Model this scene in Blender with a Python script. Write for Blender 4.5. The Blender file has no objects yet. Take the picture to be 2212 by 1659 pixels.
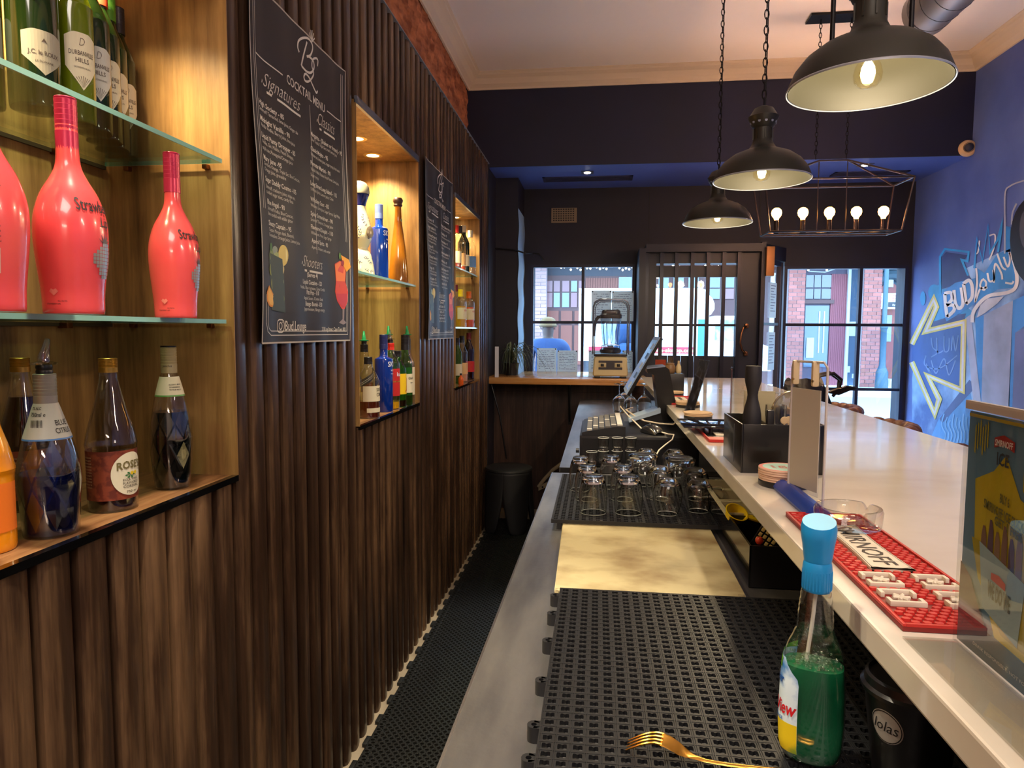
import bpy, bmesh, math, random
from mathutils import Vector, Matrix, Euler
random.seed(7)
scene = bpy.context.scene
COL = scene.collection
PI = math.pi

# ------------------------------------------------------------------ camera
F, CX, CY, H = 1480.0, 1106.0, 829.5, 1.40
YAW = math.atan((1290 - 1106) / F)
PITCH = math.atan(114.5 / F)
ROLL = .005
FW = Vector((-math.sin(YAW) * math.cos(PITCH), math.cos(YAW) * math.cos(PITCH), -math.sin(PITCH)))
_r = Vector((math.cos(YAW), math.sin(YAW), 0))
_u = _r.cross(FW)
RT = _r * math.cos(ROLL) + _u * math.sin(ROLL)
UP = -_r * math.sin(ROLL) + _u * math.cos(ROLL)
EYE = Vector((0, 0, H))
cam = bpy.data.cameras.new('camera')
cam.sensor_fit = 'HORIZONTAL'
cam.sensor_width = 36
cam.lens = F * 36 / 2212
cam.clip_start = .05
cam.clip_end = 200
camo = bpy.data.objects.new('camera', cam)
COL.objects.link(camo)
camo.matrix_world = Matrix(((RT.x, UP.x, -FW.x, 0), (RT.y, UP.y, -FW.y, 0), (RT.z, UP.z, -FW.z, H), (0, 0, 0, 1)))
scene.camera = camo


def at(x, y, X=None, Y=None, Z=None):
    """world point where the photo's pixel meets a known plane of the room"""
    d = FW + RT * ((x - CX) / F) - UP * ((y - CY) / F)
    t = X / d.x if X is not None else Y / d.y if Y is not None else (Z - H) / d.z
    return EYE + d * t


# ------------------------------------------------------------------ exposure, sky, lights
scene.view_settings.view_transform = 'Standard'
scene.view_settings.look = 'None'
scene.view_settings.exposure = 0.70
scene.view_settings.gamma = 1
scene.view_settings.use_curve_mapping = False
W = bpy.data.worlds.new('world')
scene.world = W
W.use_nodes = True
wb = W.node_tree.nodes['Background']
wb.inputs[0].default_value = (.50, .75, 1.0, 1)
wb.inputs[1].default_value = 8.5


def lamp(name, kind, loc, energy, color, size=.03, rot=None, **kw):
    l = bpy.data.lights.new(name, kind)
    l.energy = energy
    l.color = color
    if kind in ('POINT', 'SPOT'):
        l.shadow_soft_size = size
    if kind == 'AREA':
        l.size = size
    for k, v in kw.items():
        setattr(l, k, v)
    o = bpy.data.objects.new(name, l)
    COL.objects.link(o)
    o.location = loc
    if rot:
        o.rotation_euler = rot
    return o


WARM = (1.0, .66, .33)
NICHEC = (1.0, .80, .46)
DOMEX = .61
DOMES = [(.61, 1.72), (.60, 2.71), (.61, 3.73)]
DOMEZ = 1.965
for i, (x, y) in enumerate(DOMES):
    lamp('dome_light', 'POINT', (x, y, DOMEZ + .012), 12, (1.0, .82, .58), .022)
LANX = [1.045, 1.195, 1.345, 1.495, 1.645]
for x in LANX:
    lamp('lantern_light', 'POINT', (x, 4.3, 2.105), 150.0, (1.0, .56, .34), .03)
# recessed spots in the niche ceilings and the soffit
NSPOT = [(-.93, .80), (-.93, 1.17), (-.935, 2.32), (-.922, 2.58), (-.942, 2.83), (-.93, 3.95), (-.922, 4.40)]
for x, y in NSPOT:
    lamp('niche_light', 'SPOT', (x, y, 2.118), 20.0, NICHEC, .02, (0, 0, 0), spot_size=math.radians(128), spot_blend=.7)
lamp('soffit_light', 'SPOT', (-.093, 5.23, 2.565), 6, (1, .85, .6), .03, (0, 0, 0), spot_size=math.radians(110), spot_blend=.6)
lamp('soffit_light', 'SPOT', (1.854, 5.2, 2.565), 6, (1, .85, .6), .03, (0, 0, 0), spot_size=math.radians(110), spot_blend=.6)
# added area fill behind the camera, with no fixture of its own
lamp('area_fill', 'AREA', (.2, -1.3, 3.15), 36, (1.0, .88, .78), 1.2, (0, 0, 0))
for y in (.75, 2.35):      # recessed spots over the walkway
    lamp('walkway_light', 'SPOT', (-.42, y, 3.2), 170, (1.0, .88, .66), .04, (0, 0, 0), spot_size=math.radians(42), spot_blend=.5)
LAN_FILL = [(1.22, .45), (.35, -1.9)]      # two unseen lanterns added behind the camera to brighten the ceiling
for x, y in LAN_FILL:
    for k in (-1, 0, 1):
        lamp('lantern_light', 'POINT', (x + .3 * k, y, 2.105), 11.0, (1.0, .80, .66), .05)


# ------------------------------------------------------------------ materials
def lin(h):
    if isinstance(h, str):
        h = h.lstrip('#')
        c = [int(h[i:i + 2], 16) / 255 for i in (0, 2, 4)]
        return tuple(v / 12.92 if v <= .04045 else ((v + .055) / 1.055) ** 2.4 for v in c)
    return tuple(h[:3])


MATS = {}


def mat(name, color, rough=.5, metal=0., coat=0., spec=.5, emit=0, ecol=None, alpha=1, noise=None, bump=None, var=0):
    """plain paint/plastic/metal; noise=(colour2, scale, lo, hi), bump=(scale, strength), var= brightness variation per object"""
    if name in MATS:
        return MATS[name]
    m = bpy.data.materials.new(name)
    m.use_nodes = True
    nt = m.node_tree
    b = nt.nodes['Principled BSDF']
    c = lin(color)
    b.inputs['Base Color'].default_value = (*c, 1)
    b.inputs['Roughness'].default_value = rough
    b.inputs['Metallic'].default_value = metal
    b.inputs['Coat Weight'].default_value = coat
    b.inputs['Specular IOR Level'].default_value = spec
    if emit:
        b.inputs['Emission Color'].default_value = (*lin(ecol or color), 1)
        b.inputs['Emission Strength'].default_value = emit
    if noise or bump:
        g = nt.nodes.new('ShaderNodeNewGeometry')
    if noise:
        c2, sc, lo, hi = noise
        mp = nt.nodes.new('ShaderNodeMapping')
        mp.inputs['Scale'].default_value = sc if isinstance(sc, tuple) else (sc, sc, sc)
        n = nt.nodes.new('ShaderNodeTexNoise')
        n.inputs['Scale'].default_value = 1
        n.inputs['Detail'].default_value = 5
        r = nt.nodes.new('ShaderNodeValToRGB')
        r.color_ramp.elements[0].position = lo
        r.color_ramp.elements[1].position = hi
        r.color_ramp.elements[0].color = (*c, 1)
        r.color_ramp.elements[1].color = (*lin(c2), 1)
        nt.links.new(g.outputs['Position'], mp.inputs['Vector'])
        nt.links.new(mp.outputs[0], n.inputs['Vector'])
        nt.links.new(n.outputs[0], r.inputs[0])
        nt.links.new(r.outputs[0], b.inputs['Base Color'])
    if bump:
        n2 = nt.nodes.new('ShaderNodeTexNoise')
        n2.inputs['Scale'].default_value = bump[0]
        n2.inputs['Detail'].default_value = 4
        bm_ = nt.nodes.new('ShaderNodeBump')
        bm_.inputs['Strength'].default_value = bump[1]
        bm_.inputs['Distance'].default_value = .01
        nt.links.new(g.outputs['Position'], n2.inputs['Vector'])
        nt.links.new(n2.outputs[0], bm_.inputs['Height'])
        nt.links.new(bm_.outputs[0], b.inputs['Normal'])
    if var:
        src = b.inputs['Base Color'].links[0].from_socket if b.inputs['Base Color'].links else None
        oi = nt.nodes.new('ShaderNodeObjectInfo')
        mr = nt.nodes.new('ShaderNodeMapRange')
        mr.inputs['To Min'].default_value = 1 - var
        mr.inputs['To Max'].default_value = 1 + var
        hs = nt.nodes.new('ShaderNodeHueSaturation')
        hs.inputs['Color'].default_value = (*c, 1)
        nt.links.new(oi.outputs['Random'], mr.inputs[0])
        nt.links.new(mr.outputs[0], hs.inputs['Value'])
        if src:
            nt.links.new(src, hs.inputs['Color'])
        nt.links.new(hs.outputs[0], b.inputs['Base Color'])
    MATS[name] = m
    return m


def wood(name, dark, mid, light, rough=.45, axis='z', spec=.5, s=1.0):
    """laminate with long grain streaks running along one axis, mottled with paler patches"""
    if name in MATS:
        return MATS[name]
    m = bpy.data.materials.new(name)
    m.use_nodes = True
    nt = m.node_tree
    N = nt.nodes.new
    L = nt.links.new
    b = nt.nodes['Principled BSDF']
    g = N('ShaderNodeNewGeometry')
    sc = {'z': ((34 * s, 34 * s, 1.3 * s), (9 * s, 9 * s, 2.2 * s), (120, 120, 9)),
          'x': ((1.3 * s, 34 * s, 34 * s), (2.2 * s, 9 * s, 9 * s), (9, 120, 120)),
          'y': ((34 * s, 1.3 * s, 34 * s), (9 * s, 2.2 * s, 9 * s), (120, 9, 120))}[axis]
    outs = []
    for k, v in enumerate(sc):
        mp = N('ShaderNodeMapping')
        mp.inputs['Scale'].default_value = v
        mp.inputs['Location'].default_value = (k * 3.1, k * 1.7, 0)
        n = N('ShaderNodeTexNoise')
        n.inputs['Scale'].default_value = 1
        n.inputs['Detail'].default_value = 6 if k < 2 else 3
        n.inputs['Roughness'].default_value = .62
        L(g.outputs['Position'], mp.inputs['Vector'])
        L(mp.outputs[0], n.inputs['Vector'])
        outs.append(n.outputs[0])
    a = N('ShaderNodeMath'); a.operation = 'MULTIPLY_ADD'; a.inputs[1].default_value = .45
    L(outs[0], a.inputs[0])
    a2 = N('ShaderNodeMath'); a2.operation = 'MULTIPLY'; a2.inputs[1].default_value = .42
    L(outs[1], a2.inputs[0]); L(a2.outputs[0], a.inputs[2])
    a3 = N('ShaderNodeMath'); a3.operation = 'MULTIPLY_ADD'; a3.inputs[1].default_value = .13
    L(outs[2], a3.inputs[0]); L(a.outputs[0], a3.inputs[2])
    r = N('ShaderNodeValToRGB')
    e = r.color_ramp.elements
    e[0].position = .36; e[0].color = (*lin(dark), 1)
    e[1].position = .66; e[1].color = (*lin(light), 1)
    k = e.new(.5); k.color = (*lin(mid), 1)
    L(a3.outputs[0], r.inputs[0])
    L(r.outputs[0], b.inputs['Base Color'])
    bp = N('ShaderNodeBump'); bp.inputs['Strength'].default_value = .12; bp.inputs['Distance'].default_value = .004
    L(outs[2], bp.inputs['Height']); L(bp.outputs[0], b.inputs['Normal'])
    b.inputs['Roughness'].default_value = rough
    b.inputs['Specular IOR Level'].default_value = spec
    MATS[name] = m
    return m


def glass(name, color=(1, 1, 1), rough=0., ior=1.45):
    if name in MATS:
        return MATS[name]
    m = bpy.data.materials.new(name)
    m.use_nodes = True
    b = m.node_tree.nodes['Principled BSDF']
    b.inputs['Base Color'].default_value = (*lin(color), 1)
    b.inputs['Transmission Weight'].default_value = 1
    b.inputs['Roughness'].default_value = rough
    b.inputs['IOR'].default_value = ior
    MATS[name] = m
    return m


def thin(name, color=(1, 1, 1), gloss=.08, tint=.0, rough=.02, edge=.6):
    """thin clear sheet or thin-walled vessel: lets light straight through, reflects more at grazing angles"""
    if name in MATS:
        return MATS[name]
    m = bpy.data.materials.new(name)
    m.use_nodes = True
    nt = m.node_tree
    N = nt.nodes.new
    nt.nodes.remove(nt.nodes['Principled BSDF'])
    out = nt.nodes['Material Output']
    tr = N('ShaderNodeBsdfTransparent')
    tr.inputs[0].default_value = (*lin(color), 1)
    gl = N('ShaderNodeBsdfGlossy')
    gl.inputs['Roughness'].default_value = rough
    lw = N('ShaderNodeLayerWeight')
    lw.inputs['Blend'].default_value = .5
    p = N('ShaderNodeMath'); p.operation = 'POWER'; p.inputs[1].default_value = 3
    mr = N('ShaderNodeMapRange')
    mr.inputs['To Min'].default_value = gloss
    mr.inputs['To Max'].default_value = edge
    mx = N('ShaderNodeMixShader')
    nt.links.new(lw.outputs['Facing'], p.inputs[0])
    nt.links.new(p.outputs[0], mr.inputs[0])
    nt.links.new(mr.outputs[0], mx.inputs[0])
    nt.links.new(tr.outputs[0], mx.inputs[1])
    nt.links.new(gl.outputs[0], mx.inputs[2])
    nt.links.new(mx.outputs[0], out.inputs[0])
    MATS[name] = m
    return m


# ------------------------------------------------------------------ mesh builder
class MB:
    def __init__(s, smooth=True):
        s.v = []; s.f = []; s.M = Matrix(); s.smooth = smooth

    def add(s, vs, fs):
        n = len(s.v)
        s.v += [tuple(s.M @ Vector(p)) for p in vs]
        s.f += [tuple(i + n for i in f) for f in fs]
        return s

    def box(s, lo, hi, bev=0):
        (x0, y0, z0), (x1, y1, z1) = lo, hi
        if bev:
            b = bmesh.new()
            bmesh.ops.create_cube(b, size=1)
            for v in b.verts:
                v.co = Vector((x0 + (v.co.x + .5) * (x1 - x0), y0 + (v.co.y + .5) * (y1 - y0), z0 + (v.co.z + .5) * (z1 - z0)))
            bmesh.ops.bevel(b, geom=b.edges[:], offset=bev, segments=2, affect='EDGES', profile=.6)
            b.verts.index_update()
            s.add([v.co[:] for v in b.verts], [[v.index for v in f.verts] for f in b.faces])
            b.free()
            return s
        return s.add([(x0, y0, z0), (x1, y0, z0), (x1, y1, z0), (x0, y1, z0), (x0, y0, z1), (x1, y0, z1), (x1, y1, z1), (x0, y1, z1)],
                     [(0, 3, 2, 1), (4, 5, 6, 7), (0, 1, 5, 4), (1, 2, 6, 5), (2, 3, 7, 6), (3, 0, 4, 7)])

    def quad(s, a, b, c, d):
        return s.add([a, b, c, d], [(0, 1, 2, 3)])

    def lathe(s, prof, n=28, c=(0, 0), a0=0, a1=2 * PI):
        full = abs(a1 - a0 - 2 * PI) < 1e-6
        m = n if full else n + 1
        vs = []; fs = []; idx = []
        for r, z in prof:
            if r < 1e-6:
                idx.append([len(vs)] * m); vs.append((c[0], c[1], z))
            else:
                idx.append(list(range(len(vs), len(vs) + m)))
                vs += [(c[0] + r * math.cos(a0 + (a1 - a0) * k / n), c[1] + r * math.sin(a0 + (a1 - a0) * k / n), z) for k in range(m)]
        for i in range(len(prof) - 1):
            for k in range(n if full else n):
                k2 = (k + 1) % m
                q = [idx[i][k], idx[i][k2], idx[i + 1][k2], idx[i + 1][k]]
                q2 = []
                for w in q:
                    if w not in q2:
                        q2.append(w)
                if len(q2) > 2:
                    fs.append(q2)
        return s.add(vs, fs)

    def cyl(s, p0, p1, r, r1=None, n=12, caps=True):
        p0 = Vector(p0); p1 = Vector(p1)
        d = (p1 - p0).normalized()
        a = d.orthogonal().normalized(); b = d.cross(a)
        r1 = r if r1 is None else r1
        vs = []
        for p, q in ((p0, r), (p1, r1)):
            vs += [tuple(p + (a * math.cos(2 * PI * k / n) + b * math.sin(2 * PI * k / n)) * q) for k in range(n)]
        fs = [(k, (k + 1) % n, n + (k + 1) % n, n + k) for k in range(n)]
        if caps:
            fs += [tuple(range(n))[::-1], tuple(range(n, 2 * n))]
        return s.add(vs, fs)

    def tube(s, pts, r, n=8, closed=False, caps=True):
        pts = [Vector(p) for p in pts]
        m = len(pts)
        rs = r if isinstance(r, (list, tuple)) else [r] * m
        vs = []; prev = None
        for i, p in enumerate(pts):
            if closed:
                d = (pts[(i + 1) % m] - pts[i - 1]).normalized()
            else:
                d = (pts[min(i + 1, m - 1)] - pts[max(i - 1, 0)]).normalized()
            if prev is None:
                a = d.orthogonal().normalized()
            else:
                a = (prev - d * prev.dot(d)).normalized()
            prev = a
            b = d.cross(a)
            vs += [tuple(p + (a * math.cos(2 * PI * k / n) + b * math.sin(2 * PI * k / n)) * rs[i]) for k in range(n)]
        fs = []
        for i in range(m if closed else m - 1):
            j = (i + 1) % m
            fs += [(i * n + k, i * n + (k + 1) % n, j * n + (k + 1) % n, j * n + k) for k in range(n)]
        if not closed and caps:
            fs += [tuple(range(n))[::-1], tuple(range((m - 1) * n, m * n))]
        return s.add(vs, fs)

    def prism(s, pts, d, flip=False):
        """polygon pts (3-D) extruded by vector d"""
        n = len(pts); d = Vector(d)
        vs = [tuple(p) for p in pts] + [tuple(Vector(p) + d) for p in pts]
        fs = [tuple(range(n))[::-1], tuple(range(n, 2 * n))] + [(k, (k + 1) % n, n + (k + 1) % n, n + k) for k in range(n)]
        return s.add(vs, fs)

    def grid(s, fn, nu, nv):
        vs = [tuple(fn(i / nu, j / nv)) for j in range(nv + 1) for i in range(nu + 1)]
        w = nu + 1
        fs = [(j * w + i, j * w + i + 1, (j + 1) * w + i + 1, (j + 1) * w + i) for j in range(nv) for i in range(nu)]
        return s.add(vs, fs)

    def mesh(s, name='m'):
        me = bpy.data.meshes.new(name)
        me.from_pydata(s.v, [], s.f)
        me.update()
        b = bmesh.new(); b.from_mesh(me)
        bmesh.ops.recalc_face_normals(b, faces=b.faces[:])
        b.to_mesh(me); b.free()
        if s.smooth:
            me.shade_smooth()
            me.set_sharp_from_angle(angle=math.radians(38))
        return me

    def build(s, name, m, parent=None, loc=None, label=None):
        me = s.mesh(name)
        return link(name, me, m, parent, loc, label)


def link(name, me, m, parent=None, loc=None, label=None):
    if m is not None and not len(me.materials):
        me.materials.append(m)
    o = bpy.data.objects.new(name, me)
    COL.objects.link(o)
    if parent:
        o.parent = parent
    if loc:
        o.location = loc
    if label:
        o['label'] = label
    return o


def tag(o, label=None, cat=None, group=None, kind=None):
    if label: o['label'] = label
    if cat: o['category'] = cat
    if group: o['group'] = group
    if kind: o['kind'] = kind
    return o


def thing(name, label, cat, loc=(0, 0, 0), rz=0, group=None):
    o = bpy.data.objects.new(name, None)
    o.empty_display_size = .05
    COL.objects.link(o)
    o.location = loc
    o.rotation_euler = (0, 0, rz)
    return tag(o, label, cat, group)


def struct(name, mb, m, parent=None):
    o = mb.build(name, m, parent)
    if not parent:
        o['kind'] = 'structure'
    return o


def copy_tree(o, parent=None):
    c = o.copy(); COL.objects.link(c)
    if parent: c.parent = parent
    for ch in list(o.children):
        copy_tree(ch, c)
    return c


# ------------------------------------------------------------------ lettering
def text_mesh(body, size=1, bold=0, shear=0, extrude=0, align='LEFT', res=2):
    cu = bpy.data.curves.new('t', 'FONT')
    cu.body = body; cu.size = size; cu.offset = bold; cu.shear = shear; cu.extrude = extrude
    cu.align_x = align; cu.resolution_u = res
    o = bpy.data.objects.new('t', cu)
    COL.objects.link(o)
    dg = bpy.context.evaluated_depsgraph_get()
    me = bpy.data.meshes.new_from_object(o.evaluated_get(dg))
    vs = [v.co.copy() for v in me.vertices]
    fs = [tuple(p.vertices) for p in me.polygons]
    bpy.data.objects.remove(o); bpy.data.curves.remove(cu); bpy.data.meshes.remove(me)
    return vs, fs


def fit_text(mb, body, width, height, place, bold=0, shear=0, align=0):
    """lettering scaled to width x cap-height; place(u, v) gives the 3-D point of flat print; align 0 left .5 centre"""
    vs, fs = text_mesh(body, 1, bold, shear)
    if not vs: return
    x0 = min(v.x for v in vs); x1 = max(v.x for v in vs)
    cap = .70
    k = width / (x1 - x0) if width else height / cap
    w = (x1 - x0) * k
    mb.add([place((v.x - x0) * k - w * align, v.y / cap * height) for v in vs], fs)


def wrap(cx, cy, R, z0, a0, side=1):
    """print wrapped round an upright cylinder at (cx,cy); R may be a function of height"""
    def p(u, v):
        r = R(z0 + v) if callable(R) else R
        a = a0 + u / r
        return (cx + r * math.cos(a), cy + r * math.sin(a), z0 + v)
    return p


def R_(d): return math.radians(d)


def strip_ellipse(mb, q, rx, ry, n=24):
    """filled ellipse laid as narrow strips so that it follows a curved surface q(u, v)"""
    for i in range(n):
        a, b = -math.cos(PI * i / n), -math.cos(PI * (i + 1) / n)
        ha, hb = math.sqrt(max(0, 1 - a * a)), math.sqrt(max(0, 1 - b * b))
        pts = [q(a * rx, -ha * ry), q(b * rx, -hb * ry), q(b * rx, hb * ry), q(a * rx, ha * ry)]
        mb.add(pts, [(0, 1, 2, 3)])
    return mb
# ================================================================== materials used all over
WOOD = wood('wood_laminate', '#1b120d', '#402d21', '#846549', rough=.30, s=.62)
WOODN = wood('wood_niche_lit', '#4a3018', '#8f6a3c', '#bf975c', rough=.42, s=.55)  # slat laminate again, golden lamp light put into its colour
WOODY = wood('wood_niche_floor_lit', '#3a2314', '#7a5232', '#a57a50', rough=.4, axis='y')  # same laminate on the niche base, lamp light in its colour
WOODP = wood('wood_panel', '#1b100c', '#38221a', '#5c4032', rough=.5)
NAVY = mat('navy_paint', '#12163a', .55, noise=('#101430', 3.0, .35, .7), bump=(14, .15))
NAVYD = mat('navy_paint_dark', '#1e1d2c', .6, noise=('#181722', 2.5, .35, .7), bump=(10, .15))
BLUEW = mat('mural_blue', '#4a60ac', .5, noise=('#6f88d2', 1.2, .35, .65))
WHITEC = mat('ceiling_white', '#efe9e6', .8, bump=(30, .05))
CORN = mat('cornice_cream', '#dccbb4', .6)
BRICKW = mat('raw_brick', '#84482c', .95, noise=('#cf8258', (9, 9, 22), .35, .68), bump=(28, 1.0))
FLOORM = mat('floor_tile', '#b3a48c', .45, noise=('#8c7d68', 8, .4, .75))
STEEL = mat('brushed_steel', '#a9a8a8', .32, .85, noise=('#6c6c72', (14, 3, 3), .35, .75), bump=(55, .05))
STEELE = mat('steel_edge', '#b9b9bd', .3, 1.0)
BLACKM = mat('black_matt', '#0b0b0d', .5)
BLACKG = mat('black_gloss', '#08080a', .12, coat=.5)
BLACKP = mat('black_plastic', '#121216', .35)
BLACKR = mat('black_rubber', '#15161a', .45)
BLACKF = mat('floor_rubber', '#1a1b1a', .5)
WIN = mat('window_frame_paint', '#141833', .45)
DOORP = mat('door_paint', '#14162a', .45)
QUARTZ = mat('white_quartz', '#e9e2d6', .12, coat=.35, noise=('#d9cfc0', (3, 5, 3), .45, .7))
CHROME = mat('chrome', '#cfcfd4', .15, 1.0)
BRONZE = mat('bronze', '#8a5a3c', .3, 1.0)
GOLD = mat('gold_metal', '#d0a050', .25, 1.0)
ALU = mat('aluminium_trim', '#8d96ab', .35, 1.0)
WHITEP = mat('white_paper', '#e8e6de', .7)
WHITEPL = mat('white_plastic', '#e6e2da', .4)
CREAMP = mat('cream_plastic', '#cdb892', .4)
def paper_mat():
    m = bpy.data.materials.new('backlit_paper'); m.use_nodes = True
    nt = m.node_tree; d = nt.nodes['Principled BSDF']; d.inputs['Base Color'].default_value = (*lin('#dfeef2'), 1); d.inputs['Roughness'].default_value = .8
    t_ = nt.nodes.new('ShaderNodeBsdfTranslucent'); t_.inputs[0].default_value = (*lin('#cfe4ea'), 1)
    x_ = nt.nodes.new('ShaderNodeMixShader'); x_.inputs[0].default_value = .22
    nt.links.new(d.outputs[0], x_.inputs[1]); nt.links.new(t_.outputs[0], x_.inputs[2]); nt.links.new(x_.outputs[0], nt.nodes['Material Output'].inputs[0])
    MATS['backlit_paper'] = m
    return m


PANE = thin('window_glass', (.93, .97, 1.0), .04, edge=.35)
CLEAR = thin('clear_acrylic', (.96, .97, .97), .06, rough=.04, edge=.5)
SHELFG = thin('shelf_glass', (.66, .78, .74), .10, edge=.65)
EDGEG = mat('glass_edge_green', '#8fc4b4', .15, coat=.6)

# ================================================================== room shell
struct('floor', MB(False).box((-1.1, -2.6, -.1), (2.6, 6.1, 0)), FLOORM)
struct('ceiling', MB(False).box((-1.1, -2.6, 3.22), (2.6, 5.8, 3.35)), WHITEC)
struct('wall_back', MB(False).box((-1.1, -2.7, 0), (2.6, -2.6, 3.25)), mat('plaster_grey', '#6b6660', .8))
struct('wall_right', MB(False).box((2.45, -2.6, 0), (2.6, 5.95, 3.25)), BLUEW)


# left wall: plastered masonry hacked back to the brick above the panelling
def lw(u, v):
    y = -2.6 + 7.6 * u; z = 2.45 + .77 * v
    n = math.sin(y * 23 + z * 31) * .3 + math.sin(y * 57 - z * 41) * .35 + math.sin(y * 91 + z * 13) * .25 + random.uniform(-.6, .6)
    return (-.955 + .011 * n, y, z)


m_ = MB(True)
m_.grid(lw, 330, 34)
m_.box((-1.3, -2.6, 0), (-1.09, 5.95, 3.3))
struct('wall_left', m_, BRICKW)
struct('wall_far_left', MB(False).box((-1.09, 4.9, 0), (-.80, 5.9, 2.6)).box((-1.09, 4.985, 2.5), (-.96, 5.0, 3.25)), NAVYD)

# bulkhead, its underside and the window wall
struct('trim_1', MB(False).box((-.96, 5.0, 2.592), (2.45, 5.9, 3.22)).box((-.96, 5.0, 2.58), (2.45, 5.012, 2.592)), NAVY)
struct('ceiling_soffit', MB(False).box((-.96, 5.012, 2.58), (2.45, 5.9, 2.592)), mat('soffit_daylit_blue', '#5468b8', .5))  # navy underside, the blue daylight bounce put into its colour
YW = 5.8
LW = (-.565, .30, .875, 1.955)      # left window x0 x1 z0 z1
RWN = (1.485, 2.42, .10, 1.93)      # right window
DR = (.385, 1.30, 0, 2.06)
w = MB(False)
w.box((-.8, YW, LW[3]), (LW[1], 6.0, 2.6))
w.box((LW[1], YW, 2.02), (RWN[0], 6.0, 2.6))
w.box((RWN[0], YW, RWN[3]), (2.45, 6.0, 2.6))
w.box((-.8, YW, 0), (LW[1], 6.0, LW[2]))
w.box((-.8, YW, LW[2]), (LW[0], 6.0, LW[3]))
w.box((LW[1], YW, 0), (DR[0], 6.0, 2.02))
w.box((RWN[0], YW, 0), (2.45, 6.0, RWN[2]))
w.box((RWN[1], YW, RWN[2]), (2.45, 6.0, RWN[3]))
struct('wall_front', w, NAVYD)
# pier left of the left-hand window, its reveal painted pale blue
struct('wall_front_pier', MB(False).box((-.8, 5.36, 0), (-.625, YW, 2.58)), NAVYD)
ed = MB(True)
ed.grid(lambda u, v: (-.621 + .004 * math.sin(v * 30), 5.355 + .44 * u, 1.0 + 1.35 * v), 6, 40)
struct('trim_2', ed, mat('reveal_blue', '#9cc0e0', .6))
# board joints on the wall over the door
for i, x in enumerate((at(1402, 470, Y=YW).x, at(1641, 500, Y=YW).x)):
    struct('trim_%d' % (3 + i), MB(False).box((x - .003, YW - .004, 2.06), (x + .003, YW, 2.58)), BLACKM)
# surface cable clipped along the wall top left of the window
cb = MB()
cb.tube([at(1056, 536, Y=5.33), at(1090, 538, Y=5.33), at(1113, 540, Y=5.33), at(1131, 546, Y=5.34)], .006)
cb.tube([at(1134, 547, Y=5.35), at(1150, 547, Y=5.79), at(1165, 549, Y=5.79), at(1174, 562, Y=5.79)], .006)
tag(cb.build('cable', BLACKP), 'thin black cable run along dark wall above left window', 'cable')


# cornices with stepped profile
def cornice(name, a, b, nrm):
    prof = [(0, 0), (.012, 0), (.016, .012), (.04, .03), (.062, .062), (.085, .078), (.088, .088), (.10, .095), (.10, .10), (0, .10)]
    m = MB(False)
    a = Vector(a); b = Vector(b); nrm = Vector(nrm)
    pts = [a + nrm * p + Vector((0, 0, q)) for p, q in prof]
    m.prism(pts, b - a)
    struct(name, m, CORN)


cornice('trim_5', (-.95, -2.6, 3.12), (-.95, 5.0, 3.12), (1, 0, 0))
cornice('trim_6', (-.95, 5.0, 3.12), (2.45, 5.0, 3.12), (0, -1, 0))
cornice('trim_7', (2.45, -2.6, 3.12), (2.45, 5.0, 3.12), (-1, 0, 0))

# ------------------------------------------------------------------ slatted wood wall with three niches
XS = -.78
P0, PITCH_S = .859, .0775
NICHES = [(-3, 7), (17, 27), (37, 47)]
NZ0, NZ1 = 1.081, 2.128
TOP = 2.575
wallp = thing('slatted_wall_panelling', 'brown wood panelling of upright rounded slats with three lit bottle niches', 'wall panelling', (XS, 0, 0))


def slat_mesh(z0, z1):
    m = MB(True)
    prof = [(-.030, -.0385), (-.006, -.0380), (-.001, -.031), (.0, -.018), (-.0015, .0), (-.005, .016), (-.010, .027), (-.016, .0335), (-.030, .0335)]
    n = len(prof)
    vs = [(x, y, z) for z in (z0, z1) for x, y in prof]
    fs = [(k, k + 1, n + k + 1, n + k) for k in range(n - 1)] + [tuple(range(n)), tuple(range(n, 2 * n))]
    m.add(vs, fs)
    return m.mesh('slat')


full, low, high = slat_mesh(0, TOP), slat_mesh(0, NZ0 - .004), slat_mesh(NZ1 + .014, TOP)
for me in (full, low, high): me.materials.append(WOOD)
for k in range(-8, 52):
    y = P0 + PITCH_S * (k + .5)
    inn = any(a <= k < b for a, b in NICHES)
    for me in ((low, high) if inn else (full,)):
        o = link('slat', me, None, wallp, (0, y, 0))
bk = MB(False)
ys = [P0 + PITCH_S * -8] + [P0 + PITCH_S * v for n in NICHES for v in n] + [P0 + PITCH_S * 52]
for i in range(0, len(ys), 2):
    bk.box((-.055, ys[i], 0), (-.029, ys[i + 1], TOP))
for a, b in NICHES:
    ya, yb = P0 + PITCH_S * a, P0 + PITCH_S * b
    bk.box((-.055, ya, 0), (-.029, yb, NZ0 - .012)); bk.box((-.055, ya, NZ1 + .02), (-.029, yb, TOP))
bk.build('backing_board', mat('panel_backing', '#160e0a', .7), wallp)
MB(False).box((-.17, ys[0], TOP), (.004, ys[-1], TOP + .004)).build('top_cap', mat('cap_edge', '#7d7f88', .5), wallp)
MB(False).box((-.2, ys[-1], 0), (-.001, ys[-1] + .03, TOP)).build('end_board', mat('end_dark', '#15131c', .6), wallp)

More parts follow.
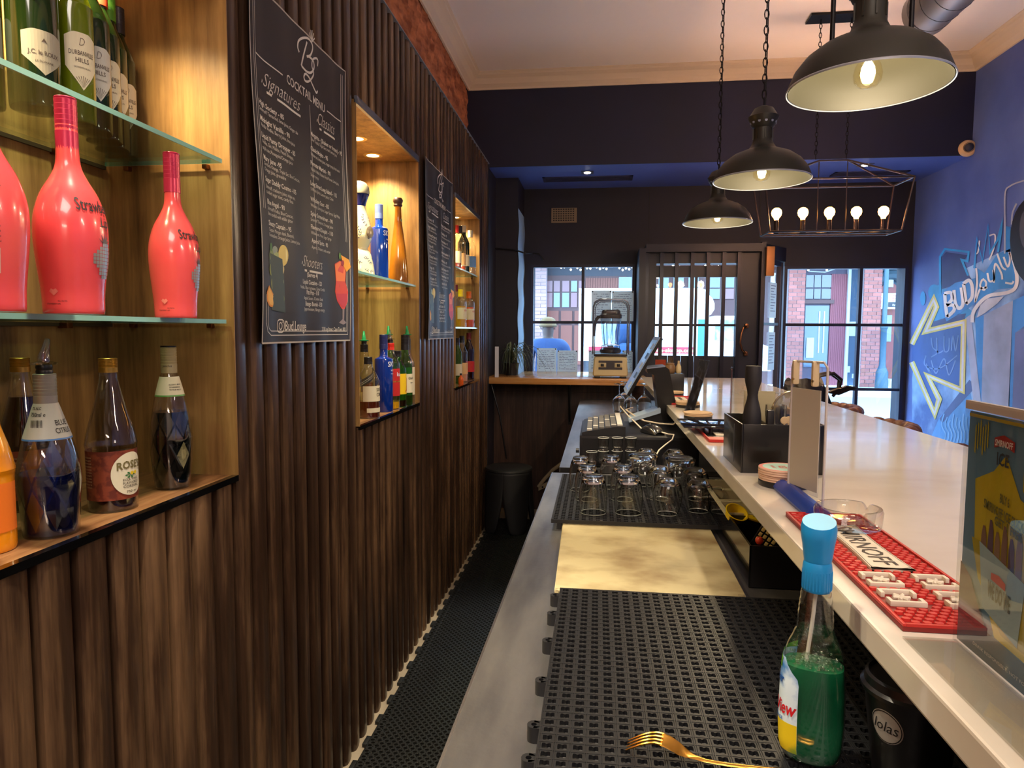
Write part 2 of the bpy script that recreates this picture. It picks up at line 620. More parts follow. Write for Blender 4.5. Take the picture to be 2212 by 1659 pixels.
NB = -1.06
for i, (a, b) in enumerate(NICHES):
    ya, yb = P0 + PITCH_S * a + .002, P0 + PITCH_S * b - .002
    desc = ['large near wall niche with two glass shelves of pink and wine bottles', 'middle wall niche between the two cocktail menus, one glass shelf',
            'furthest wall niche beyond the second menu, two glass shelves'][i]
    t = thing('wall_niche', desc, 'niche', (XS, (ya + yb) / 2, NZ0))
    ox, oy, oz = XS, (ya + yb) / 2, NZ0

    def bxx(name, lo, hi, m, lab=None, bev=0):
        mb = MB(False)
        mb.box((lo[0] - ox, lo[1] - oy, lo[2] - oz), (hi[0] - ox, hi[1] - oy, hi[2] - oz), bev)
        return mb.build(name, m, t, label=lab)
    ym = ya + (yb - ya) * .44
    bxx('back_panel', (NB - .012, ya, NZ0), (NB, ym - .001, NZ1), WOODN)
    bxx('back_panel', (NB - .012, ym + .001, NZ0), (NB, yb, NZ1), WOODN)
    bxx('side_panel', (NB, yb - .001, NZ0), (XS - .02, yb + .012, NZ1), WOODN)
    bxx('side_panel', (NB, ya - .012, NZ0), (XS - .02, ya + .001, NZ1), WOODN)
    bxx('top_panel', (NB, ya, NZ1), (XS - .004, yb, NZ1 + .012), WOODN)
    bxx('base_panel', (NB, ya, NZ0 - .012), (XS - .012, yb, NZ0), WOODY)
    bxx('front_edge_strip', (XS - .012, ya, NZ0 - .012), (XS + .002, yb, NZ0 + .001), BLACKG, 'glossy black edge strip')
    bxx('edge_banding', (XS - .02, yb - .001, NZ0), (XS + .001, yb + .002, NZ1), WOODN)
    bxx('edge_banding', (XS - .02, ya - .002, NZ0), (XS + .001, ya + .001, NZ1), WOODN)
    bxx('top_trim', (XS - .006, ya, NZ1 - .004), (XS + .004, yb, NZ1 + .022), ALU, 'pale metal strip along the top')

# recessed lights in the niche ceilings
EMIT = mat('lamp_face', '#fff0c8', .5, emit=9, ecol='#ffe0a0')
for j, (x, y) in enumerate(NSPOT):
    which = 'nearest' if j < 2 else 'middle' if j < 5 else 'furthest'
    pos = ['nearer left', 'nearer right', 'left', 'centre', 'right', 'nearer', 'further'][j]
    t = thing('downlight', 'round recessed light glowing in the ceiling of the %s niche, %s one' % (which, pos), 'downlight', (x, y, NZ1), group='recessed lights of the niches')
    MB().lathe([(.026, 0), (.026, -.002), (.034, -.003), (.04, -.0015), (.04, 0)], 24).build('ring', mat('lamp_ring', '#d8c38c', .35, .8), t)
    MB().lathe([(0, -.001), (.026, -.001)], 20).build('lens', EMIT, t)
for x, y, w_ in ((-.093, 5.23, 'left'), (1.854, 5.2, 'right')):
    t = thing('spotlight', 'small square spotlight set in the blue soffit, %s of the two' % w_, 'spotlight', (x, y, 2.58))
    MB(False).box((-.045, -.045, -.004), (.045, .045, 0)).build('frame', mat('spot_frame', '#3a3f60', .4), t)
    MB().lathe([(0, -.008), (.02, -.008), (.026, -.004)], 18).build('lens', mat('spot_face', '#fff6e0', .5, emit=14 if w_ == 'left' else 5, ecol='#fff0d0'), t)


# glass shelves
def glass_shelf(i, z, lab):
    a, b = NICHES[i]
    ya, yb = P0 + PITCH_S * a, P0 + PITCH_S * b
    t = thing('glass_shelf', lab, 'shelf', (-.92, (ya + yb) / 2, z))
    hy = (yb - ya) / 2 - .016
    MB(False).box((-.137, -hy, -.008), (.129, hy, 0)).build('pane', SHELFG, t)
    MB(False).box((.129, -hy, -.0082), (.131, hy, .0002)).build('front_edge', EDGEG, t, label='green tinted polished edge')
    MB(False).box((-.137, hy, -.0082), (.129, hy + .001, .0002)).build('side_edge', EDGEG, t)
    for y in (-hy * .62, hy * .62):
        MB().box((-.139, y - .008, -.02), (-.118, y + .008, -.0082), .002).build('shelf_peg', BRONZE, t)
    for x in (-.09, .09):
        MB().box((x - .006, hy + .001, -.018), (x + .006, hy + .016, -.0082), .002).build('shelf_peg', BRONZE, t)
    MB(False).box((-.139, -hy, -.016), (-.134, hy, -.0085)).build('rail', mat('shelf_strip_dark', '#3a2c1c', .5), t)  # dark strip along the back below the pane


SH = {0: (1.757, 1.421), 1: (1.597,), 2: (1.76, 1.421)}
glass_shelf(0, 1.757, 'upper glass shelf with green edge holding the wine bottles')
glass_shelf(0, 1.421, 'lower glass shelf with green edge under the pink bottles')
glass_shelf(1, 1.597, 'glass shelf in the middle niche under the ceramic bottle')
glass_shelf(2, 1.76, 'upper glass shelf in the furthest niche')
glass_shelf(2, 1.421, 'lower glass shelf in the furthest niche')

# ------------------------------------------------------------------ windows and door
def window(name, x0, x1, z0, z1, mull, rails, m=WIN):
    t = thing(name, None, None, ((x0 + x1) / 2, YW, z0)); t['kind'] = 'structure'
    cx = (x0 + x1) / 2

    def b(nm, lo, hi, mm, bev=0):
        MB(False).box((lo[0] - cx, lo[1], lo[2] - z0), (hi[0] - cx, hi[1], hi[2] - z0), bev).build(nm, mm, t)
    f = .022
    b('frame', (x0, -.01, z0), (x0 + f, .06, z1), m); b('frame', (x1 - f, -.01, z0), (x1, .06, z1), m)
    b('frame', (x0 + f, -.01, z1 - f), (x1 - f, .06, z1), m); b('frame', (x0 + f, -.01, z0), (x1 - f, .06, z0 + f), m)
    xs = [x0 + f] + [v for x in mull for v in (x - .012, x + .012)] + [x1 - f]
    for x in mull: b('mullion', (x - .012, .0, z0 + f), (x + .012, .045, z1 - f), m)
    zs = [z0 + f] + [v for z in rails for v in (z - .011, z + .011)] + [z1 - f]
    for i in range(0, len(xs), 2):
        for z in rails: b('glazing_bar', (xs[i], .003, z - .011), (xs[i + 1], .04, z + .011), m)
        for j in range(0, len(zs), 2):
            b('pane', (xs[i], .020, zs[j]), (xs[i + 1], .023, zs[j + 1]), PANE)
    return t


window('window_1', *LW, [-.128], [1.475])
window('window_2', *RWN, [2.075], [1.462, .945])

YD = 5.47
door = thing('door_1', None, None, (.84, YD, 0)); door['kind'] = 'structure'


def db(nm, lo, hi, mm=DOORP, bev=0, parent=None, label=None):
    return MB(False).box((lo[0] - .84, lo[1] - YD, lo[2]), (hi[0] - .84, hi[1] - YD, hi[2]), bev).build(nm, mm, parent or door, label=label)


X = lambda px_, y=YD: (at(px_, 650, Y=y).x)
Z = lambda py_, x=1500, y=YD: (at(x, py_, Y=y).z)
xl, xr = X(1393), X(1640)
zt = Z(545)
db('frame', (xl - .05, YD - .04, 0), (xl, YW, zt + .03)); db('frame', (xr, YD - .04, 0), (xr + .03, YD + .06, zt + .07))
db('frame', (xl, YD - .04, zt), (xr, YW, zt + .06), BRONZE if False else DOORP)
g0, g1 = X(1417), X(1591)
gz0, gz1 = Z(769), Z(598)
db('stile', (xl, YD + .03, 0), (g0, YD + .07, zt)); db('stile', (g1, YD + .03, 0), (xr, YD + .07, zt))
db('top_rail', (g0, YD + .03, gz1), (g1, YD + .07, Z(573)))
db('transom', (g0, YD + .03, Z(568)), (g1, YD + .07, zt))
for k in range(6):
    a = g0 + (g1 - g0) * k / 6; b_ = g0 + (g1 - g0) * (k + 1) / 6
    db('board', (a + .002, YD + .035, .12), (b_ - .002, YD + .06, gz0 - .0))
db('bottom_rail', (g0, YD + .03, 0), (g1, YD + .07, .12))
zm = Z(702)
db('glazing_bar', (g0, YD + .035, zm - .009), (g1, YD + .065, zm + .009))
xm = X(1505)
db('glazing_bar', (xm - .009, YD + .036, gz0), (xm + .009, YD + .064, gz1))
for a, b_ in ((g0, xm - .009), (xm + .009, g1)):
    for c, d in ((gz0, zm - .009), (zm + .009, gz1)):
        db('pane', (a, YD + .048, c), (b_, YD + .051, d), PANE)
BR = mat('bar_paint', '#20202e', .35, .4)
for p in (1396, 1428, 1460, 1494, 1528, 1562, 1595):
    x = X(p, YD)
    db('security_bar', (x - .014, YD - .006, .15), (x + .014, YD + .012, zt), BR)
db('gate_rail', (xl, YD + .012, .2), (xr, YD + .02, .24), BR)
hp = [at(1613, 704, Y=YD - .01), at(1606, 708, Y=YD - .05), at(1601, 722, Y=YD - .06), at(1599, 740, Y=YD - .06), at(1603, 756, Y=YD - .05), at(1611, 764, Y=YD - .01)]
MB().tube([p - Vector((.84, YD, 0)) for p in hp], .008).build('handle', BRONZE, door, label='bronze arched pull handle')
for p in (hp[0], hp[-1]):
    MB().box((p.x - .84 - .012, -.02, p.z - .016), (p.x - .84 + .014, .03, p.z + .016), .004).build('handle_mount', BRONZE, door)
# angled glazed side light between door and right window
sa = Vector((1.245, 5.47)); sb = Vector((RWN[0] - .01, YW))
sl = thing('window_3', None, None, (sa.x, sa.y, 0)); sl['kind'] = 'structure'
d2 = (sb - sa); L2 = d2.length; sl.rotation_euler = (0, 0, math.atan2(d2.y, d2.x))
zt2 = 1.96
MB(False).box((0, 0, 0), (.035, .035, zt2)).build('frame', WIN, sl)
MB(False).box((L2 - .045, 0, 0), (L2, .035, zt2)).build('frame', mat('warm_frame', '#4a3a38', .4), sl)
MB(False).box((.035, 0, zt2 - .035), (L2 - .045, .035, zt2)).build('frame', WIN, sl)
MB(False).box((.035, 0, 0), (L2 - .045, .035, .1)).build('frame', WIN, sl)
MB(False).box((.035, .015, .1), (L2 - .045, .018, 1.455)).build('pane', PANE, sl)
MB(False).box((.035, .015, 1.475), (L2 - .045, .018, zt2 - .035)).build('pane', PANE, sl)
MB(False).box((.035, .005, 1.455), (L2 - .045, .03, 1.475)).build('glazing_bar', WIN, sl)
struct('wall_front_header', MB(False).prism([(xr + .02, YD, 1.965), (sb.x + .02, YW, 1.965), (sb.x + .02, 6.0, 1.965), (xl, 6.0, 1.965), (xl, YW, 1.965), (xr + .02, YW, 1.965)], (0, 0, .11)), NAVYD)
MB().box((-.03, -.05, -.11), (.03, 0, .11), .006).build('door_closer', mat('closer_metal', '#9a6a40', .45, .6)).location = (X(1652) + .01, 5.42, 1.93)
tag(bpy.data.objects['door_closer'], 'small metal door closer box beside the barred door top', 'door closer')
# papers taped to the glass
PAPERB = paper_mat()
INK = mat('print_ink', '#6b7a92', .8)


def paper(a, b, Y, lab, rows=11, seed=0, head=True):
    t = thing('notice_sheet', lab, 'notice', (0, 0, 0))
    p = at(*a, Y=Y); q = at(*b, Y=Y)
    x0, x1, z1, z0 = min(p.x, q.x), max(p.x, q.x), max(p.z, q.z), min(p.z, q.z)
    t.location = ((x0 + x1) / 2, Y, z0)
    hw, hh = (x1 - x0) / 2, z1 - z0
    MB(False).box((-hw, -.0012, 0), (hw, 0, hh)).build('sheet', PAPERB, t)
    r = random.Random(seed); m = MB(False)
    for k in range(rows):
        z = hh * (.88 - .78 * k / rows)
        x = -hw * .8
        while x < hw * .75:
            l = r.uniform(.006, .03)
            if r.random() > .18:
                m.quad((x, -.0018, z), (min(x + l, hw * .8), -.0018, z), (min(x + l, hw * .8), -.0018, z + hh * .018), (x, -.0018, z + hh * .018))
            x += l + .005
    m.build('print', INK, t)
    for sx in (-1, 1):
        MB().cyl((sx * hw * .9, -.006, hh * .97), (sx * hw * .9, 0, hh * .97), .006).build('corner_stud', BLACKP, t)
    return t


paper((1160, 752), (1202, 806), YW - .02, 'left typed notice sheet taped low on the left window', seed=1)
paper((1204, 757), (1247, 806), YW - .02, 'right typed notice sheet taped low on the left window', seed=2)
paper((1278, 628), (1320, 694), YW - .02, 'bluish notice sheet high on the window behind the blender, left one', seed=3)
paper((1322, 629), (1368, 694), YW - .02, 'bluish notice sheet high on the window behind the blender, right one', seed=4)
paper((1272, 757), (1330, 806), YW - .02, 'notice sheet low on the window hidden behind the blender base', seed=5)
paper((1345, 757), (1366, 806), YW - .02, 'notice sheet showing right of the blender base', seed=6)
for k, (z0, z1) in enumerate(((1.515, 1.79), (1.10, 1.40))):
    t = thing('notice_sheet', ['upper', 'lower'][k] + ' white notice sheet on the narrow side window by the door', 'notice', (sa.x, sa.y, z0))
    t.rotation_euler = sl.rotation_euler
    MB(False).box((.17, .008, 0), (.30, .0092, z1 - z0)).build('sheet', PAPERB, t)
    m = MB(False)
    for r in range(10):
        z = (z1 - z0) * (.9 - .08 * r); m.quad((.185, .0078, z), (.285 - .02 * (r % 3), .0078, z), (.285 - .02 * (r % 3), .0078, z + .006), (.185, .0078, z + .006))
    m.build('print', INK, t)

# vent plate, camera, soffit air slots
va, vb = at(1191, 450, Y=YW), at(1246, 481, Y=YW)
t = thing('vent_plate', 'small cream perforated vent plate high on the dark front wall', 'vent', ((va.x + vb.x) / 2, YW, vb.z))
hw = (vb.x - va.x) / 2; hh = va.z - vb.z
MB(False).box((-hw, -.01, 0), (hw, 0, hh), .003).build('plate', mat('vent_cream', '#8d7b60', .6), t)
for k in range(6):
    z = hh * (.12 + .15 * k); m = MB(False)
    for j in range(9):
        x = -hw * .85 + j * hw * .19
        m.box((x, -.0115, z), (x + hw * .12, -.0095, z + hh * .07))
    m.build('slot_row', mat('vent_slot', '#2a2420', .8), t)
t = thing('security_camera', 'small round white dome camera at the bulkhead corner over the mural', 'camera', tuple(at(2089, 321, Y=4.995)))
MB().lathe([(0, .0), (.054, .0), (.054, .012), (.046, .024), (.03, .03), (0, .03)], 26).build('housing', mat('cam_cream', '#d8b890', .5), t)
MB().lathe([(.028, .028), (.026, .042), (.015, .052), (0, .055)], 20).build('lens', mat('cam_lens', '#35374a', .1), t)
MB().lathe([(.030, .029), (.033, .029), (.033, .033), (.030, .033)], 20).build('ring', mat('cam_ring', '#6a5444', .4), t)
t.rotation_euler = (R_(90), 0, R_(-8))
for k, (x0, x1, y0, y1) in enumerate(((-.44, .25, 5.36, 5.52), (1.72, 2.24, 5.40, 5.54))):
    t = thing('air_vent', ['long dark slot air vent in the blue soffit above left window', 'long dark slot air vent in the soffit above right window'][k], 'air vent', ((x0 + x1) / 2, (y0 + y1) / 2, 2.58))
    hx, hy = (x1 - x0) / 2, (y1 - y0) / 2
    m = MB(False).box((-hx, -hy, -.006), (hx, -hy + .02, 0)).box((-hx, hy - .02, -.006), (hx, hy, 0)).box((-hx, -hy, -.006), (-hx + .02, hy, 0)).box((hx - .02, -hy, -.006), (hx, hy, 0))
    m.build('frame', mat('slot_frame', '#2c3054', .5), t)
    MB(False).box((-hx + .02, -hy + .02, -.001), (hx - .02, hy - .02, 0)).build('slot', BLACKM, t)
    for j in range(3):
        y = -hy + .045 + j * (2 * hy - .09) / 2
        MB(False).box((-hx + .02, y - .004, -.005), (hx - .02, y + .004, -.001)).build('louvre', mat('slot_frame', '#2c3054'), t)
# ================================================================== pendant lamps, lantern, duct
DOMEO = mat('dome_outside', '#34342f', .42, .3)
DOMEI = mat('dome_inside', '#26251c', .5)
RIM = mat('dome_rim', '#b9c2d2', .3, .6)
BULB = mat('bulb_glow', '#fff2d0', .3, emit=16, ecol='#ffe2a0')
BULBW = mat('bulb_warm', '#ffd9a0', .3, emit=15, ecol='#ffae50')
BULBG = thin('bulb_glass', (1, .95, .8), .05)
CHAIN = mat('chain_black', '#17161a', .4, .5)


def chain(parent, x, y, z0, z1, link_l=.036, r=.0022, w=.0085, name='chain'):
    n = max(1, int((z1 - z0) / (link_l * .78)))
    m = MB()
    for k in range(n):
        zc = z0 + (z1 - z0) * (k + .5) / n
        h = (z1 - z0) / n * .62
        pts = []
        for a in range(10):
            t = 2 * PI * a / 10
            u = w * math.cos(t); v = h * math.sin(t)
            pts.append((x + (u if k % 2 else u * .25), y + (u * .25 if k % 2 else u), zc + v))
        m.tube(pts, r, 5, closed=True)
    return m.build(name, CHAIN, parent)


DL = ['large black dome pendant nearest the camera, hanging from two rods', 'black dome pendant on chain, second along the bar', 'smallest looking black dome pendant on chain, furthest along the bar']
for i, (x, y) in enumerate(DOMES):
    lab = DL[i]
    t = thing('pendant_lamp', lab, 'lamp', (x, y, DOMEZ), group='dome pendants over the bar')
    Rr = .175
    prof = [(.175, 0), (.172, .012), (.160, .042), (.138, .070), (.105, .094), (.07, .108), (.050, .116), (.042, .128)]
    MB().lathe(prof, 48).build('shade', DOMEO, t)
    MB().lathe([(r - .0035, z - (.002 if k else -.001)) for k, (r, z) in enumerate(prof)] + [(0, .124)], 48).build('shade_lining', DOMEI, t, label='olive grey inside of the shade')
    MB().lathe([(.1752, -.001), (.1768, .002), (.1752, .0045), (.1725, .002), (.1752, -.001)], 60).build('rim', RIM, t, label='pale worn rim')
    MB().lathe([(.042, .128), (.036, .140), (.034, .150), (.034, .19)], 28).build('neck', DOMEO, t)
    for k in range(8):
        a = 2 * PI * k / 8
        MB(False).box((-.002, .034, .15), (.002, .037, .188)).build('neck_fin', DOMEO, t).rotation_euler = (0, 0, a)
    MB().lathe([(.034, .19), (.040, .196), (.052, .222), (.055, .232), (.050, .236), (.034, .262), (.012, .272), (0, .274)], 30).build('cap', DOMEO, t)
    m = MB()
    for k in range(12):
        a = 2 * PI * k / 12
        m.cyl((.043 * math.cos(a), .043 * math.sin(a), .210), (.047 * math.cos(a), .047 * math.sin(a), .2095), .005, n=8)
    m.build('vent_holes', mat('hole_glow', '#8f98b0', .4), t)
    if i == 0:
        for s in (-1, 1):
            MB().cyl((s * .085, -.01, .10), (s * .085, -.01, 3.22 - DOMEZ), .0055, n=10).build('rod', CHAIN, t)
        MB().cyl((0, 0, .27), (0, 0, 3.2 - DOMEZ), .007, n=10).build('rod', CHAIN, t)
    else:
        chain(t, 0, 0, .27, 3.21 - DOMEZ)
        MB().cyl((.006, .004, .26), (.006, .004, 3.21 - DOMEZ), .0022, n=6).build('cord', CHAIN, t)
        MB().lathe([(0, 3.22 - DOMEZ), (.05, 3.22 - DOMEZ), (.045, 3.205 - DOMEZ), (0, 3.20 - DOMEZ)], 20).build('ceiling_rose', CHAIN, t)
    MB().cyl((0, 0, .075), (0, 0, .125), .018, n=16).build('bulb_holder', BLACKP, t)
    MB().lathe([(.013, .078), (.016, .066), (.027, .048), (.031, .03), (.029, .014), (.019, .002), (0, -.004)], 24).build('bulb', BULBG, t)
    MB().lathe([(.006, .06), (.014, .045), (.016, .03), (.011, .012), (0, .008)], 14).build('filament', BULB, t)

# lantern: open trapezoid frame with five globe bulbs
t = thing('lantern_chandelier', 'open black trapezoid lantern frame with five glowing globe bulbs in a row', 'lamp', (1.345, 4.3, 1.985))
top = [(-.40, -.125, .292), (.41, -.125, .292), (.40, .125, .292), (-.41, .125, .292)]
bot = [(-.36, -.10, 0), (.365, -.10, 0), (.36, .10, 0), (-.365, .10, 0)]
rid = [(-.07, 0, .42), (.09, 0, .42)]
LF = mat('lantern_frame', '#3c3132', .35, .6)
fr = lambda a, b, n='frame_bar', r=.0055: MB(False).cyl(a, b, r, n=6).build(n, LF, t)
for k in range(4):
    fr(top[k], top[(k + 1) % 4]); fr(bot[k], bot[(k + 1) % 4]); fr(top[k], bot[k])
fr(rid[0], rid[1])
for k, r_ in ((0, 0), (3, 0), (1, 1), (2, 1)): fr(rid[r_], top[k])
fr((-.362, 0, .0), (.362, 0, .0)); 
for x in (-.07, .09): fr((x, 0, .42), (x, 0, 0), 'hanging_rod', .003)
for k in range(5):
    x = -.30 + .15 * k
    MB().cyl((x, 0, .004), (x, 0, .078), .015, n=14).build('candle_holder', LF, t)
    MB().lathe([(0, .078), (.012, .08), (.014, .09), (.026, .105), (.030, .122), (.026, .139), (.013, .150), (0, .153)], 20, c=(x, 0)).build('globe_bulb', BULBW, t)
cz = 3.205 - 1.985
for x in (-.09, .08):
    chain(t, x, .05 * 0, .43, cz, .032)
MB(False).box((-.16, -.06, cz), (.13, .06, cz + .012)).box((-.155, -.055, cz + .012), (.125, .055, cz + .016)).build('canopy', CHAIN, t, label='flat black ceiling plate')

for i, (x, y) in enumerate(LAN_FILL):
    o = copy_tree(t); o.location = (x, y, 1.985); o['label'] = ['added unseen black lantern with globe bulbs beside the camera', 'added unseen black lantern with globe bulbs behind the camera'][i]
# ventilation duct under the ceiling
t = thing('spiral_duct', 'grey galvanised spiral duct running under the ceiling at upper right', 'duct', (1.68, 1.2, 3.07))
DU = mat('galvanised', '#85868a', .42, .5)
m = MB(); m.cyl((0, -3.4, 0), (0, 2.75, 0), .118, n=40); m.build('pipe', DU, t)
m = MB()
pts = [(.119 * math.cos(a), -1.2 + a * .019, .119 * math.sin(a)) for a in [k * PI / 12 for k in range(0, 24 * 33)] if -1.2 + a * .019 < 2.72]
m.tube(pts, .0016, 4); m.build('spiral_seam', mat('seam', '#55565c', .4, .8), t)
MB().cyl((0, 2.70, 0), (0, 2.76, 0), .121, n=40).build('end_cap', DU, t)
MB(False).box((-.13, 1.5, .05), (.13, 1.52, .145)).build('hanger_strap', DU, t)

# ================================================================== cocktail menu sheets
SHEET = mat('menu_black', '#1d1c22', .5)
CHALK = mat('menu_print', '#d8d2c6', .6)
EDGEW = mat('sheet_edge', '#b9b0a4', .6)
c1 = lambda x, y: (520 + x / 4.146, y / 4.146)
c2 = lambda x, y: (520 + x / 4.366, 380 + y / 4.366)
BIG = [(c1, 'High Society - 85', 165, 932, 390), (c1, 'Midnight Vanilla - 90', 170, 1077, 440), (c1, 'Liquid Panty Dropper - 85', 177, 1227, 487), (c1, 'Mary Jane -95', 185, 1427, 356),
       (c1, 'Margarita - (Shaken or frozen) - 95', 630, 1217, 900), (c1, 'Classic Mojito - 95', 625, 1347, 780), (c1, 'Pornstar Martini - 90', 620, 1477, 797),
       (c2, 'Sugar Daddy Cosmo -105', 202, 45, 505), (c2, 'Blue Angel - 90', 212, 260, 388), (c2, 'Sleezy Captain - 95', 217, 460, 440), (c2, 'Long Street Long Island - 115', 645, 85, 890),
       (c2, 'Whiskey Sour - 85', 640, 235, 817), (c2, 'Spicy Screwdriver - 90', 638, 370, 847), (c2, 'Flavoured Daquiri - 110', 637, 495, 847), (c2, 'Aperol Spritz - 90', 640, 625, 802),
       (c2, '(Serves 4)', 600, 948, 690), (c2, 'Liquid Cocaine - 120', 557, 1012, 730), (c2, 'Fizz Pop - 110', 597, 1114, 702), (c2, 'Bango Bomb -150', 588, 1222, 735)]
SMALL = [(c1, 'Smirnoff Tamarind, lime juice, Ginger ale', 168, 985, 520), (c1, 'Vanilla Vodka, Berry Juice, lime juice', 175, 1130, 487), (c1, 'Vodka, Gin, Malibu, Peach Shnapps,', 180, 1280, 468),
         (c1, 'triple sec,Pineapple/Orange Juice', 180, 1335, 458), (c1, 'Gordons Orange, Triple Sec, Blue Curacao,', 188, 1475, 520), (c1, 'Orange Juice, grenadine', 190, 1525, 388),
         (c1, 'Silver Tequila, Triple Sec, fresh Lemon Juice', 632, 1262, 860), (c1, 'White rum, lemon juice, sugar syrup, fresh mint', 625, 1397, 880),
         (c1, 'Vanilla Vodka, Passion Fruit Puree, Lime Juice,', 620, 1527, 870), (c1, 'Sugar syrup', 617, 1577, 690), (c2, 'Smirnoff, cranberry juice, triple sec,', 205, 110, 490),
         (c2, 'candied sugar dust, candy floss', 208, 160, 467), (c2, 'Smirnoff Vodka, Blue Curacao,', 215, 315, 460), (c2, 'lime cordial with edible glitter', 217, 365, 457),
         (c2, 'Captain Morgan dark, Bacardi,', 220, 515, 463), (c2, 'Grenadine, Orange Juice, Lemon Juice', 220, 565, 525), (c2, '5 White Spirits, Lemon juice, Coke', 645, 137, 857),
         (c2, 'Whiskey, Lime Juice, Sugar Syrup, Egg White', 640, 287, 915), (c2, 'Smirnoff Tamarind, Orange Juice', 637, 422, 848), (c2, 'White rum, Puree, Sugar Syrup', 637, 547, 832),
         (c2, 'Aperol, Cinzano, soda water', 640, 682, 823), (c2, 'Vodka, Blue curacao, Lime Cordial', 528, 1057, 763), (c2, 'Apple Sours, Creme Soda', 570, 1162, 742), (c2, 'Jagermeister, Bango energy', 575, 1267, 765)]
XP = -.772
Y0P, Y1P, Z0P, Z1P = 1.483, 2.056, 1.367, 2.178


def on_sheet(cv, x, y):
    p = at(*cv(x, y), X=XP)
    return p.y - Y0P, p.z - Z0P


def wave(u, v):
    """distance of the paper from the wall: it ripples over the slats and lifts a little at the edges"""
    W_, H_ = Y1P - Y0P, Z1P - Z0P
    e = max(0, abs(u / W_ - .5) - .38) * .05
    return .0105 + .0022 * math.sin(u * 41 + v * 2) * (1 - .6 * v / H_) + e + .006 * math.sin(v / H_ * PI * 1.6 + .4) * (1 - u / W_ * .4)


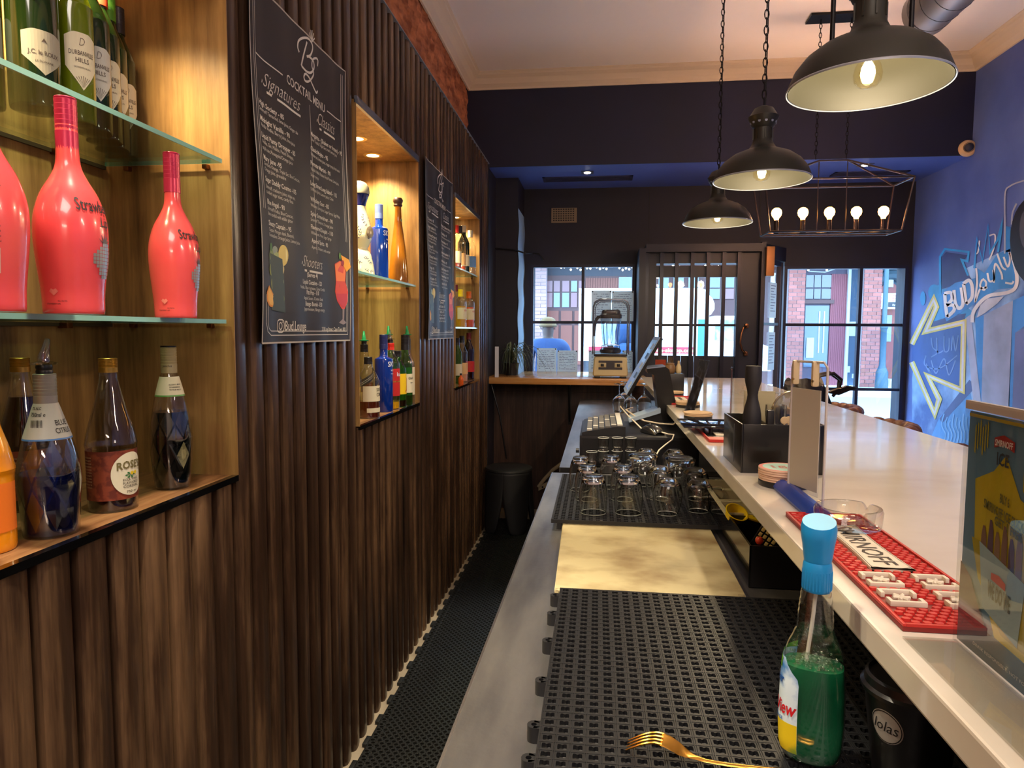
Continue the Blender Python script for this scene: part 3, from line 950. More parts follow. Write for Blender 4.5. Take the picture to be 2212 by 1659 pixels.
def make_menu():
    W_, H_ = Y1P - Y0P, Z1P - Z0P
    t = thing('cocktail_menu', 'large black cocktail menu sheet pinned on the slats between near and middle niches', 'menu', (XS + .001, Y0P, Z0P), group='black cocktail menu sheets on the slatted wall')

    def edge(u, v):     # sheet outline sways slightly
        s = .006 * math.sin(v / H_ * 5.2 + .5) - .004
        return u + s * (1 - u / W_ * .3)
    P = lambda u, v, d=0: (wave(u, v) + d, edge(u, v), v)
    m = MB(); m.grid(lambda a, b: P(a * W_, b * H_), 40, 30); m.grid(lambda a, b: P(a * W_, b * H_, -.0012), 40, 30)
    m.build('sheet', SHEET, t)

    def line(m, pts, w, d=.0006):
        out = []
        for i in range(len(pts) - 1):
            a, b = Vector(pts[i]), Vector(pts[i + 1])
            n = max(1, int((b - a).length / .02))
            out += [a.lerp(b, k / n) for k in range(n)]
        out.append(Vector(pts[-1]))
        L, Rr = [], []
        for i, p in enumerate(out):
            dd = (out[min(i + 1, len(out) - 1)] - out[max(i - 1, 0)])
            dd = dd.normalized() if dd.length else Vector((1, 0))
            q = Vector((-dd.y, dd.x)) * w / 2
            L.append(P(*(p + q), d)); Rr.append(P(*(p - q), d))
        vs = L + Rr; n = len(L)
        m.add(vs, [(i, i + 1, n + i + 1, n + i) for i in range(n - 1)])
    m = MB(False)
    line(m, [(0.002, 0.002), (W_ - .002, .002), (W_ - .002, H_ - .002), (.002, H_ - .002), (.002, .002)], .004)
    m.build('cut_edge', EDGEW, t)
    m = MB(False)
    for o in (.020, .030):
        r = .03 - (o - .02)
        line(m, [(o, H_ - .02), (o, .31)], .0018)
        line(m, [(W_ - o, H_ - .02), (W_ - o, .30)], .0018)
        line(m, [(W_ - o, .245), (W_ - o, o + .0)], .0018)
        line(m, [(o, .115), (o, o + r), (o + r * .3, o + r * .3), (o + r, o), (W_ - o, o)], .0018)
    u, v = on_sheet(c1, 140, 480); u2, v2 = on_sheet(c1, 390, 660)
    line(m, [(.032, v), (u2, v)], .003); u3, _ = on_sheet(c1, 780, 985)
    line(m, [(u3, v), (W_ - .03, v)], .003)
    ua, va_ = on_sheet(c1, 627, 950); ub, vb_ = on_sheet(c2, 635, 722)
    line(m, [(ua, va_), (ua, vb_)], .002)
    m.build('border_lines', CHALK, t)
    m = MB(False)
    for lst, h, bold in ((BIG, .0115, .018), (SMALL, .0085, .0)):
        for cv, s, x0, y0, x1 in lst:
            u, v = on_sheet(cv, x0, y0); u1, _ = on_sheet(cv, x1, y0 + (x1 - x0) * .3)
            fit_text(m, s, u1 - u, h, lambda a, b, u=u, v=v: P(u + a, v + b, .0007), bold)
    m.build('drink_lists', CHALK, t)
    m = MB(False); H_B = lambda: m.build('heading', CHALK, t)
    u, v = on_sheet(c1, 430, 757); u1, _ = on_sheet(c1, 763, 1010)
    vm = (v + on_sheet(c1, 763, 1012)[1]) / 2
    fit_text(m, 'COCKTAIL MENU', u1 - u, .022, lambda a, b: P(u + a, vm + b, .0007), .01); H_B()
    for s, cv, x0, y0, x1, y1, h in (('Signatures', c1, 225, 812, 548, 985, .034), ('Classics', c1, 705, 1118, 845, 1222, .034), ('Shooters', c2, 560, 852, 738, 885, .030)):
        a0, b0 = on_sheet(cv, x0, y0); a1, b1 = on_sheet(cv, x1, y1); bb = (b0 + b1) / 2; m = MB(False)
        fit_text(m, s, a1 - a0, h, lambda a, b: P(a0 + a, bb + b, .0007), -.012, .45)
        line(m, [(a0 + (a1 - a0) * .33, bb - .010), (a1, bb - .010)], .0055)
        line(m, [(a0 + (a1 - a0) * .08, bb - .010), (a0 + (a1 - a0) * .2, bb - .010)], .0055)
        line(m, [(a0 - .008, bb + .004), (a0 - .004, bb + .012)], .004); m.build('heading', CHALK, t)
    for s, x0, y0, x1, h, bo in (('Bud.Lounge', 398, 1457, 600, .024, .012), ('213B Long Street, Cape Town, 8001', 738, 1462, 962, .011, .01)):
        a0, b0 = on_sheet(c2, x0, y0); a1, _ = on_sheet(c2, x1, y0); m = MB(False)
        fit_text(m, s, a1 - a0, h, lambda a, b: P(a0 + a, b0 + b, .0007), bo); m.build('heading', CHALK, t)
    # camera glyph
    a0, b0 = on_sheet(c2, 323, 1475); a1, b1 = on_sheet(c2, 388, 1357)
    m = MB(False); w_ = a1 - a0; h_ = b1 - b0; r = w_ * .28
    line(m, [(a0 + r, b0), (a1 - r, b0), (a1 - r * .3, b0 + r * .3), (a1, b0 + r), (a1, b1 - r), (a1 - r * .3, b1 - r * .3), (a1 - r, b1), (a0 + r, b1), (a0 + r * .3, b1 - r * .3), (a0, b1 - r), (a0, b0 + r), (a0 + r * .3, b0 + r * .3), (a0 + r, b0)], .003)
    line(m, [(a0 + w_ / 2 + w_ * .22 * math.cos(k * PI / 8), b0 + h_ / 2 + w_ * .22 * math.sin(k * PI / 8)) for k in range(17)], .003)
    line(m, [(a0 + w_ * .76, b0 + h_ * .78), (a0 + w_ * .80, b0 + h_ * .82)], .004)
    m.build('camera_glyph', CHALK, t)
    # looping B L monogram with a small leaf on top
    m = MB(False)

    def curve(pts, w):
        pts = [Vector(p) for p in pts]; out = []
        for i in range(len(pts) - 1):
            p0, p1, p2, p3 = pts[max(i - 1, 0)], pts[i], pts[i + 1], pts[min(i + 2, len(pts) - 1)]
            for k in range(7):
                s = k / 7
                out.append(.5 * ((2 * p1) + (p2 - p0) * s + (2 * p0 - 5 * p1 + 4 * p2 - p3) * s * s + (3 * p1 - p0 - 3 * p2 + p3) * s ** 3))
        out.append(pts[-1])
        line(m, out, w)
    S = lambda lst: [on_sheet(c1, a, b) for a, b in lst]
    curve(S([(538, 478), (525, 430), (532, 375), (565, 350), (610, 355), (645, 400), (652, 450), (632, 505), (600, 515), (625, 520), (662, 560), (668, 620), (640, 660), (600, 650), (558, 600)]), .006)
    curve(S([(600, 385), (580, 470), (566, 540), (556, 600)]), .006)
    curve(S([(700, 600), (702, 550), (685, 530), (655, 545), (648, 600), (665, 660), (655, 700), (620, 738), (590, 735), (578, 700), (590, 672), (620, 700), (655, 770), (690, 838), (703, 822)]), .0055)
    for k in range(5):
        a = math.radians(90 + (k - 2) * 28)
        u, v = on_sheet(c1, 645, 382)
        line(m, [(u, v), (u + .028 * math.cos(a) * .8, v + .030 * math.sin(a))], .0035)
    m.build('monogram', CHALK, t)

    # printed drinks
    def poly(nm, pts, col, cv=c2, d=.0007):
        q = [on_sheet(cv, a, b) for a, b in pts]
        mm = MB(False); mm.add([P(a, b, d) for a, b in q], [tuple(range(len(q)))])
        return mm.build(nm, mat('print_' + col.strip('#'), col, .5), t)

    def ell(nm, cx_, cy_, rx, ry, col, d=.0008, n=22, cv=c2):
        return poly(nm, [(cx_ + rx * math.cos(2 * PI * k / n), cy_ + ry * math.sin(2 * PI * k / n)) for k in range(n)], col, cv, d)
    poly('printed_glass', [(205, 720), (370, 790), (395, 1290), (245, 1265)], '#39473a')
    r = random.Random(3)
    for cx_, cy_, rx, ry, col in ((365, 750, 45, 100, '#d8c26a'), (365, 750, 36, 86, '#eadf9a'), (300, 790, 40, 75, '#9fae74'), (240, 740, 26, 60, '#7f8f52'), (335, 880, 40, 65, '#c8b882'), (285, 700, 30, 40, '#8d9a8a'),
                                  (240, 880, 28, 60, '#8a9440'), (295, 1060, 34, 75, '#c9b94a'), (260, 1010, 25, 70, '#aeb058'), (345, 1000, 28, 45, '#97a070'), (355, 1160, 28, 40, '#5f6e44'), (300, 940, 24, 34, '#a9ae8e')):
        ell('printed_fruit', cx_, cy_, rx, ry, col, .0009 + r.random() * .0004)
    ell('printed_leaf', 236, 670, 16, 40, '#4f7a34', .0012)
    poly('printed_orange', [(205, 1030), (180, 1100), (185, 1180), (215, 1230), (265, 1240), (310, 1190)], '#e0921e', d=.0013)
    poly('printed_orange', [(205, 1050), (192, 1105), (197, 1170), (222, 1212), (262, 1222), (292, 1185)], '#efb83c', d=.0015)
    poly('printed_glass', [(858, 830), (862, 900), (868, 1000), (862, 1090), (880, 1180), (925, 1255), (950, 1255), (975, 1190), (980, 1090), (955, 1000), (960, 900), (955, 830), (905, 800)], '#d8442e')
    poly('printed_glass', [(860, 840), (864, 905), (872, 990), (950, 995), (955, 905), (952, 835), (905, 805)], '#ee7a3a', d=.0009)
    poly('printed_glass', [(872, 1110), (885, 1180), (925, 1240), (948, 1240), (968, 1185), (972, 1110)], '#c62f3a', d=.0009)
    poly('printed_stem', [(930, 1255), (948, 1255), (945, 1360), (970, 1385), (940, 1402), (900, 1385), (932, 1350)], '#8a7a78')
    poly('printed_orange', [(915, 745), (985, 790), (1000, 860), (965, 905), (930, 830)], '#efa42a', d=.0012)
    ell('printed_cherry', 928, 822, 14, 28, '#9c1f28', .0016)
    ell('printed_leaf', 903, 755, 10, 32, '#5f8a3a', .0015)
    return t


menu1 = make_menu()
menu2 = copy_tree(menu1)
menu2.location.y += 3.032 - Y0P
menu2.location.z -= .008
menu2['label'] = 'black cocktail menu sheet pinned between the middle and furthest niches'

# ================================================================== mural on the right-hand wall
mural = thing('wall_mural', 'blue graffiti mural on right wall with yellow arrow and white lettering', 'mural', (2.45, 3.5, 0))
XM = 2.449
mc = lambda x, y: (1960 + x / 2.861, 380 + y / 2.861)


def mp(x, y, k):
    p = at(*mc(x, y), X=XM)
    return (XM - 2.45 - k * .0006, p.y - 3.5, p.z)


def mpoly(nm, pts, col, k=1, m=None):
    mb = MB(False); mb.add([mp(a, b, k) for a, b in pts], [tuple(range(len(pts)))])
    return mb.build(nm, m or mat('spray_' + col.strip('#'), col, .55, noise=(col2(col), 4.0, .4, .75)), mural)


def col2(c):
    v = [int(c[i:i + 2], 16) for i in (1, 3, 5)]
    return '#%02x%02x%02x' % tuple(max(0, int(x * .82)) for x in v)


def mstroke(nm, pts, w, col, k=2, closed=False):
    pts = [Vector(p) for p in pts]
    if closed: pts = pts + [pts[0]]
    L, Rr = [], []
    n = len(pts)
    for i, p in enumerate(pts):
        a = pts[i - 1] if i > 0 else (pts[-2] if closed else p); b = pts[i + 1] if i < n - 1 else (pts[1] if closed else p)
        d1 = (p - a).normalized() if (p - a).length else (b - p).normalized()
        d2_ = (b - p).normalized() if (b - p).length else d1
        nn = Vector((-(d1.y + d2_.y), d1.x + d2_.x))
        nn = nn.normalized() if nn.length > .1 else Vector((-d1.y, d1.x))
        cs = max(.45, nn.dot(Vector((-d1.y, d1.x))))
        q = nn * (w / 2 / cs)
        L.append(p + q); Rr.append(p - q)
    mb = MB(False)
    mb.add([mp(v.x, v.y, k) for v in L + Rr], [(i, i + 1, n + i + 1, n + i) for i in range(n - 1)])
    return mb.build(nm, mat('spray_' + col.strip('#'), col, .55, noise=(col2(col), 4.0, .4, .75)), mural)


def bez(pts, n=8):
    pts = [Vector(p) for p in pts]; out = []
    for i in range(len(pts) - 1):
        p0, p1, p2, p3 = pts[max(i - 1, 0)], pts[i], pts[i + 1], pts[min(i + 2, len(pts) - 1)]
        for k in range(n):
            s = k / n
            out.append(.5 * ((2 * p1) + (p2 - p0) * s + (2 * p0 - 5 * p1 + 4 * p2 - p3) * s * s + (3 * p1 - p0 - 3 * p2 + p3) * s ** 3))
    return out + [pts[-1]]


# soft sprayed sky-blue field behind the lettering
mpoly('sprayed_field', [(60, 1000), (150, 700), (215, 640), (430, 540), (600, 460), (760, 470), (900, 500), (900, 1700), (30, 1700), (30, 1250)], '#4f8fe0', 1,
      mat('spray_field', '#4a68b0', .55, noise=('#9cc4f6', 2.6, .40, .60)))
mpoly('sprayed_patch', [(140, 700), (200, 670), (430, 860), (365, 900), (110, 960), (150, 760)], '#4aa0e4', 2)
mpoly('sprayed_patch', [(420, 880), (480, 860), (470, 1640), (455, 1640)], '#4596ec', 2)
mpoly('grey_band', [(475, 860), (655, 770), (622, 1700), (450, 1700)], '#a9b4dc', 3)
mpoly('blue_band', [(655, 770), (900, 660), (900, 800), (668, 970), (640, 1700), (614, 1700)], '#4a93ee', 3)
mpoly('violet_band', [(668, 970), (900, 860), (900, 1700), (640, 1700)], '#6d77b8', 3)
mpoly('grey_band', [(385, 1260), (200, 1500), (215, 1530), (430, 1300)], '#5467a4', 3)
mpoly('grey_band', [(360, 880), (395, 855), (490, 1680), (440, 1680), (400, 1300)], '#b5bde0', 4)
mpoly('blue_wash', [(200, 1490), (385, 1290), (445, 1680), (120, 1680)], '#5f9ee6', 2)
for dx in range(9):
    mstroke('sprayed_stroke', bez([(230 + dx * 20, 1470 + (dx % 3) * 20), (215 + dx * 22, 1540), (240 + dx * 20, 1600), (222 + dx * 22, 1650)]), 8, '#7fb6f2', 5)
mpoly('violet_patch', [(215, 500), (240, 470), (375, 490), (340, 530), (370, 600), (400, 640), (215, 700)], '#3b4480', 3)
mpoly('dark_patch', [(290, 860), (365, 850), (350, 900), (150, 935), (165, 900)], '#48548c', 4)
mstroke('cyan_outline', [(205, 735), (204, 500), (235, 452), (382, 470), (375, 528), (338, 518), (378, 615)], 13, '#3aa6ee', 5)
for cx_, cy_, rx, ry in ((98, 757, 17, 44), (168, 720, 38, 50)):
    mpoly('cyan_drop', [(cx_ + rx * math.cos(2 * PI * k / 20), cy_ + ry * math.sin(2 * PI * k / 20)) for k in range(20)], '#3f9fe2', 4)
# arrow
AR = [(30, 1040), (166, 765), (183, 810), (118, 960), (352, 905), (342, 1325), (128, 1235), (200, 1380), (172, 1470), (30, 1150)]
mpoly('arrow_fill', [(30, 1040), (166, 765), (183, 810), (118, 960), (352, 905), (342, 1325), (128, 1235), (200, 1380), (172, 1470), (30, 1150)], '#4566b4', 3)
mstroke('arrow_yellow', AR, 34, '#ead774', 6)
mstroke('arrow_white', AR, 13, '#e4dfe6', 7)
for k, pts in enumerate(([(150, 1000), (160, 1060), (190, 1090), (150, 1120)], [(185, 1000), (190, 1090), (225, 1080)], [(230, 990), (232, 1080), (258, 1075), (262, 1000)], [(275, 1080), (285, 990), (300, 1080), (318, 985)],
                         [(118, 1110), (112, 1170), (200, 1190), (310, 1110)], [(150, 1140), (180, 1220), (230, 1130), (260, 1230), (300, 1140)], [(120, 1180), (160, 1250), (120, 1160)])):
    mstroke('scribble', bez(pts), 7, '#7d9cd8', 5)
# lettering
Wt = '#eeeaf0'


def letters(lst, w, k, col=Wt, nm='white_letter'):
    for pts in lst:
        mstroke(nm, bez(pts), w, col, k)


BUDL = [[(236, 730), (240, 790), (250, 872)], [(232, 728), (272, 722), (280, 762), (248, 800)], [(248, 800), (288, 800), (292, 832), (250, 872)],
        [(292, 705), (300, 780), (322, 818), (348, 790), (338, 690)], [(352, 668), (360, 730), (368, 790)], [(350, 668), (385, 645), (405, 680), (404, 750), (368, 792)]]
mpoly('lettering_shadow', [(215, 720), (300, 660), (430, 630), (420, 790), (360, 830), (245, 900), (222, 840)], '#4a90e0', 5)
letters(BUDL, 21, 8)
mpoly('lettering_shadow', [(420, 560), (480, 600), (560, 480), (640, 450), (680, 520), (670, 690), (560, 700), (430, 790)], '#3f8fe0', 5)
LO = [[(430, 570), (436, 660), (424, 775), (455, 700), (500, 690)], [(468, 640), (455, 680), (480, 705), (492, 660), (470, 635)], [(500, 600), (512, 650), (540, 640), (535, 580)],
      [(540, 660), (548, 545), (585, 600), (592, 640)], [(560, 480), (590, 560), (615, 580)], [(600, 500), (625, 560), (640, 520), (635, 470)], [(610, 660), (650, 665), (662, 650)]]
letters(LO, 12, 8)
mstroke('white_swoosh', bez([(405, 905), (418, 830), (500, 745), (620, 722), (672, 690), (682, 620), (660, 520), (640, 470)]), 22, Wt, 8)
mpoly('white_swoosh', [(435, 875), (455, 800), (500, 758), (600, 745), (560, 790), (480, 850)], '#d8d8ea', 8)
mstroke('cyan_zigzag', [(418, 570), (434, 385), (468, 530), (503, 305), (515, 475), (562, 395), (592, 268), (585, 330), (565, 470)], 13, '#3aa0ec', 7)
mstroke('white_zigzag', bez([(450, 400), (440, 470), (425, 480)]), 9, Wt, 6)
mstroke('white_zigzag', bez([(510, 370), (545, 365), (540, 440), (510, 520)]), 9, Wt, 6)
mpoly('cyan_patch', [(612, 310), (640, 315), (640, 470), (612, 470)], '#3a8ee0', 5)
mstroke('white_outline', bez([(606, 480), (607, 300), (608, 110), (640, 62), (721, 30), (850, 0)]), 9, '#b9bfd0', 6)
mpoly('dark_balloon', [(790 + 150 * math.cos(2 * PI * k / 28), 400 + 275 * math.sin(2 * PI * k / 28)) for k in range(28)], '#23242e', 9)
mpoly('balloon_sheen', [(740 + 40 * math.cos(2 * PI * k / 20), 330 + 120 * math.sin(2 * PI * k / 20)) for k in range(20)], '#5a5d6a', 10)
mstroke('balloon_outline', bez([(680, 170), (655, 230), (650, 300)]), 10, '#b9bfd0', 8)
# ================================================================== bar, counter, floor mats
ZB = 1.10
bar = thing('bar', 'long bar with white quartz top and dark panelled body', 'bar', (.635, 2.4, 0))
MB(False).box((-.35, -2.9, ZB - .032), (.345, 2.22, ZB), .003).build('bar_top', QUARTZ, bar)
MB(False).box((-.012, -2.9, 0), (.03, 2.2, ZB - .032)).build('bar_front_inside', mat('bar_inside', '#0c0c10', .6), bar)
for k in range(16):
    y = -2.9 + .318 * k
    MB(False).box((.10, y + .003, .08), (.125, y + .315, ZB - .032)).build('front_panel', WOODP, bar)
MB(False).box((.03, 2.17, 0), (.125, 2.2, ZB - .032)).build('end_panel', WOODP, bar)
MB(False).box((-.235, -1.62, ZB - .075), (-.10, -1.50, ZB - .032)).build('support_bracket', wood('bracket_wood', '#2a140c', '#4a2818', '#6a4028'), bar)
MB(False).box((-.235, .2, ZB - .075), (-.10, .3, ZB - .032)).build('support_bracket', MATS['bracket_wood'], bar)

ZC = .90
ct = thing('steel_counter', 'brushed stainless steel work counter beneath the bar, near section', 'counter', (.2, 1.0, 0))
MB(False).prism([(-.392, -1.6, ZC - .03), (.42, -1.6, ZC - .03), (.42, 1.40, ZC - .03), (-.353, 1.40, ZC - .03)], (0, 0, .03)).build('worktop', STEEL, ct)
MB(False).prism([(-.3935, -1.6, ZC - .035), (-.390, -1.6, ZC - .035), (-.351, 1.40, ZC - .035), (-.3545, 1.40, ZC - .035)], (0, 0, .0355)).build('front_edge', STEELE, ct, label='bright rolled steel edge')
MB(False).box((-.33, -1.6, .1), (.40, 1.35, ZC - .03)).build('cabinet', mat('under_counter', '#1a1a1e', .5), ct)
ct2 = thing('steel_counter', 'far section of steel counter carrying the till and keyboard', 'counter', (.2, 3.5, 0))
MB(False).prism([(-.333, -1.0, ZC - .018), (.42, -1.0, ZC - .018), (.42, 1.55, ZC - .018), (-.32, 1.55, ZC - .018)], (0, 0, .018)).build('worktop', STEEL, ct2)
MB(False).box((-.30, -.95, .1), (.40, 1.5, ZC - .018)).build('cabinet', MATS['under_counter'], ct2)
MB(False).box((-.33, -1.004, ZC - .02), (-.24, -1.0, ZC - .001)).build('front_lip', BLACKM, ct2)

# rubber floor matting with round holes between wall and counter
fm = thing('floor_mat', 'black rubber anti-fatigue floor mat with rows of round holes', 'mat', (-.46, 3.0, 0))


def holed(mb, x0, x1, y0, y1, px_, py_, hole, z1, z0, stagger=True, jitter=0):
    """sheet of cells, each with a polygon hole (list of x,y offsets, counter-clockwise) and walls down to z0"""
    ny = int(round((y1 - y0) / py_)); nx = int(round((x1 - x0) / px_))
    n = len(hole)
    vs = []; fs = []
    for j in range(ny):
        off = (px_ / 2 if (stagger and j % 2) else 0)
        for i in range(nx):
            cx_ = x0 + (i + .5) * px_ + off * (1 if i < nx - 1 else 0); cy_ = y0 + (j + .5) * py_
            xa, xb = x0 + i * px_ + (off if i > 0 else 0), x0 + (i + 1) * px_ + (off if i < nx - 1 else 0)
            ya, yb = y0 + j * py_, y0 + (j + 1) * py_
            cx_ = (xa + xb) / 2
            b = len(vs)
            sq = []
            for hx, hy in hole:            # project every hole corner out to the cell border
                k = max(abs(hx) / ((xb - xa) / 2), abs(hy) / (py_ / 2))
                sq.append((cx_ + hx / k, cy_ + hy / k))
            vs += [(p[0], p[1], z1) for p in sq] + [(cx_ + hx, cy_ + hy, z1) for hx, hy in hole] + [(cx_ + hx, cy_ + hy, z0) for hx, hy in hole]
            for k in range(n):
                k2 = (k + 1) % n
                fs += [(b + k, b + k2, b + n + k2, b + n + k), (b + n + k, b + n + k2, b + 2 * n + k2, b + 2 * n + k)]
    mb.add(vs, fs)


octh = [(.0072 * math.cos(PI / 8 + k * PI / 4), .0072 * math.sin(PI / 8 + k * PI / 4)) for k in range(8)]
# corners of the cell are needed so the sheet closes: use 12 directions
h12 = []
for k in range(12):
    a = PI / 4 + k * PI / 6
    h12.append((.0074 * math.cos(a), .0074 * math.sin(a)))
m = MB(False)
holed(m, -.29, .30, -1.6, 1.95, .0245, .0155 * 1.0, [(x * .98, y * .78) for x, y in h12], .014, .001)
# underside rim and edge
m.box((-.29, -1.6, .0), (-.288, 1.95, .014)); m.box((.30, -1.6, 0), (.312, 1.95, .014))
m.build('perforated_sheet', BLACKF, fm)
for k in range(26):
    y = -1.55 + k * .135
    MB().box((-.307, y, 0), (-.290, y + .05, .013), .003).build('edge_tab', BLACKF, fm)
MB(False).box((-.334, -2.0, 0), (-.332, 1.95, .012)).build('edge_strip', mat('mat_edge', '#3a3a36', .6), fm)

# bar mats: open rubber lattice
hb = [(.0052, .0036), (.0025, .0046), (0, .0030), (-.0025, .0046), (-.0052, .0036), (-.0056, -.0030), (-.0028, -.0048), (0, -.0034), (.0028, -.0048), (.0056, -.0030)]
# lattice holes need points towards each cell corner
hb = [(.0053, .0046), (.0026, .0050), (0, .0032), (-.0026, .0050), (-.0053, .0046), (-.0058, 0), (-.0053, -.0046), (-.0026, -.0050), (0, -.0032), (.0026, -.0050), (.0053, -.0046), (.0058, 0)]


def bar_mat(lab, x0, x1, y0, y1, z, h, splits, tabs=True):
    t = thing('bar_mat', lab, 'mat', ((x0 + x1) / 2, (y0 + y1) / 2, z), group='black lattice bar mats on the steel counter')
    hx, hy = (x1 - x0) / 2, (y1 - y0) / 2
    cuts = [-hx] + [s - (x0 + x1) / 2 for s in splits] + [hx]
    for a, b in zip(cuts[:-1], cuts[1:]):
        m = MB(False)
        px_ = .0173; n = int((b - a - .004) / px_); px_ = (b - a - .004) / n
        ny = int(2 * hy / .0158); py_ = 2 * hy / ny
        sy = py_ / .0158
        hh = [(p * .98, q * sy) for p, q in hb]
        holed(m, a + .002, b - .002, -hy, hy, px_, py_, hh, h, h - .005, False)
        m.box((a, -hy, h - .009), (a + .002, hy, h + .0006)); m.box((b - .002, -hy, h - .009), (b, hy, h + .0006))
        m.box((a, -hy - .002, h - .009), (b, -hy, h + .0004)); m.box((a, hy, h - .009), (b, hy + .002, h + .0004))
        for i in range(n):
            xx = a + .002 + i * px_
            m.box((xx - .0016, -hy, h - .001), (xx - .0008, hy, h + .0011)); m.box((xx + .0008, -hy, h - .001), (xx + .0016, hy, h + .0011))
        for j in range(ny):
            yy = -hy + j * py_
            m.box((a + .002, yy - .0012, h - .004), (b - .002, yy + .0012, h + .0005))
        m.build('lattice', BLACKR, t)
        m = MB(False)
        for xx in (a + .02, (a + b) / 2, b - .02):
            for k in range(5):
                yy = -hy + .01 + (2 * hy - .02) * k / 4
                m.box((xx - .005, yy - .005, .0), (xx + .005, yy + .005, h - .004))
        m.build('feet', BLACKR, t)
    if tabs:
        for k, f in enumerate((.03, .115, .225, .355, .47, .54, .65, .78, .90)):
            yy = hy - 2 * hy * f
            mm = MB(); mm.lathe([(.0035, .0), (.0085, .0), (.0085, h - .002), (.0035, h - .002), (.0035, 0)], 12, c=(-hx - .0075, yy))
            mm.box((-hx - .0075, yy - .0085, 0), (-hx, yy - .004, h - .002)); mm.box((-hx - .0075, yy + .004, 0), (-hx, yy + .0085, h - .002))
            mm.build('link_loop', BLACKR, t)
    return t


bar_mat('black lattice bar mat under the golden fork, nearest the camera', -.063, .46, .30, 1.247, ZC, .022, [.212], True)
bar_mat('black lattice bar mat carrying the upturned drinking glasses', -.11, .46, 1.70, 2.255, ZC, .026, [], False)

# cutting board
BOARD = mat('board_plastic', '#bcb088', .5, noise=('#806844', (7, 9, 9), .46, .74))
cbm = MB()
c = [at(1216, 1124, Z=.915), at(1531, 1134, Z=.915), at(1614, 1291, Z=.915), at(1197, 1277, Z=.915)]
cbm.prism([(p.x, p.y, ZC + .002) for p in c][::-1], (0, 0, .013))
bo = cbm.mesh('cutting_board')
bb = bmesh.new(); bb.from_mesh(bo)
bmesh.ops.bevel(bb, geom=[e for e in bb.edges if abs(e.verts[0].co.z - e.verts[1].co.z) > .005], offset=.012, segments=4, affect='EDGES')
bmesh.ops.bevel(bb, geom=[e for e in bb.edges if abs(e.calc_face_angle(0)) > 1.2], offset=.0018, segments=2, affect='EDGES')
bb.to_mesh(bo); bb.free()
ob = link('cutting_board', bo, BOARD)
tag(ob, 'worn cream plastic cutting board with brown stains on steel counter', 'cutting board')

# ------------------------------------------------------------------ condiment caddy beside the cutting board
cd = thing('condiment_caddy', 'long black condiment caddy with cream trays, under the bar edge right of cutting board', 'caddy', (.385, 1.56, ZC))
# black body: solid walls around an open near bay and tray bay
x0, x1, y0, y1 = -.085, .06, -.205, .40
bh = .085
MB(False).box((x0, y0, .002), (x0 + .004, y1, bh)).build('side_wall', BLACKG, cd); MB(False).box((x1 - .004, y0, .002), (x1, y1, bh)).build('side_wall', BLACKG, cd)
MB(False).box((x0 + .004, y0, .002), (x1 - .004, y0 + .004, bh)).build('front_wall', BLACKP, cd); MB(False).box((x0 + .004, y1 - .004, .002), (x1 - .004, y1, bh)).build('back_wall', BLACKP, cd)
MB(False).box((x0 + .004, y0 + .004, .002), (x1 - .004, y1 - .004, .006)).build('floor_plate', BLACKP, cd)
MB(False).box((x0 + .004, .018, .006), (x1 - .004, .022, bh)).build('divider', BLACKP, cd)
TRAY = mat('tray_plastic', '#b9b398', .45)
for k in range(3):
    ya = .026 + k * .123; yb = ya + .118
    m = MB(False)
    a, b = x0 - .004, x1 - .004; r = .008
    m.box((a, ya, bh - .004), (a + r, yb, bh + .003)).box((b - r, ya, bh - .004), (b, yb, bh + .003)).box((a + r, ya, bh - .004), (b - r, ya + r, bh + .003)).box((a + r, yb - r, bh - .004), (b - r, yb, bh + .003))
    m.quad((a + r, ya + r, bh), (b - r, ya + r, bh), (b - r - .01, ya + r + .008, .018), (a + r + .01, ya + r + .008, .018))
    m.quad((a + r, yb - r, bh), (b - r, yb - r, bh), (b - r - .01, yb - r - .008, .018), (a + r + .01, yb - r - .008, .018))
    m.quad((a + r, ya + r, bh), (a + r, yb - r, bh), (a + r + .01, yb - r - .008, .018), (a + r + .01, ya + r + .008, .018))
    m.quad((b - r, ya + r, bh), (b - r, yb - r, bh), (b - r - .01, yb - r - .008, .018), (b - r - .01, ya + r + .008, .018))
    m.quad((a + r + .01, ya + r + .008, .018), (b - r - .01, ya + r + .008, .018), (b - r - .01, yb - r - .008, .018), (a + r + .01, yb - r - .008, .018))
    m.build('tray', TRAY, cd, label='cream plastic tray')
# yellow squeezer
t = thing('lemon_squeezer', 'bright yellow plastic squeezer cup lying in the caddy tray', 'squeezer', tuple(at(1588, 1113, Z=ZC + bh)))
t.rotation_euler = (R_(30), R_(16), 0); t.scale = (.95, .95, .95)
YEL = mat('yellow_plastic', '#e8c916', .35)
MB().lathe([(.0, -.018), (.012, -.017), (.022, -.006), (.026, .010), (.028, .012), (.025, .012), (.020, -.003), (.010, -.012), (0, -.013)], 26).build('cup', YEL, t)
MB().box((.024, -.007, .004), (.062, .007, .011), .003).build('handle', YEL, t)
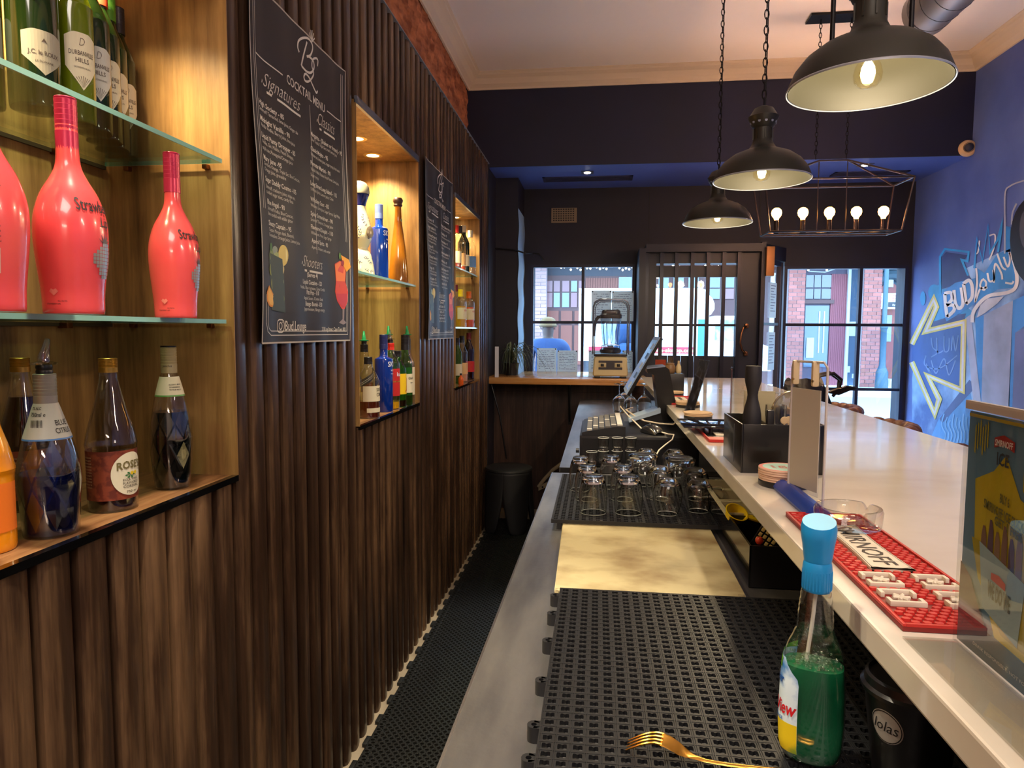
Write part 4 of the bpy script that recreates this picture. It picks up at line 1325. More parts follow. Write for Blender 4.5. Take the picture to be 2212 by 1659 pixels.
# card terminal standing in the near bay
t = thing('keypad_remote', 'black handheld keypad with pale buttons tucked in the black caddy', 'keypad', tuple(at(1650, 1172, Y=1.44)), R_(-8))
t.rotation_euler = (R_(18), R_(28), R_(-20))
MB().box((-.022, -.008, -.03), (.022, .008, .072), .006).build('body', BLACKP, t)
KB = mat('key_cream', '#d8c07c', .5)
for r in range(5):
    for c_ in range(4):
        x = -.0145 + c_ * .0097; z = .060 - r * .0135
        MB().box((x - .0034, -.0105, z - .0045), (x + .0034, -.0075, z + .0045), .0014).build('button', KB, t)
MB().cyl((.014, -.0105, .068), (.014, -.007, .068), .0025, n=8).build('indicator', mat('red_dot', '#c02818', .4), t)
tag(MB().lathe([(0, -.008), (.005, -.0065), (.0078, -.002), (.0078, .002), (.005, .0065), (0, .008)], 16).build('red_ball', mat('red_ball', '#c23a22', .4), None, (.322, 1.372, ZC + bh + .006)), 'small red ball knob on rim of the black caddy', 'knob')

# golden fork
GF = mat('fork_gold', '#e0a94e', .22, 1.0)
fk = thing('fork', 'golden metal fork lying tines up on the near bar mat', 'fork', (.10, .768, ZC + .0238))
A = at(1355, 1605, Z=ZC + .03); Bp = at(1470, 1600, Z=ZC + .03); Cp = at(1680, 1690, Z=ZC + .03)
fk.location = (A.x, A.y, ZC + .0232)
dirv = Vector((Cp.x - A.x, Cp.y - A.y, 0)); fk.rotation_euler = (0, 0, math.atan2(dirv.y, dirv.x) + .10)
zf = lambda x: .016 * math.exp(-((x - .035) / .028) ** 2) + .004 + (.010 * max(0, (x - .1) / .1))
for k in range(4):
    y = -.0105 + k * .007
    pts = [(s, y * (.94 + .06 * s / .04), zf(s) - .010 * (1 - min(1, s / .02)) ** 2 * .3) for s in [0, .008, .016, .024, .032, .040]]
    mm = MB(); mm.tube(pts, [.0007, .0012, .0014, .0015, .0016, .0017], 7); mm.build('tine', GF, fk)
mm = MB()
W5 = [(.038, .0130), (.048, .0132), (.058, .0120), (.066, .0085), (.074, .0045), (.086, .0032), (.11, .0030), (.14, .0036), (.17, .0048), (.19, .0056), (.197, .004)]
for s_ in (0, 1):
    pass
vs = []; fs = []
for x, w_ in W5:
    for k in range(8):
        a = 2 * PI * k / 8
        vs.append((x, w_ * math.cos(a), zf(x) + (.0011 if x < .07 else .0016) * math.sin(a) - (.0022 if x < .07 else 0) * (1 - abs(math.cos(a)))))
for i in range(len(W5) - 1):
    fs += [(i * 8 + k, i * 8 + (k + 1) % 8, i * 8 + 8 + (k + 1) % 8, i * 8 + 8 + k) for k in range(8)]
fs += [tuple(range(8)), tuple(range(len(vs) - 8, len(vs)))]
mm.add(vs, fs).build('handle', GF, fk)

# ------------------------------------------------------------------ spray bottle
sp = thing('spray_bottle', 'clear spray bottle half full of green window cleaner with blue head', 'spray bottle', (.243, .770, ZC + .0232), R_(-18))
sp.scale = (.93, .93, .935)
GP = thin('pet_plastic', (.90, .93, .92), .16, rough=.08, edge=.85)


def oval(mb, prof, n=36, pw=2.6):
    vs = []; fs = []
    for a_, b_, z, ox in prof:
        for k in range(n):
            t_ = 2 * PI * k / n; c_, s_ = math.cos(t_), math.sin(t_)
            vs.append((ox + a_ * abs(c_) ** (2 / pw) * (1 if c_ > 0 else -1), b_ * abs(s_) ** (2 / pw) * (1 if s_ > 0 else -1), z))
    for i in range(len(prof) - 1):
        fs += [(i * n + k, i * n + (k + 1) % n, (i + 1) * n + (k + 1) % n, (i + 1) * n + k) for k in range(n)]
    fs += [tuple(range(n))[::-1], tuple(range((len(prof) - 1) * n, len(prof) * n))]
    mb.add(vs, fs)


def br(z, inset=0):
    T = [(.0, .024, .016), (.006, .031, .021), (.02, .035, .024), (.05, .0365, .0255), (.09, .036, .0255), (.12, .034, .0245), (.138, .031, .023), (.152, .0245, .0205), (.165, .0205, .018), (.19, .0185, .0165), (.208, .0165, .0155), (.214, .0145, .0145)]
    for i in range(len(T) - 1):
        if T[i][0] <= z <= T[i + 1][0]:
            s = (z - T[i][0]) / (T[i + 1][0] - T[i][0])
            return tuple(T[i][j] * (1 - s) + T[i + 1][j] * s - inset for j in (1, 2))
    return T[-1][1] - inset, T[-1][2] - inset


zs = [0, .003, .006, .012, .02, .03, .04, .05, .06, .07, .08, .09, .10, .11, .12, .13, .138, .145, .152, .158, .165]
zs += [.165 + .0035 * k for k in range(1, 12)] + [.208, .214]
m = MB(); oval(m, [(*[v + (.0006 * (i % 2) if .166 < z < .205 else 0) for v in br(z)], z, 0) for i, z in enumerate(zs)])
m.build('bottle', GP, sp)
m = MB(); oval(m, [(*br(z, .0012), z + .001, 0) for z in [0, .006, .02, .05, .09, .118]])
GL = glass('green_liquid', (.10, .62, .34), .0, 1.33)
m.build('cleaning_liquid', mat('green_cleaner', '#0f5234', .08, coat=.6, noise=('#1f7e52', 18, .3, .7)), sp, label='green liquid')
m = MB()
r_ = random.Random(4)
for k in range(90):
    z = .119 + r_.random() * .016 * r_.random(); a = r_.random() * 2 * PI; q = br(z, .003); rr = math.sqrt(r_.random())
    rad = .0012 + r_.random() * .0018
    c_ = (q[0] * rr * math.cos(a), q[1] * rr * math.sin(a))
    m.lathe([(0, z - rad), (rad * .87, z - rad * .5), (rad * .87, z + rad * .5), (0, z + rad)], 6, c=c_)
o = m.build('foam', thin('foam_bubble', (.88, .97, .9), .22, edge=.8), sp); o['kind'] = 'stuff'
MB().tube([(.0, 0, .214), (-.003, 0, .17), (-.008, .002, .12), (-.012, .004, .02)], .0022).build('dip_tube', WHITEPL, sp)
BLU = mat('spray_blue', '#1b86c8', .35)
m = MB(); m.lathe([(.0155, .208), (.0165, .210), (.0165, .234), (.0158, .240), (.0150, .243)], 32)
for k in range(28):
    a = 2 * PI * k / 28
    m.box((.0160 * math.cos(a) - .0007, .0160 * math.sin(a) - .0007, .211), (.0160 * math.cos(a) + .0009, .0160 * math.sin(a) + .0009, .233))
m.build('collar', BLU, sp)
m = MB()
vs = []; fs = []; n = 28
hd = [(.0150, .242, 0), (.0162, .250, .0), (.0175, .262, .0), (.0195, .274, 0), (.0198, .283, 0), (.0185, .290, 0)]
for r0, z, o_ in hd:
    for k in range(n):
        a = 2 * PI * k / n
        tilt = .42 * (z - .25) / .04 if z > .255 else 0
        vs.append((r0 * math.cos(a), r0 * math.sin(a) * .92, z + tilt * r0 * math.sin(a) * .75))
for i in range(len(hd) - 1):
    fs += [(i * n + k, i * n + (k + 1) % n, (i + 1) * n + (k + 1) % n, (i + 1) * n + k) for k in range(n)]
fs.append(tuple(range(n))[::-1])
m.add(vs, fs)
m.build('spray_head', BLU, sp)
m = MB(); m.add([vs[-n + k] for k in range(n)], [tuple(range(n))]); m.build('overcap_face', mat('spray_blue_pale', '#86c4e6', .3), sp, label='pale blue slanted face')
# label on the camera-left side of the bottle
LBW = mat('clean_label', '#cfe4f4', .4, noise=('#2f78c4', 30, .45, .62))
def side(u, z, d=.0007):      # u = angle round the oval
    q = br(z)
    c_, s_ = math.cos(u), math.sin(u); pw = 2.6
    return ((q[0] + d) * abs(c_) ** (2 / pw) * (1 if c_ > 0 else -1), (q[1] + d) * abs(s_) ** (2 / pw) * (1 if s_ > 0 else -1), z)
U0, U1 = R_(118), R_(252)
m = MB(); m.grid(lambda a, b: side(U0 + (U1 - U0) * a * (1 if b < .8 else (1 - (b - .8) * 1.6)), .014 + .112 * b), 24, 16); m.build('label', LBW, sp)
m = MB(); m.grid(lambda a, b: side(U0 + (U1 - U0) * (.5 + .5 * a), .014 + .036 * b, .0011), 14, 5); m.build('label_patch', mat('label_yellow', '#e4cc22', .4, noise=('#4a9a3a', 30, .5, .7)), sp)
m = MB(); m.grid(lambda a, b: side(U0 + (U1 - U0) * (a * .6), .112 + .012 * b + .01 * (1 - a), .0012), 14, 3); m.build('label_patch', mat('label_green', '#5c9c2c', .4), sp)


def on_oval(u0, z0, k=.028, d=.0014):
    return lambda a, b: side(u0 + a / k, z0 + b, d)


for s, u0, z0, w_, h_, col in (('Cleaner', 2.35, .096, .040, .010, '#1c4f9e'), ('ClearView', 2.10, .060, .064, .016, '#c41f2c'), ('FRAGRANCE', 2.6, .051, .034, .004, '#2b63ae')):
    m = MB(False); fit_text(m, s, w_, h_, on_oval(u0, z0), .02, .2); m.build('label_text', mat('ink_' + col.strip('#'), col, .4), sp)

# takeaway cup under the bar overhang
cu = thing('takeaway_cup', 'black takeaway coffee cup with round pale logo beneath the bar edge', 'cup', (.332, .735, ZC + .0225))
cu.scale = (1, 1, .86)
CB = mat('cup_black', '#101013', .3, coat=.2)
MB().lathe([(0, 0), (.032, 0), (.034, .006), (.046, .125), (0, .125)], 40).build('cup_body', CB, cu)
m = MB()
for k in range(9):
    z = .02 + k * .011; r0 = .034 + (z - .006) * .1008
m.lathe([(.0455, .121), (.0490, .122), (.0495, .127), (.046, .130), (.045, .139), (.042, .141), (.040, .137), (0, .137)], 40).build('lid', CB, cu)
RC = lambda z: .0336 + (z - .006) * .1008 + .0006
A0 = R_(214)
def oncup(a, b): return wrap(0, 0, RC, .090, A0)(a, b)
m = strip_ellipse(MB(False), oncup, .0175, .0205)
m.build('logo_disc', mat('logo_grey', '#9a9a98', .5), cu)
p2 = lambda d: (lambda a, b: wrap(0, 0, lambda z: RC(z) + d, .090, A0)(a, b))
m = MB(False); q = p2(.0005); N_ = 28
m.add([q(r0 * .0175 * math.cos(2 * PI * k / N_), r0 * .0205 * math.sin(2 * PI * k / N_)) for r0 in (.90, .96) for k in range(N_)], [(k, (k + 1) % N_, N_ + (k + 1) % N_, N_ + k) for k in range(N_)])
fit_text(m, 'lolas', .027, .0135, lambda a, b: q(a, b - .006), .0, .25, .5)
m.build('logo_lettering', BLACKM, cu)
# ================================================================== things on the bar top
# ------------------------------------------------------------------ red rubber mats
RED = mat('red_rubber', '#c02420', .45)
REDD = mat('red_rubber_deep', '#7e1210', .5)
MATW = mat('mat_white', '#e4dcc8', .5)


def red_mat(lab, x0, x1, y0, y1, detail):
    L_ = y1 - y0; w_ = x1 - x0
    t = thing('rubber_bar_runner', lab, 'bar runner', ((x0 + x1) / 2, (y0 + y1) / 2, ZB), group=None)
    hx, hy = w_ / 2, L_ / 2
    MB().box((-hx, -hy, .0005), (hx, hy, .0055), .0008).build('base', REDD if detail else RED, t)
    f = .0035
    m = MB().box((-hx, -hy, .0055), (-hx + f, hy, .0085), .0005).box((hx - f, -hy, .0055), (hx, hy, .0085), .0005).box((-hx + f, -hy, .0055), (hx - f, -hy + f, .0085)).box((-hx + f, hy - f, .0055), (hx - f, hy, .0085))
    m.build('rim', RED, t)
    if not detail:
        MB().box((-hx * .45, -hy * .6, .0055), (hx * .45, hy * .6, .009), .001).build('name_panel', MATW, t)
        m = MB(False); fit_text(m, 'SMIRNOFF', hy * 1.05, .016, lambda a, b: (b - .008, -a, .0093), .02, 0, .5); m.build('lettering', mat('ink_dark', '#2a1c1c', .5), t)
        return t
    # lozenge studs
    m = MB(False)
    sx, sy = .0112, .0085
    j = 0
    y = -hy + f + sy * .55
    PL = (-.0270, .0270, -.052, .150)

    def free(x, y):
        bow = 1 - ((y - .05) / .13) ** 2 * .25
        if PL[2] < y < PL[3] and abs(x) < .0285 * 1.0: return False
        for cx_, cy_ in LOGOS:
            if abs(x - cx_) < .022 and abs(y - cy_) < .0235: return False
        return True
    LOGOS = [(-.031, -.085), (-.031, -.140), (.031, -.085), (.031, -.140)] if False else [(-.030, -.090), (-.030, -.1455), (.030, -.090), (.030, -.1455)]
    LOGOS = [(a, b - 0.0) for a, b in LOGOS]
    while y < hy - f:
        x = -hx + f + sx * (.55 if j % 2 else 1.05)
        while x < hx - f - sx * .3:
            if free(x, y):
                a, b, z0, z1 = sx * .46, sy * .43, .0055, .0082
                pts = [(x + a, y, z0), (x + a * .6, y + b, z0), (x - a * .6, y + b, z0), (x - a, y, z0), (x - a * .6, y - b, z0), (x + a * .6, y - b, z0)]
                q = [((p[0] - x) * .86 + x, (p[1] - y) * .82 + y, z1) for p in pts]
                m.add(pts + q, [(k, (k + 1) % 6, 6 + (k + 1) % 6, 6 + k) for k in range(6)] + [tuple(range(6, 12))])
            x += sx
        y += sy; j += 1
    o = m.build('studs', RED, t); o['kind'] = 'stuff'
    # name panel with bowed ends
    pts = []
    for k in range(9): s = k / 8; pts.append((-.026 + .052 * s, PL[2] + .002 - .006 * math.sin(s * PI) + .004, .0055))
    for k in range(13): s = k / 12; pts.append((.026 - .004 * math.sin(s * PI), PL[2] + (PL[3] - PL[2]) * s, .0055))
    for k in range(9): s = k / 8; pts.append((.026 - .052 * s, PL[3] - .006 * math.sin(s * PI), .0055))
    for k in range(13): s = k / 12; pts.append((-.026 + .004 * math.sin(s * PI), PL[3] - (PL[3] - PL[2]) * s, .0055))
    P2 = [pts[0]]
    for p in pts[1:]:
        if (Vector(p) - Vector(P2[-1])).length > 1e-4: P2.append(p)
    m = MB(False).prism(P2, (0, 0, .0035)); m.build('name_panel', MATW, t)
    m = MB(False)
    for s in (.90,):
        n_ = len(P2); cy_ = (PL[2] + PL[3]) / 2
        o_ = [(p[0] * .93, cy_ + (p[1] - cy_) * .975, .0093) for p in P2]; i_ = [(p[0] * .90, cy_ + (p[1] - cy_) * .965, .0093) for p in P2]
        m.add(o_ + i_, [(k, (k + 1) % n_, n_ + (k + 1) % n_, n_ + k) for k in range(n_)])
    m.build('panel_outline', mat('ink_dark', '#2a1c1c', .5), t)
    m = MB(False); fit_text(m, 'SMIRNOFF', .172, .026, lambda a, b: (b - .013, .05 - a, .0094), .012, 0, .5)
    m.build('lettering', mat('ink_dark', '#2a1c1c', .5), t)
    for cx_, cy_ in LOGOS:
        m = MB()
        for s in (-1, 1):
            m.box((cx_ - .019, cy_ + s * .0175 - .0022, .0055), (cx_ + .019, cy_ + s * .0175 + .0022, .0115), .001)
            for u in (-1, 1):
                m.box((cx_ + u * .0168 - .0022, min(cy_ + s * .0175, cy_ + s * .006), .0055), (cx_ + u * .0168 + .0022, max(cy_ + s * .0175, cy_ + s * .006), .0115), .001)
        for k in range(3):
            a = k * PI / 3
            m.tube([(cx_ - .009 * math.cos(a), cy_ - .009 * math.sin(a), .0085), (cx_ + .009 * math.cos(a), cy_ + .009 * math.sin(a), .0085)], .0024, 6)
        m.build('raised_mark', MATW, t)
    return t


red_mat('red rubber bar runner under the glass ashtray with white name panel', .309, .425, .712, 1.147, True)
red_mat('red rubber bar runner partly behind the black caddy', .306, .42, 1.90, 2.30, False)
red_mat('red rubber bar runner far along the bar between coaster stacks', .305, .42, 2.86, 3.20, False)

# ------------------------------------------------------------------ glass ashtray
GLS = glass('clear_glass', (.97, .98, .97), .0, 1.45)
t = thing('ashtray', 'round clear glass ashtray with notched rim on the red bar runner', 'ashtray', (.377, 1.066, ZB + .0092))
n = 72
vs = []; fs = []
ring = [(.040, 0), (.046, .003), (.048, .026), (.046, .031), (.041, .031), (.038, .024), (.036, .009), (0, .008)]
for r0, z in ring:
    for k in range(n):
        a = 2 * PI * k / n
        nt_ = max(0, math.cos(3 * (a - .6))) ** 26
        zz = z - (.010 * nt_ if z > .02 else 0)
        vs.append((max(r0, .0001) * math.cos(a), max(r0, .0001) * math.sin(a), zz))
for i in range(len(ring) - 1):
    fs += [(i * n + k, i * n + (k + 1) % n, (i + 1) * n + (k + 1) % n, (i + 1) * n + k) for k in range(n)]
fs.append(tuple(range(n))[::-1])
MB().add(vs, fs).build('bowl', thin('ashtray_glass', (.93, .94, .93), .10, rough=.03, edge=.75), t)

# ------------------------------------------------------------------ acrylic sign holder on blue foot
t = thing('sign_holder', 'clear upright sign holder with blank grey sheet on a blue foot', 'sign holder', (.376, 1.275, ZB))
BF = mat('blue_plastic', '#1c3f9c', .35)
m = MB()
a, b = Vector((-.022, .135, 0)), Vector((-.022, -.135, 0))
sec = [(-.014, 0), (-.016, .006), (-.008, .018), (.0, .021), (.008, .018), (.030, .005), (.030, 0)]
m.prism([(a.x + p, a.y, q) for p, q in sec], (0, -.27, 0))
m.build('foot', BF, t)
PA = at(1703, 1045, Z=ZB + .02) - Vector((.376, 1.275, ZB)); PB = at(1764, 1068, Z=ZB + .02) - Vector((.376, 1.275, ZB))
hs = (716 - 775) / 1480 * -1.35 + 1.40 - ZB      # height of the top edge
hs = .248
d = Vector((PB.x - PA.x, PB.y - PA.y, 0)); nn = Vector((-d.y, d.x, 0)).normalized() * .002
def slab(p, q, z0, z1, th):
    n_ = Vector((-(q - p).y, (q - p).x, 0)).normalized() * th
    return MB(False).prism([(p.x, p.y, z0), (q.x, q.y, z0), (q.x, q.y, z1), (p.x, p.y, z1)], n_)
SG = mat('sign_sheet', '#b5ac9e', .6)
z_s0, z_s1 = .022, .200
slab(PA, PB, z_s0, z_s1, .0012).build('blank_sheet', SG, t)
slab(PA + nn * .7, PB + nn * .7, z_s0 - .008, hs - .006, .0018).build('front_cover', CLEAR, t)
ext = PB + d * .08
m = MB(); m.tube([(PA.x, PA.y, .012), (PA.x, PA.y, hs - .01), (PA.x + d.x * .05, PA.y + d.y * .05, hs), (ext.x - d.x * .0, ext.y, hs + .001), (ext.x + d.x * .12, ext.y + d.y * .12, hs - .008), (ext.x + d.x * .13, ext.y + d.y * .13, .004)], .0022, 8)
m.build('wire_frame', mat('frame_clearish', '#c8c2c0', .2, .2), t)
for s in (.12, .80):
    p = PA + d * s
    MB().box((p.x - .006, p.y - .006, hs - .042), (p.x + .006, p.y + .006, hs + .002), .004).build('clip', CREAMP, t, label='cream plastic clip')
    MB().cyl((p.x - .0065, p.y - .007, hs - .032), (p.x, p.y, hs - .032), .0022, n=8).build('rivet', CHROME, t)

# ------------------------------------------------------------------ leaning advertising sheet in acrylic L-stand
t = thing('advert_stand', 'clear acrylic stand holding a yellow and blue drinks advert, right edge of photo', 'advert stand', (.352, .695, ZB))
AY0, AY1 = -.30, 0.0
HT = .235
ADB = mat('advert_blue', '#5f8fae', .5)
MB(False).box((.0, AY0, .004), (.0012, AY1, HT - .008)).build('printed_sheet', ADB, t)
MB(False).box((-.0035, AY0, .002), (-.001, AY1 + .002, HT)).build('front_cover', thin('advert_cover', (.93, .94, .94), .07, edge=.4), t)
MB(False).box((-.050, AY0, .0004), (-.001, AY1 + .001, .0025)).build('base_plate', thin('advert_base', (.92, .92, .90), .12, edge=.5), t)
MB(False).box((-.0035, AY0, HT - .006), (.0015, AY1 + .002, HT + .002)).build('top_fold', mat('fold_pale', '#c9c2b8', .25), t)
AD = lambda u, v, k=1: (-.0002 - .00025 * k, AY1 - u, v)       # u runs towards the camera


def adpoly(nm, pts, col, k=1):
    mb = MB(False); mb.add([AD(a, b, k) for a, b in pts], [tuple(range(len(pts)))])
    return mb.build(nm, mat('ad_' + col.strip('#'), col, .5), t)


adpoly('printed_border', [(.0, HT - .010), (.3, HT - .010), (.3, HT - .013), (.0, HT - .013)], '#c9b818')
adpoly('printed_shape', [(.016, .165), (.045, .178), (.062, .195), (.085, .162), (.12, .15), (.30, .12), (.30, .02), (.06, .032), (.05, .05), (.02, .11)], '#d2c010', 1)
adpoly('printed_shape', [(.016, .11), (.05, .11), (.12, .09), (.30, .07), (.30, .03), (.07, .038), (.03, .075)], '#b8a80a', 2)
adpoly('printed_shade', [(.0, .075), (.02, .07), (.05, .032), (.30, .018), (.3, .004), (.0, .004)], '#4d6472', 2)
adpoly('printed_shade', [(.0, .082), (.018, .072), (.045, .034), (.03, .028), (.0, .03)], '#6a4a58', 3)
for k in range(11):
    u = .012 + .004 * k if k < 6 else .088 + .005 * (k - 6)
    h0 = .19 + .004 * (k % 3) if k < 6 else .17 + .003 * (k % 2)
    adpoly('printed_stripe', [(u, h0), (u + .0018, h0 - .002), (u + .0018, h0 + .026 - (k % 3) * .003), (u, h0 + .024)], '#c8bc20', 2)
adpoly('printed_badge', [(.044, .208), (.058, .212), (.074, .208), (.074, .199), (.058, .203), (.044, .199)], '#b02a2c', 3)
for s, u, v, w_, h_, col in (('SMIRNOFF', .046, .2015, .026, .0055, '#e8dcd4'), ('ICE', .050, .185, .018, .011, '#2a3340')):
    mb = MB(False); fit_text(mb, s, w_, h_, lambda a, b: AD(u + a, v + b, 5), .02); mb.build('printed_text', mat('ad_' + col.strip('#'), col, .5), t)
for s, u, v, w_ in (('BUY 6', .058, .153, .014), ('SMIRNOFF ICE BUCKETS AND', .034, .143, .085), ('GET 1 FREE', .052, .132, .04)):
    mb = MB(False); fit_text(mb, s, w_, .0078, lambda a, b: AD(u + a, v + b - a * .12, 5), .03); mb.build('printed_text', mat('ad_5a5a20', '#5a5a20', .5), t)
adpoly('printed_bucket', [(.030, .11), (.10, .094), (.094, .038), (.040, .052)], '#8fa9ae', 4)
for k in range(6):
    u = .036 + k * .0105
    adpoly('printed_bottle', [(u - .004, .105 - k * .002), (u + .005, .103 - k * .002), (u + .004, .118 + (k % 2) * .007), (u + .001, .126 + (k % 2) * .008), (u - .002, .126 + (k % 2) * .008), (u - .004, .116)], ['#8a6a58', '#6a5468', '#9a7a5c'][k % 3], 3)
adpoly('printed_badge', [(.052, .088), (.064, .089), (.074, .085), (.074, .079), (.052, .082)], '#b8402e', 6)
mb = MB(False); fit_text(mb, 'WE DO WE', .034, .014, lambda a, b: AD(.048 + a, .066 + b - a * .1, 6), .03); mb.build('printed_text', mat('ad_3f4a44', '#3f4a44', .5), t)
mb = MB(False); fit_text(mb, 'DRINK RESPONSIBLY. NOT FOR PERSONS UNDER THE AGE OF 18.', .17, .003, lambda a, b: AD(.03 + a, .012 + b, 6)); mb.build('printed_text', mat('ad_b8b8b0', '#b8b8b0', .5), t)

# ------------------------------------------------------------------ coaster stacks
CK = mat('coaster_board', '#c8ab88', .7)
CM = mat('coaster_mint', '#a9cfc4', .6)
CP = mat('coaster_pink', '#d98a80', .6)
CI = mat('coaster_ink', '#c8514a', .6)


def coasters(x, y, n, where, top=False, r=.048, grp=None):
    o = MB().lathe([(0, 0), (r * .98, 0), (r, .003), (r, .009), (r * .96, .011), (0, .011)], 40).build('coaster_holder', BLACKP, None, (x, y, ZB + .0002))
    tag(o, 'round black rubber base under the %s' % where, 'coaster')
    z = ZB + .0114
    rr = random.Random(n + int(y * 10))
    words = ['bottom', 'second', 'third', 'fourth', 'fifth', 'sixth', 'seventh']
    for k in range(n):
        lastk = k == n - 1
        dx, dy = rr.uniform(-.0022, .0022), rr.uniform(-.0022, .0022)
        nm = 'top' if lastk else words[k]
        lab = ('mint and pink printed coaster, top of the %s' if (top and lastk) else 'round coaster, ' + nm + ' of the %s') % where
        t = thing('coaster', lab, 'coaster', (x + dx, y + dy, z), group=grp)
        MB().lathe([(0, 0), (r - .001, 0), (r, .0008), (r, .0030), (r - .001, .0038), (0, .0038)], 40).build('disc', CK if not top else mat('coaster_edge', '#d8b49c', .7), t)
        if top and lastk:
            MB(False).lathe([(r * .82, .00385), (r * .985, .00385)], 40).build('printed_ring', CP, t)
            MB(False).lathe([(0, .00395), (r * .84, .00395)], 40).build('printed_face', CM, t)
            m = MB(False)
            fit_text(m, 'RED', .026, .014, lambda a, b: (-.010 + b, .012 - a, .0041), .02, 0)
            fit_text(m, 'HEART', .03, .006, lambda a, b: (-.024 + b, .014 - a, .0041), .02, 0)
            for q in (0, 1):
                m.add([(.020 + .005 * math.cos(2 * PI * k_ / 12), -.004 + q * .008 + .005 * math.sin(2 * PI * k_ / 12), .0041) for k_ in range(12)], [tuple(range(12))])
            m.build('printed_text', CI, t)
        z += .0042


coasters(.368, 1.385, 6, 'near coaster stack by the blue foot', True, .048, 'coasters in the near stack')
coasters(.349, 2.42, 3, 'stack of pale coasters next to the leaning menu', False, .048, 'pale coasters next to the leaning menu')
coasters(.362, 2.79, 3, 'stack behind the leaning menu', False, .047, 'coasters behind the leaning menu')
coasters(.36, 3.30, 2, 'furthest coaster stack on the bar', False, .047, 'coasters at the far stack')

# ------------------------------------------------------------------ black caddy with bar tools
t = thing('bar_caddy', 'glossy black two-part bar caddy holding a black tamper, cards and a strainer', 'caddy', (.385, 1.60, ZB))
BLACKG = mat('caddy_black', '#0a0a0d', .28, coat=.15)
x0, x1, y0, y1, hh = -.078, .095, -.105, .10, .105
MB().box((x0, y0, 0), (x0 + .004, y1, hh), .001).build('side_wall', BLACKG, t); MB().box((x1 - .004, y0, 0), (x1, y1, hh), .001).build('side_wall', BLACKG, t)
MB().box((x0 + .004, y0, 0), (x1 - .004, y0 + .004, hh), .001).build('front_wall', BLACKG, t); MB().box((x0 + .004, y1 - .004, 0), (x1 - .004, y1, hh), .001).build('back_wall', BLACKG, t)
MB(False).box((x0 + .004, y0 + .004, 0), (x1 - .004, y1 - .004, .004)).build('floor_plate', BLACKP, t)
MB(False).box((-.012, y0 + .004, .004), (-.009, y1 - .004, hh - .006)).build('divider', BLACKP, t)
MB(False).box((x0 - .0008, -.03, .01), (x0, -.026, hh - .01)).build('seam', mat('seam_sheen', '#55555c', .3), t)
# black tamper / muddler
t = thing('tamper', 'thick black waisted rubber tamper standing upright in the black caddy', 'tamper', (.336, 1.535, ZB + .0045))
MB().lathe([(0, 0), (.018, 0), (.0185, .06), (.0195, .105), (.0188, .118), (.0165, .132), (.0118, .150), (.0108, .160), (.0120, .170), (.0158, .184), (.0172, .192), (.0172, .218), (.0160, .2225), (0, .2235)], 36).build('handle', mat('tamper_black', '#1c1b20', .6), t)
MB(False).lathe([(0, .2238), (.0155, .2228)], 32).build('top_face', mat('tamper_top', '#5a5440', .7, noise=('#35332a', 160, .4, .6)), t)
# beige card, yellow sponge, clear box, strainer, glass, white card
# keep their feet inside the caddy
t = thing('beige_card', 'plain beige rounded card standing behind the black tamper', 'card', (.372, 1.65, ZB + .005))
MB(False).box((-.03, 0, 0), (.04, .002, .158)).build('card', mat('beige_card', '#b8ae88', .6), t)
t = thing('strainer', 'round metal rimmed strainer leaning in the black caddy', 'strainer', (.426, 1.56, ZB + .006))
cc = Vector((0, 0, .115)); R1 = .050
ax = Vector((.9, .30, 0)).normalized()
pts = [cc + ax * (R1 * math.cos(2 * PI * k / 36)) + Vector((0, 0, R1 * math.sin(2 * PI * k / 36))) for k in range(36)]
MB().tube(pts, .0022, 8, closed=True).build('rim', mat('strainer_rim', '#b8a888', .25, .9), t)
m = MB()
nv = Vector((-ax.y, ax.x, 0))
m.grid(lambda a, b: cc + (ax * math.cos(2 * PI * a) + Vector((0, 0, 1)) * math.sin(2 * PI * a)) * (R1 * math.sin(b * PI / 2)) + nv * (.022 * math.cos(b * PI / 2)), 36, 8)
m.build('mesh_bowl', thin('strainer_mesh', (.62, .58, .50), .18, rough=.3, edge=.6), t)
MB().tube([cc + Vector((0, 0, -R1)), cc + Vector((-.002, 0, -R1 - .03)), Vector((-.004, 0, .005))], .0028).build('handle', CHROME, t)
t = thing('drinking_goblet', 'clear cut glass goblet crammed beside the strainer in caddy', 'glass', (.392, 1.56, ZB + .006))
MB().lathe([(0, 0), (.016, 0), (.017, .003), (.004, .008), (.0035, .05), (.012, .062), (.020, .085), (.023, .12), (.022, .135), (.020, .135), (.018, .09), (.0, .066)], 24).build('glass', GLS, t)
t = thing('white_card', 'white paper card standing behind the strainer, next to the grey sign', 'card', (.448, 1.60, ZB + .005), R_(6))
MB(False).box((-.014, 0, 0), (.03, .0012, .150)).build('card', WHITEP, t)
t = thing('black_peeler', 'slim black plastic tool case standing in the caddy beside the card', 'tool', (.374, 1.535, ZB + .005))
MB().box((-.008, -.008, 0), (.008, .008, .128), .005).build('case', BLACKP, t)
for k, x in enumerate((.398, .408)):
    t = thing('wooden_spoon', ['left', 'right'][k] + ' small round-ended wooden spoon in the black caddy', 'spoon', (x, 1.512 + .006 * k, ZB + .0045))
    MB().box((-.0015, -.0008, 0), (.0015, .0008, .10), .0005).build('stick', mat('pale_wood', '#c8ae84', .6), t)
    m = MB(); m.lathe([(0, -.001), (.0075, -.001), (.0085, 0), (.0075, .001), (0, .001)], 18); o = m.build('bowl', MATS['pale_wood'], t, (0, 0, .108)); o.rotation_euler = (R_(90), 0, 0)
t = thing('clear_box', 'clear plastic box of brown sachets behind the caddy', 'box', (.47, 1.83, ZB + .0003))
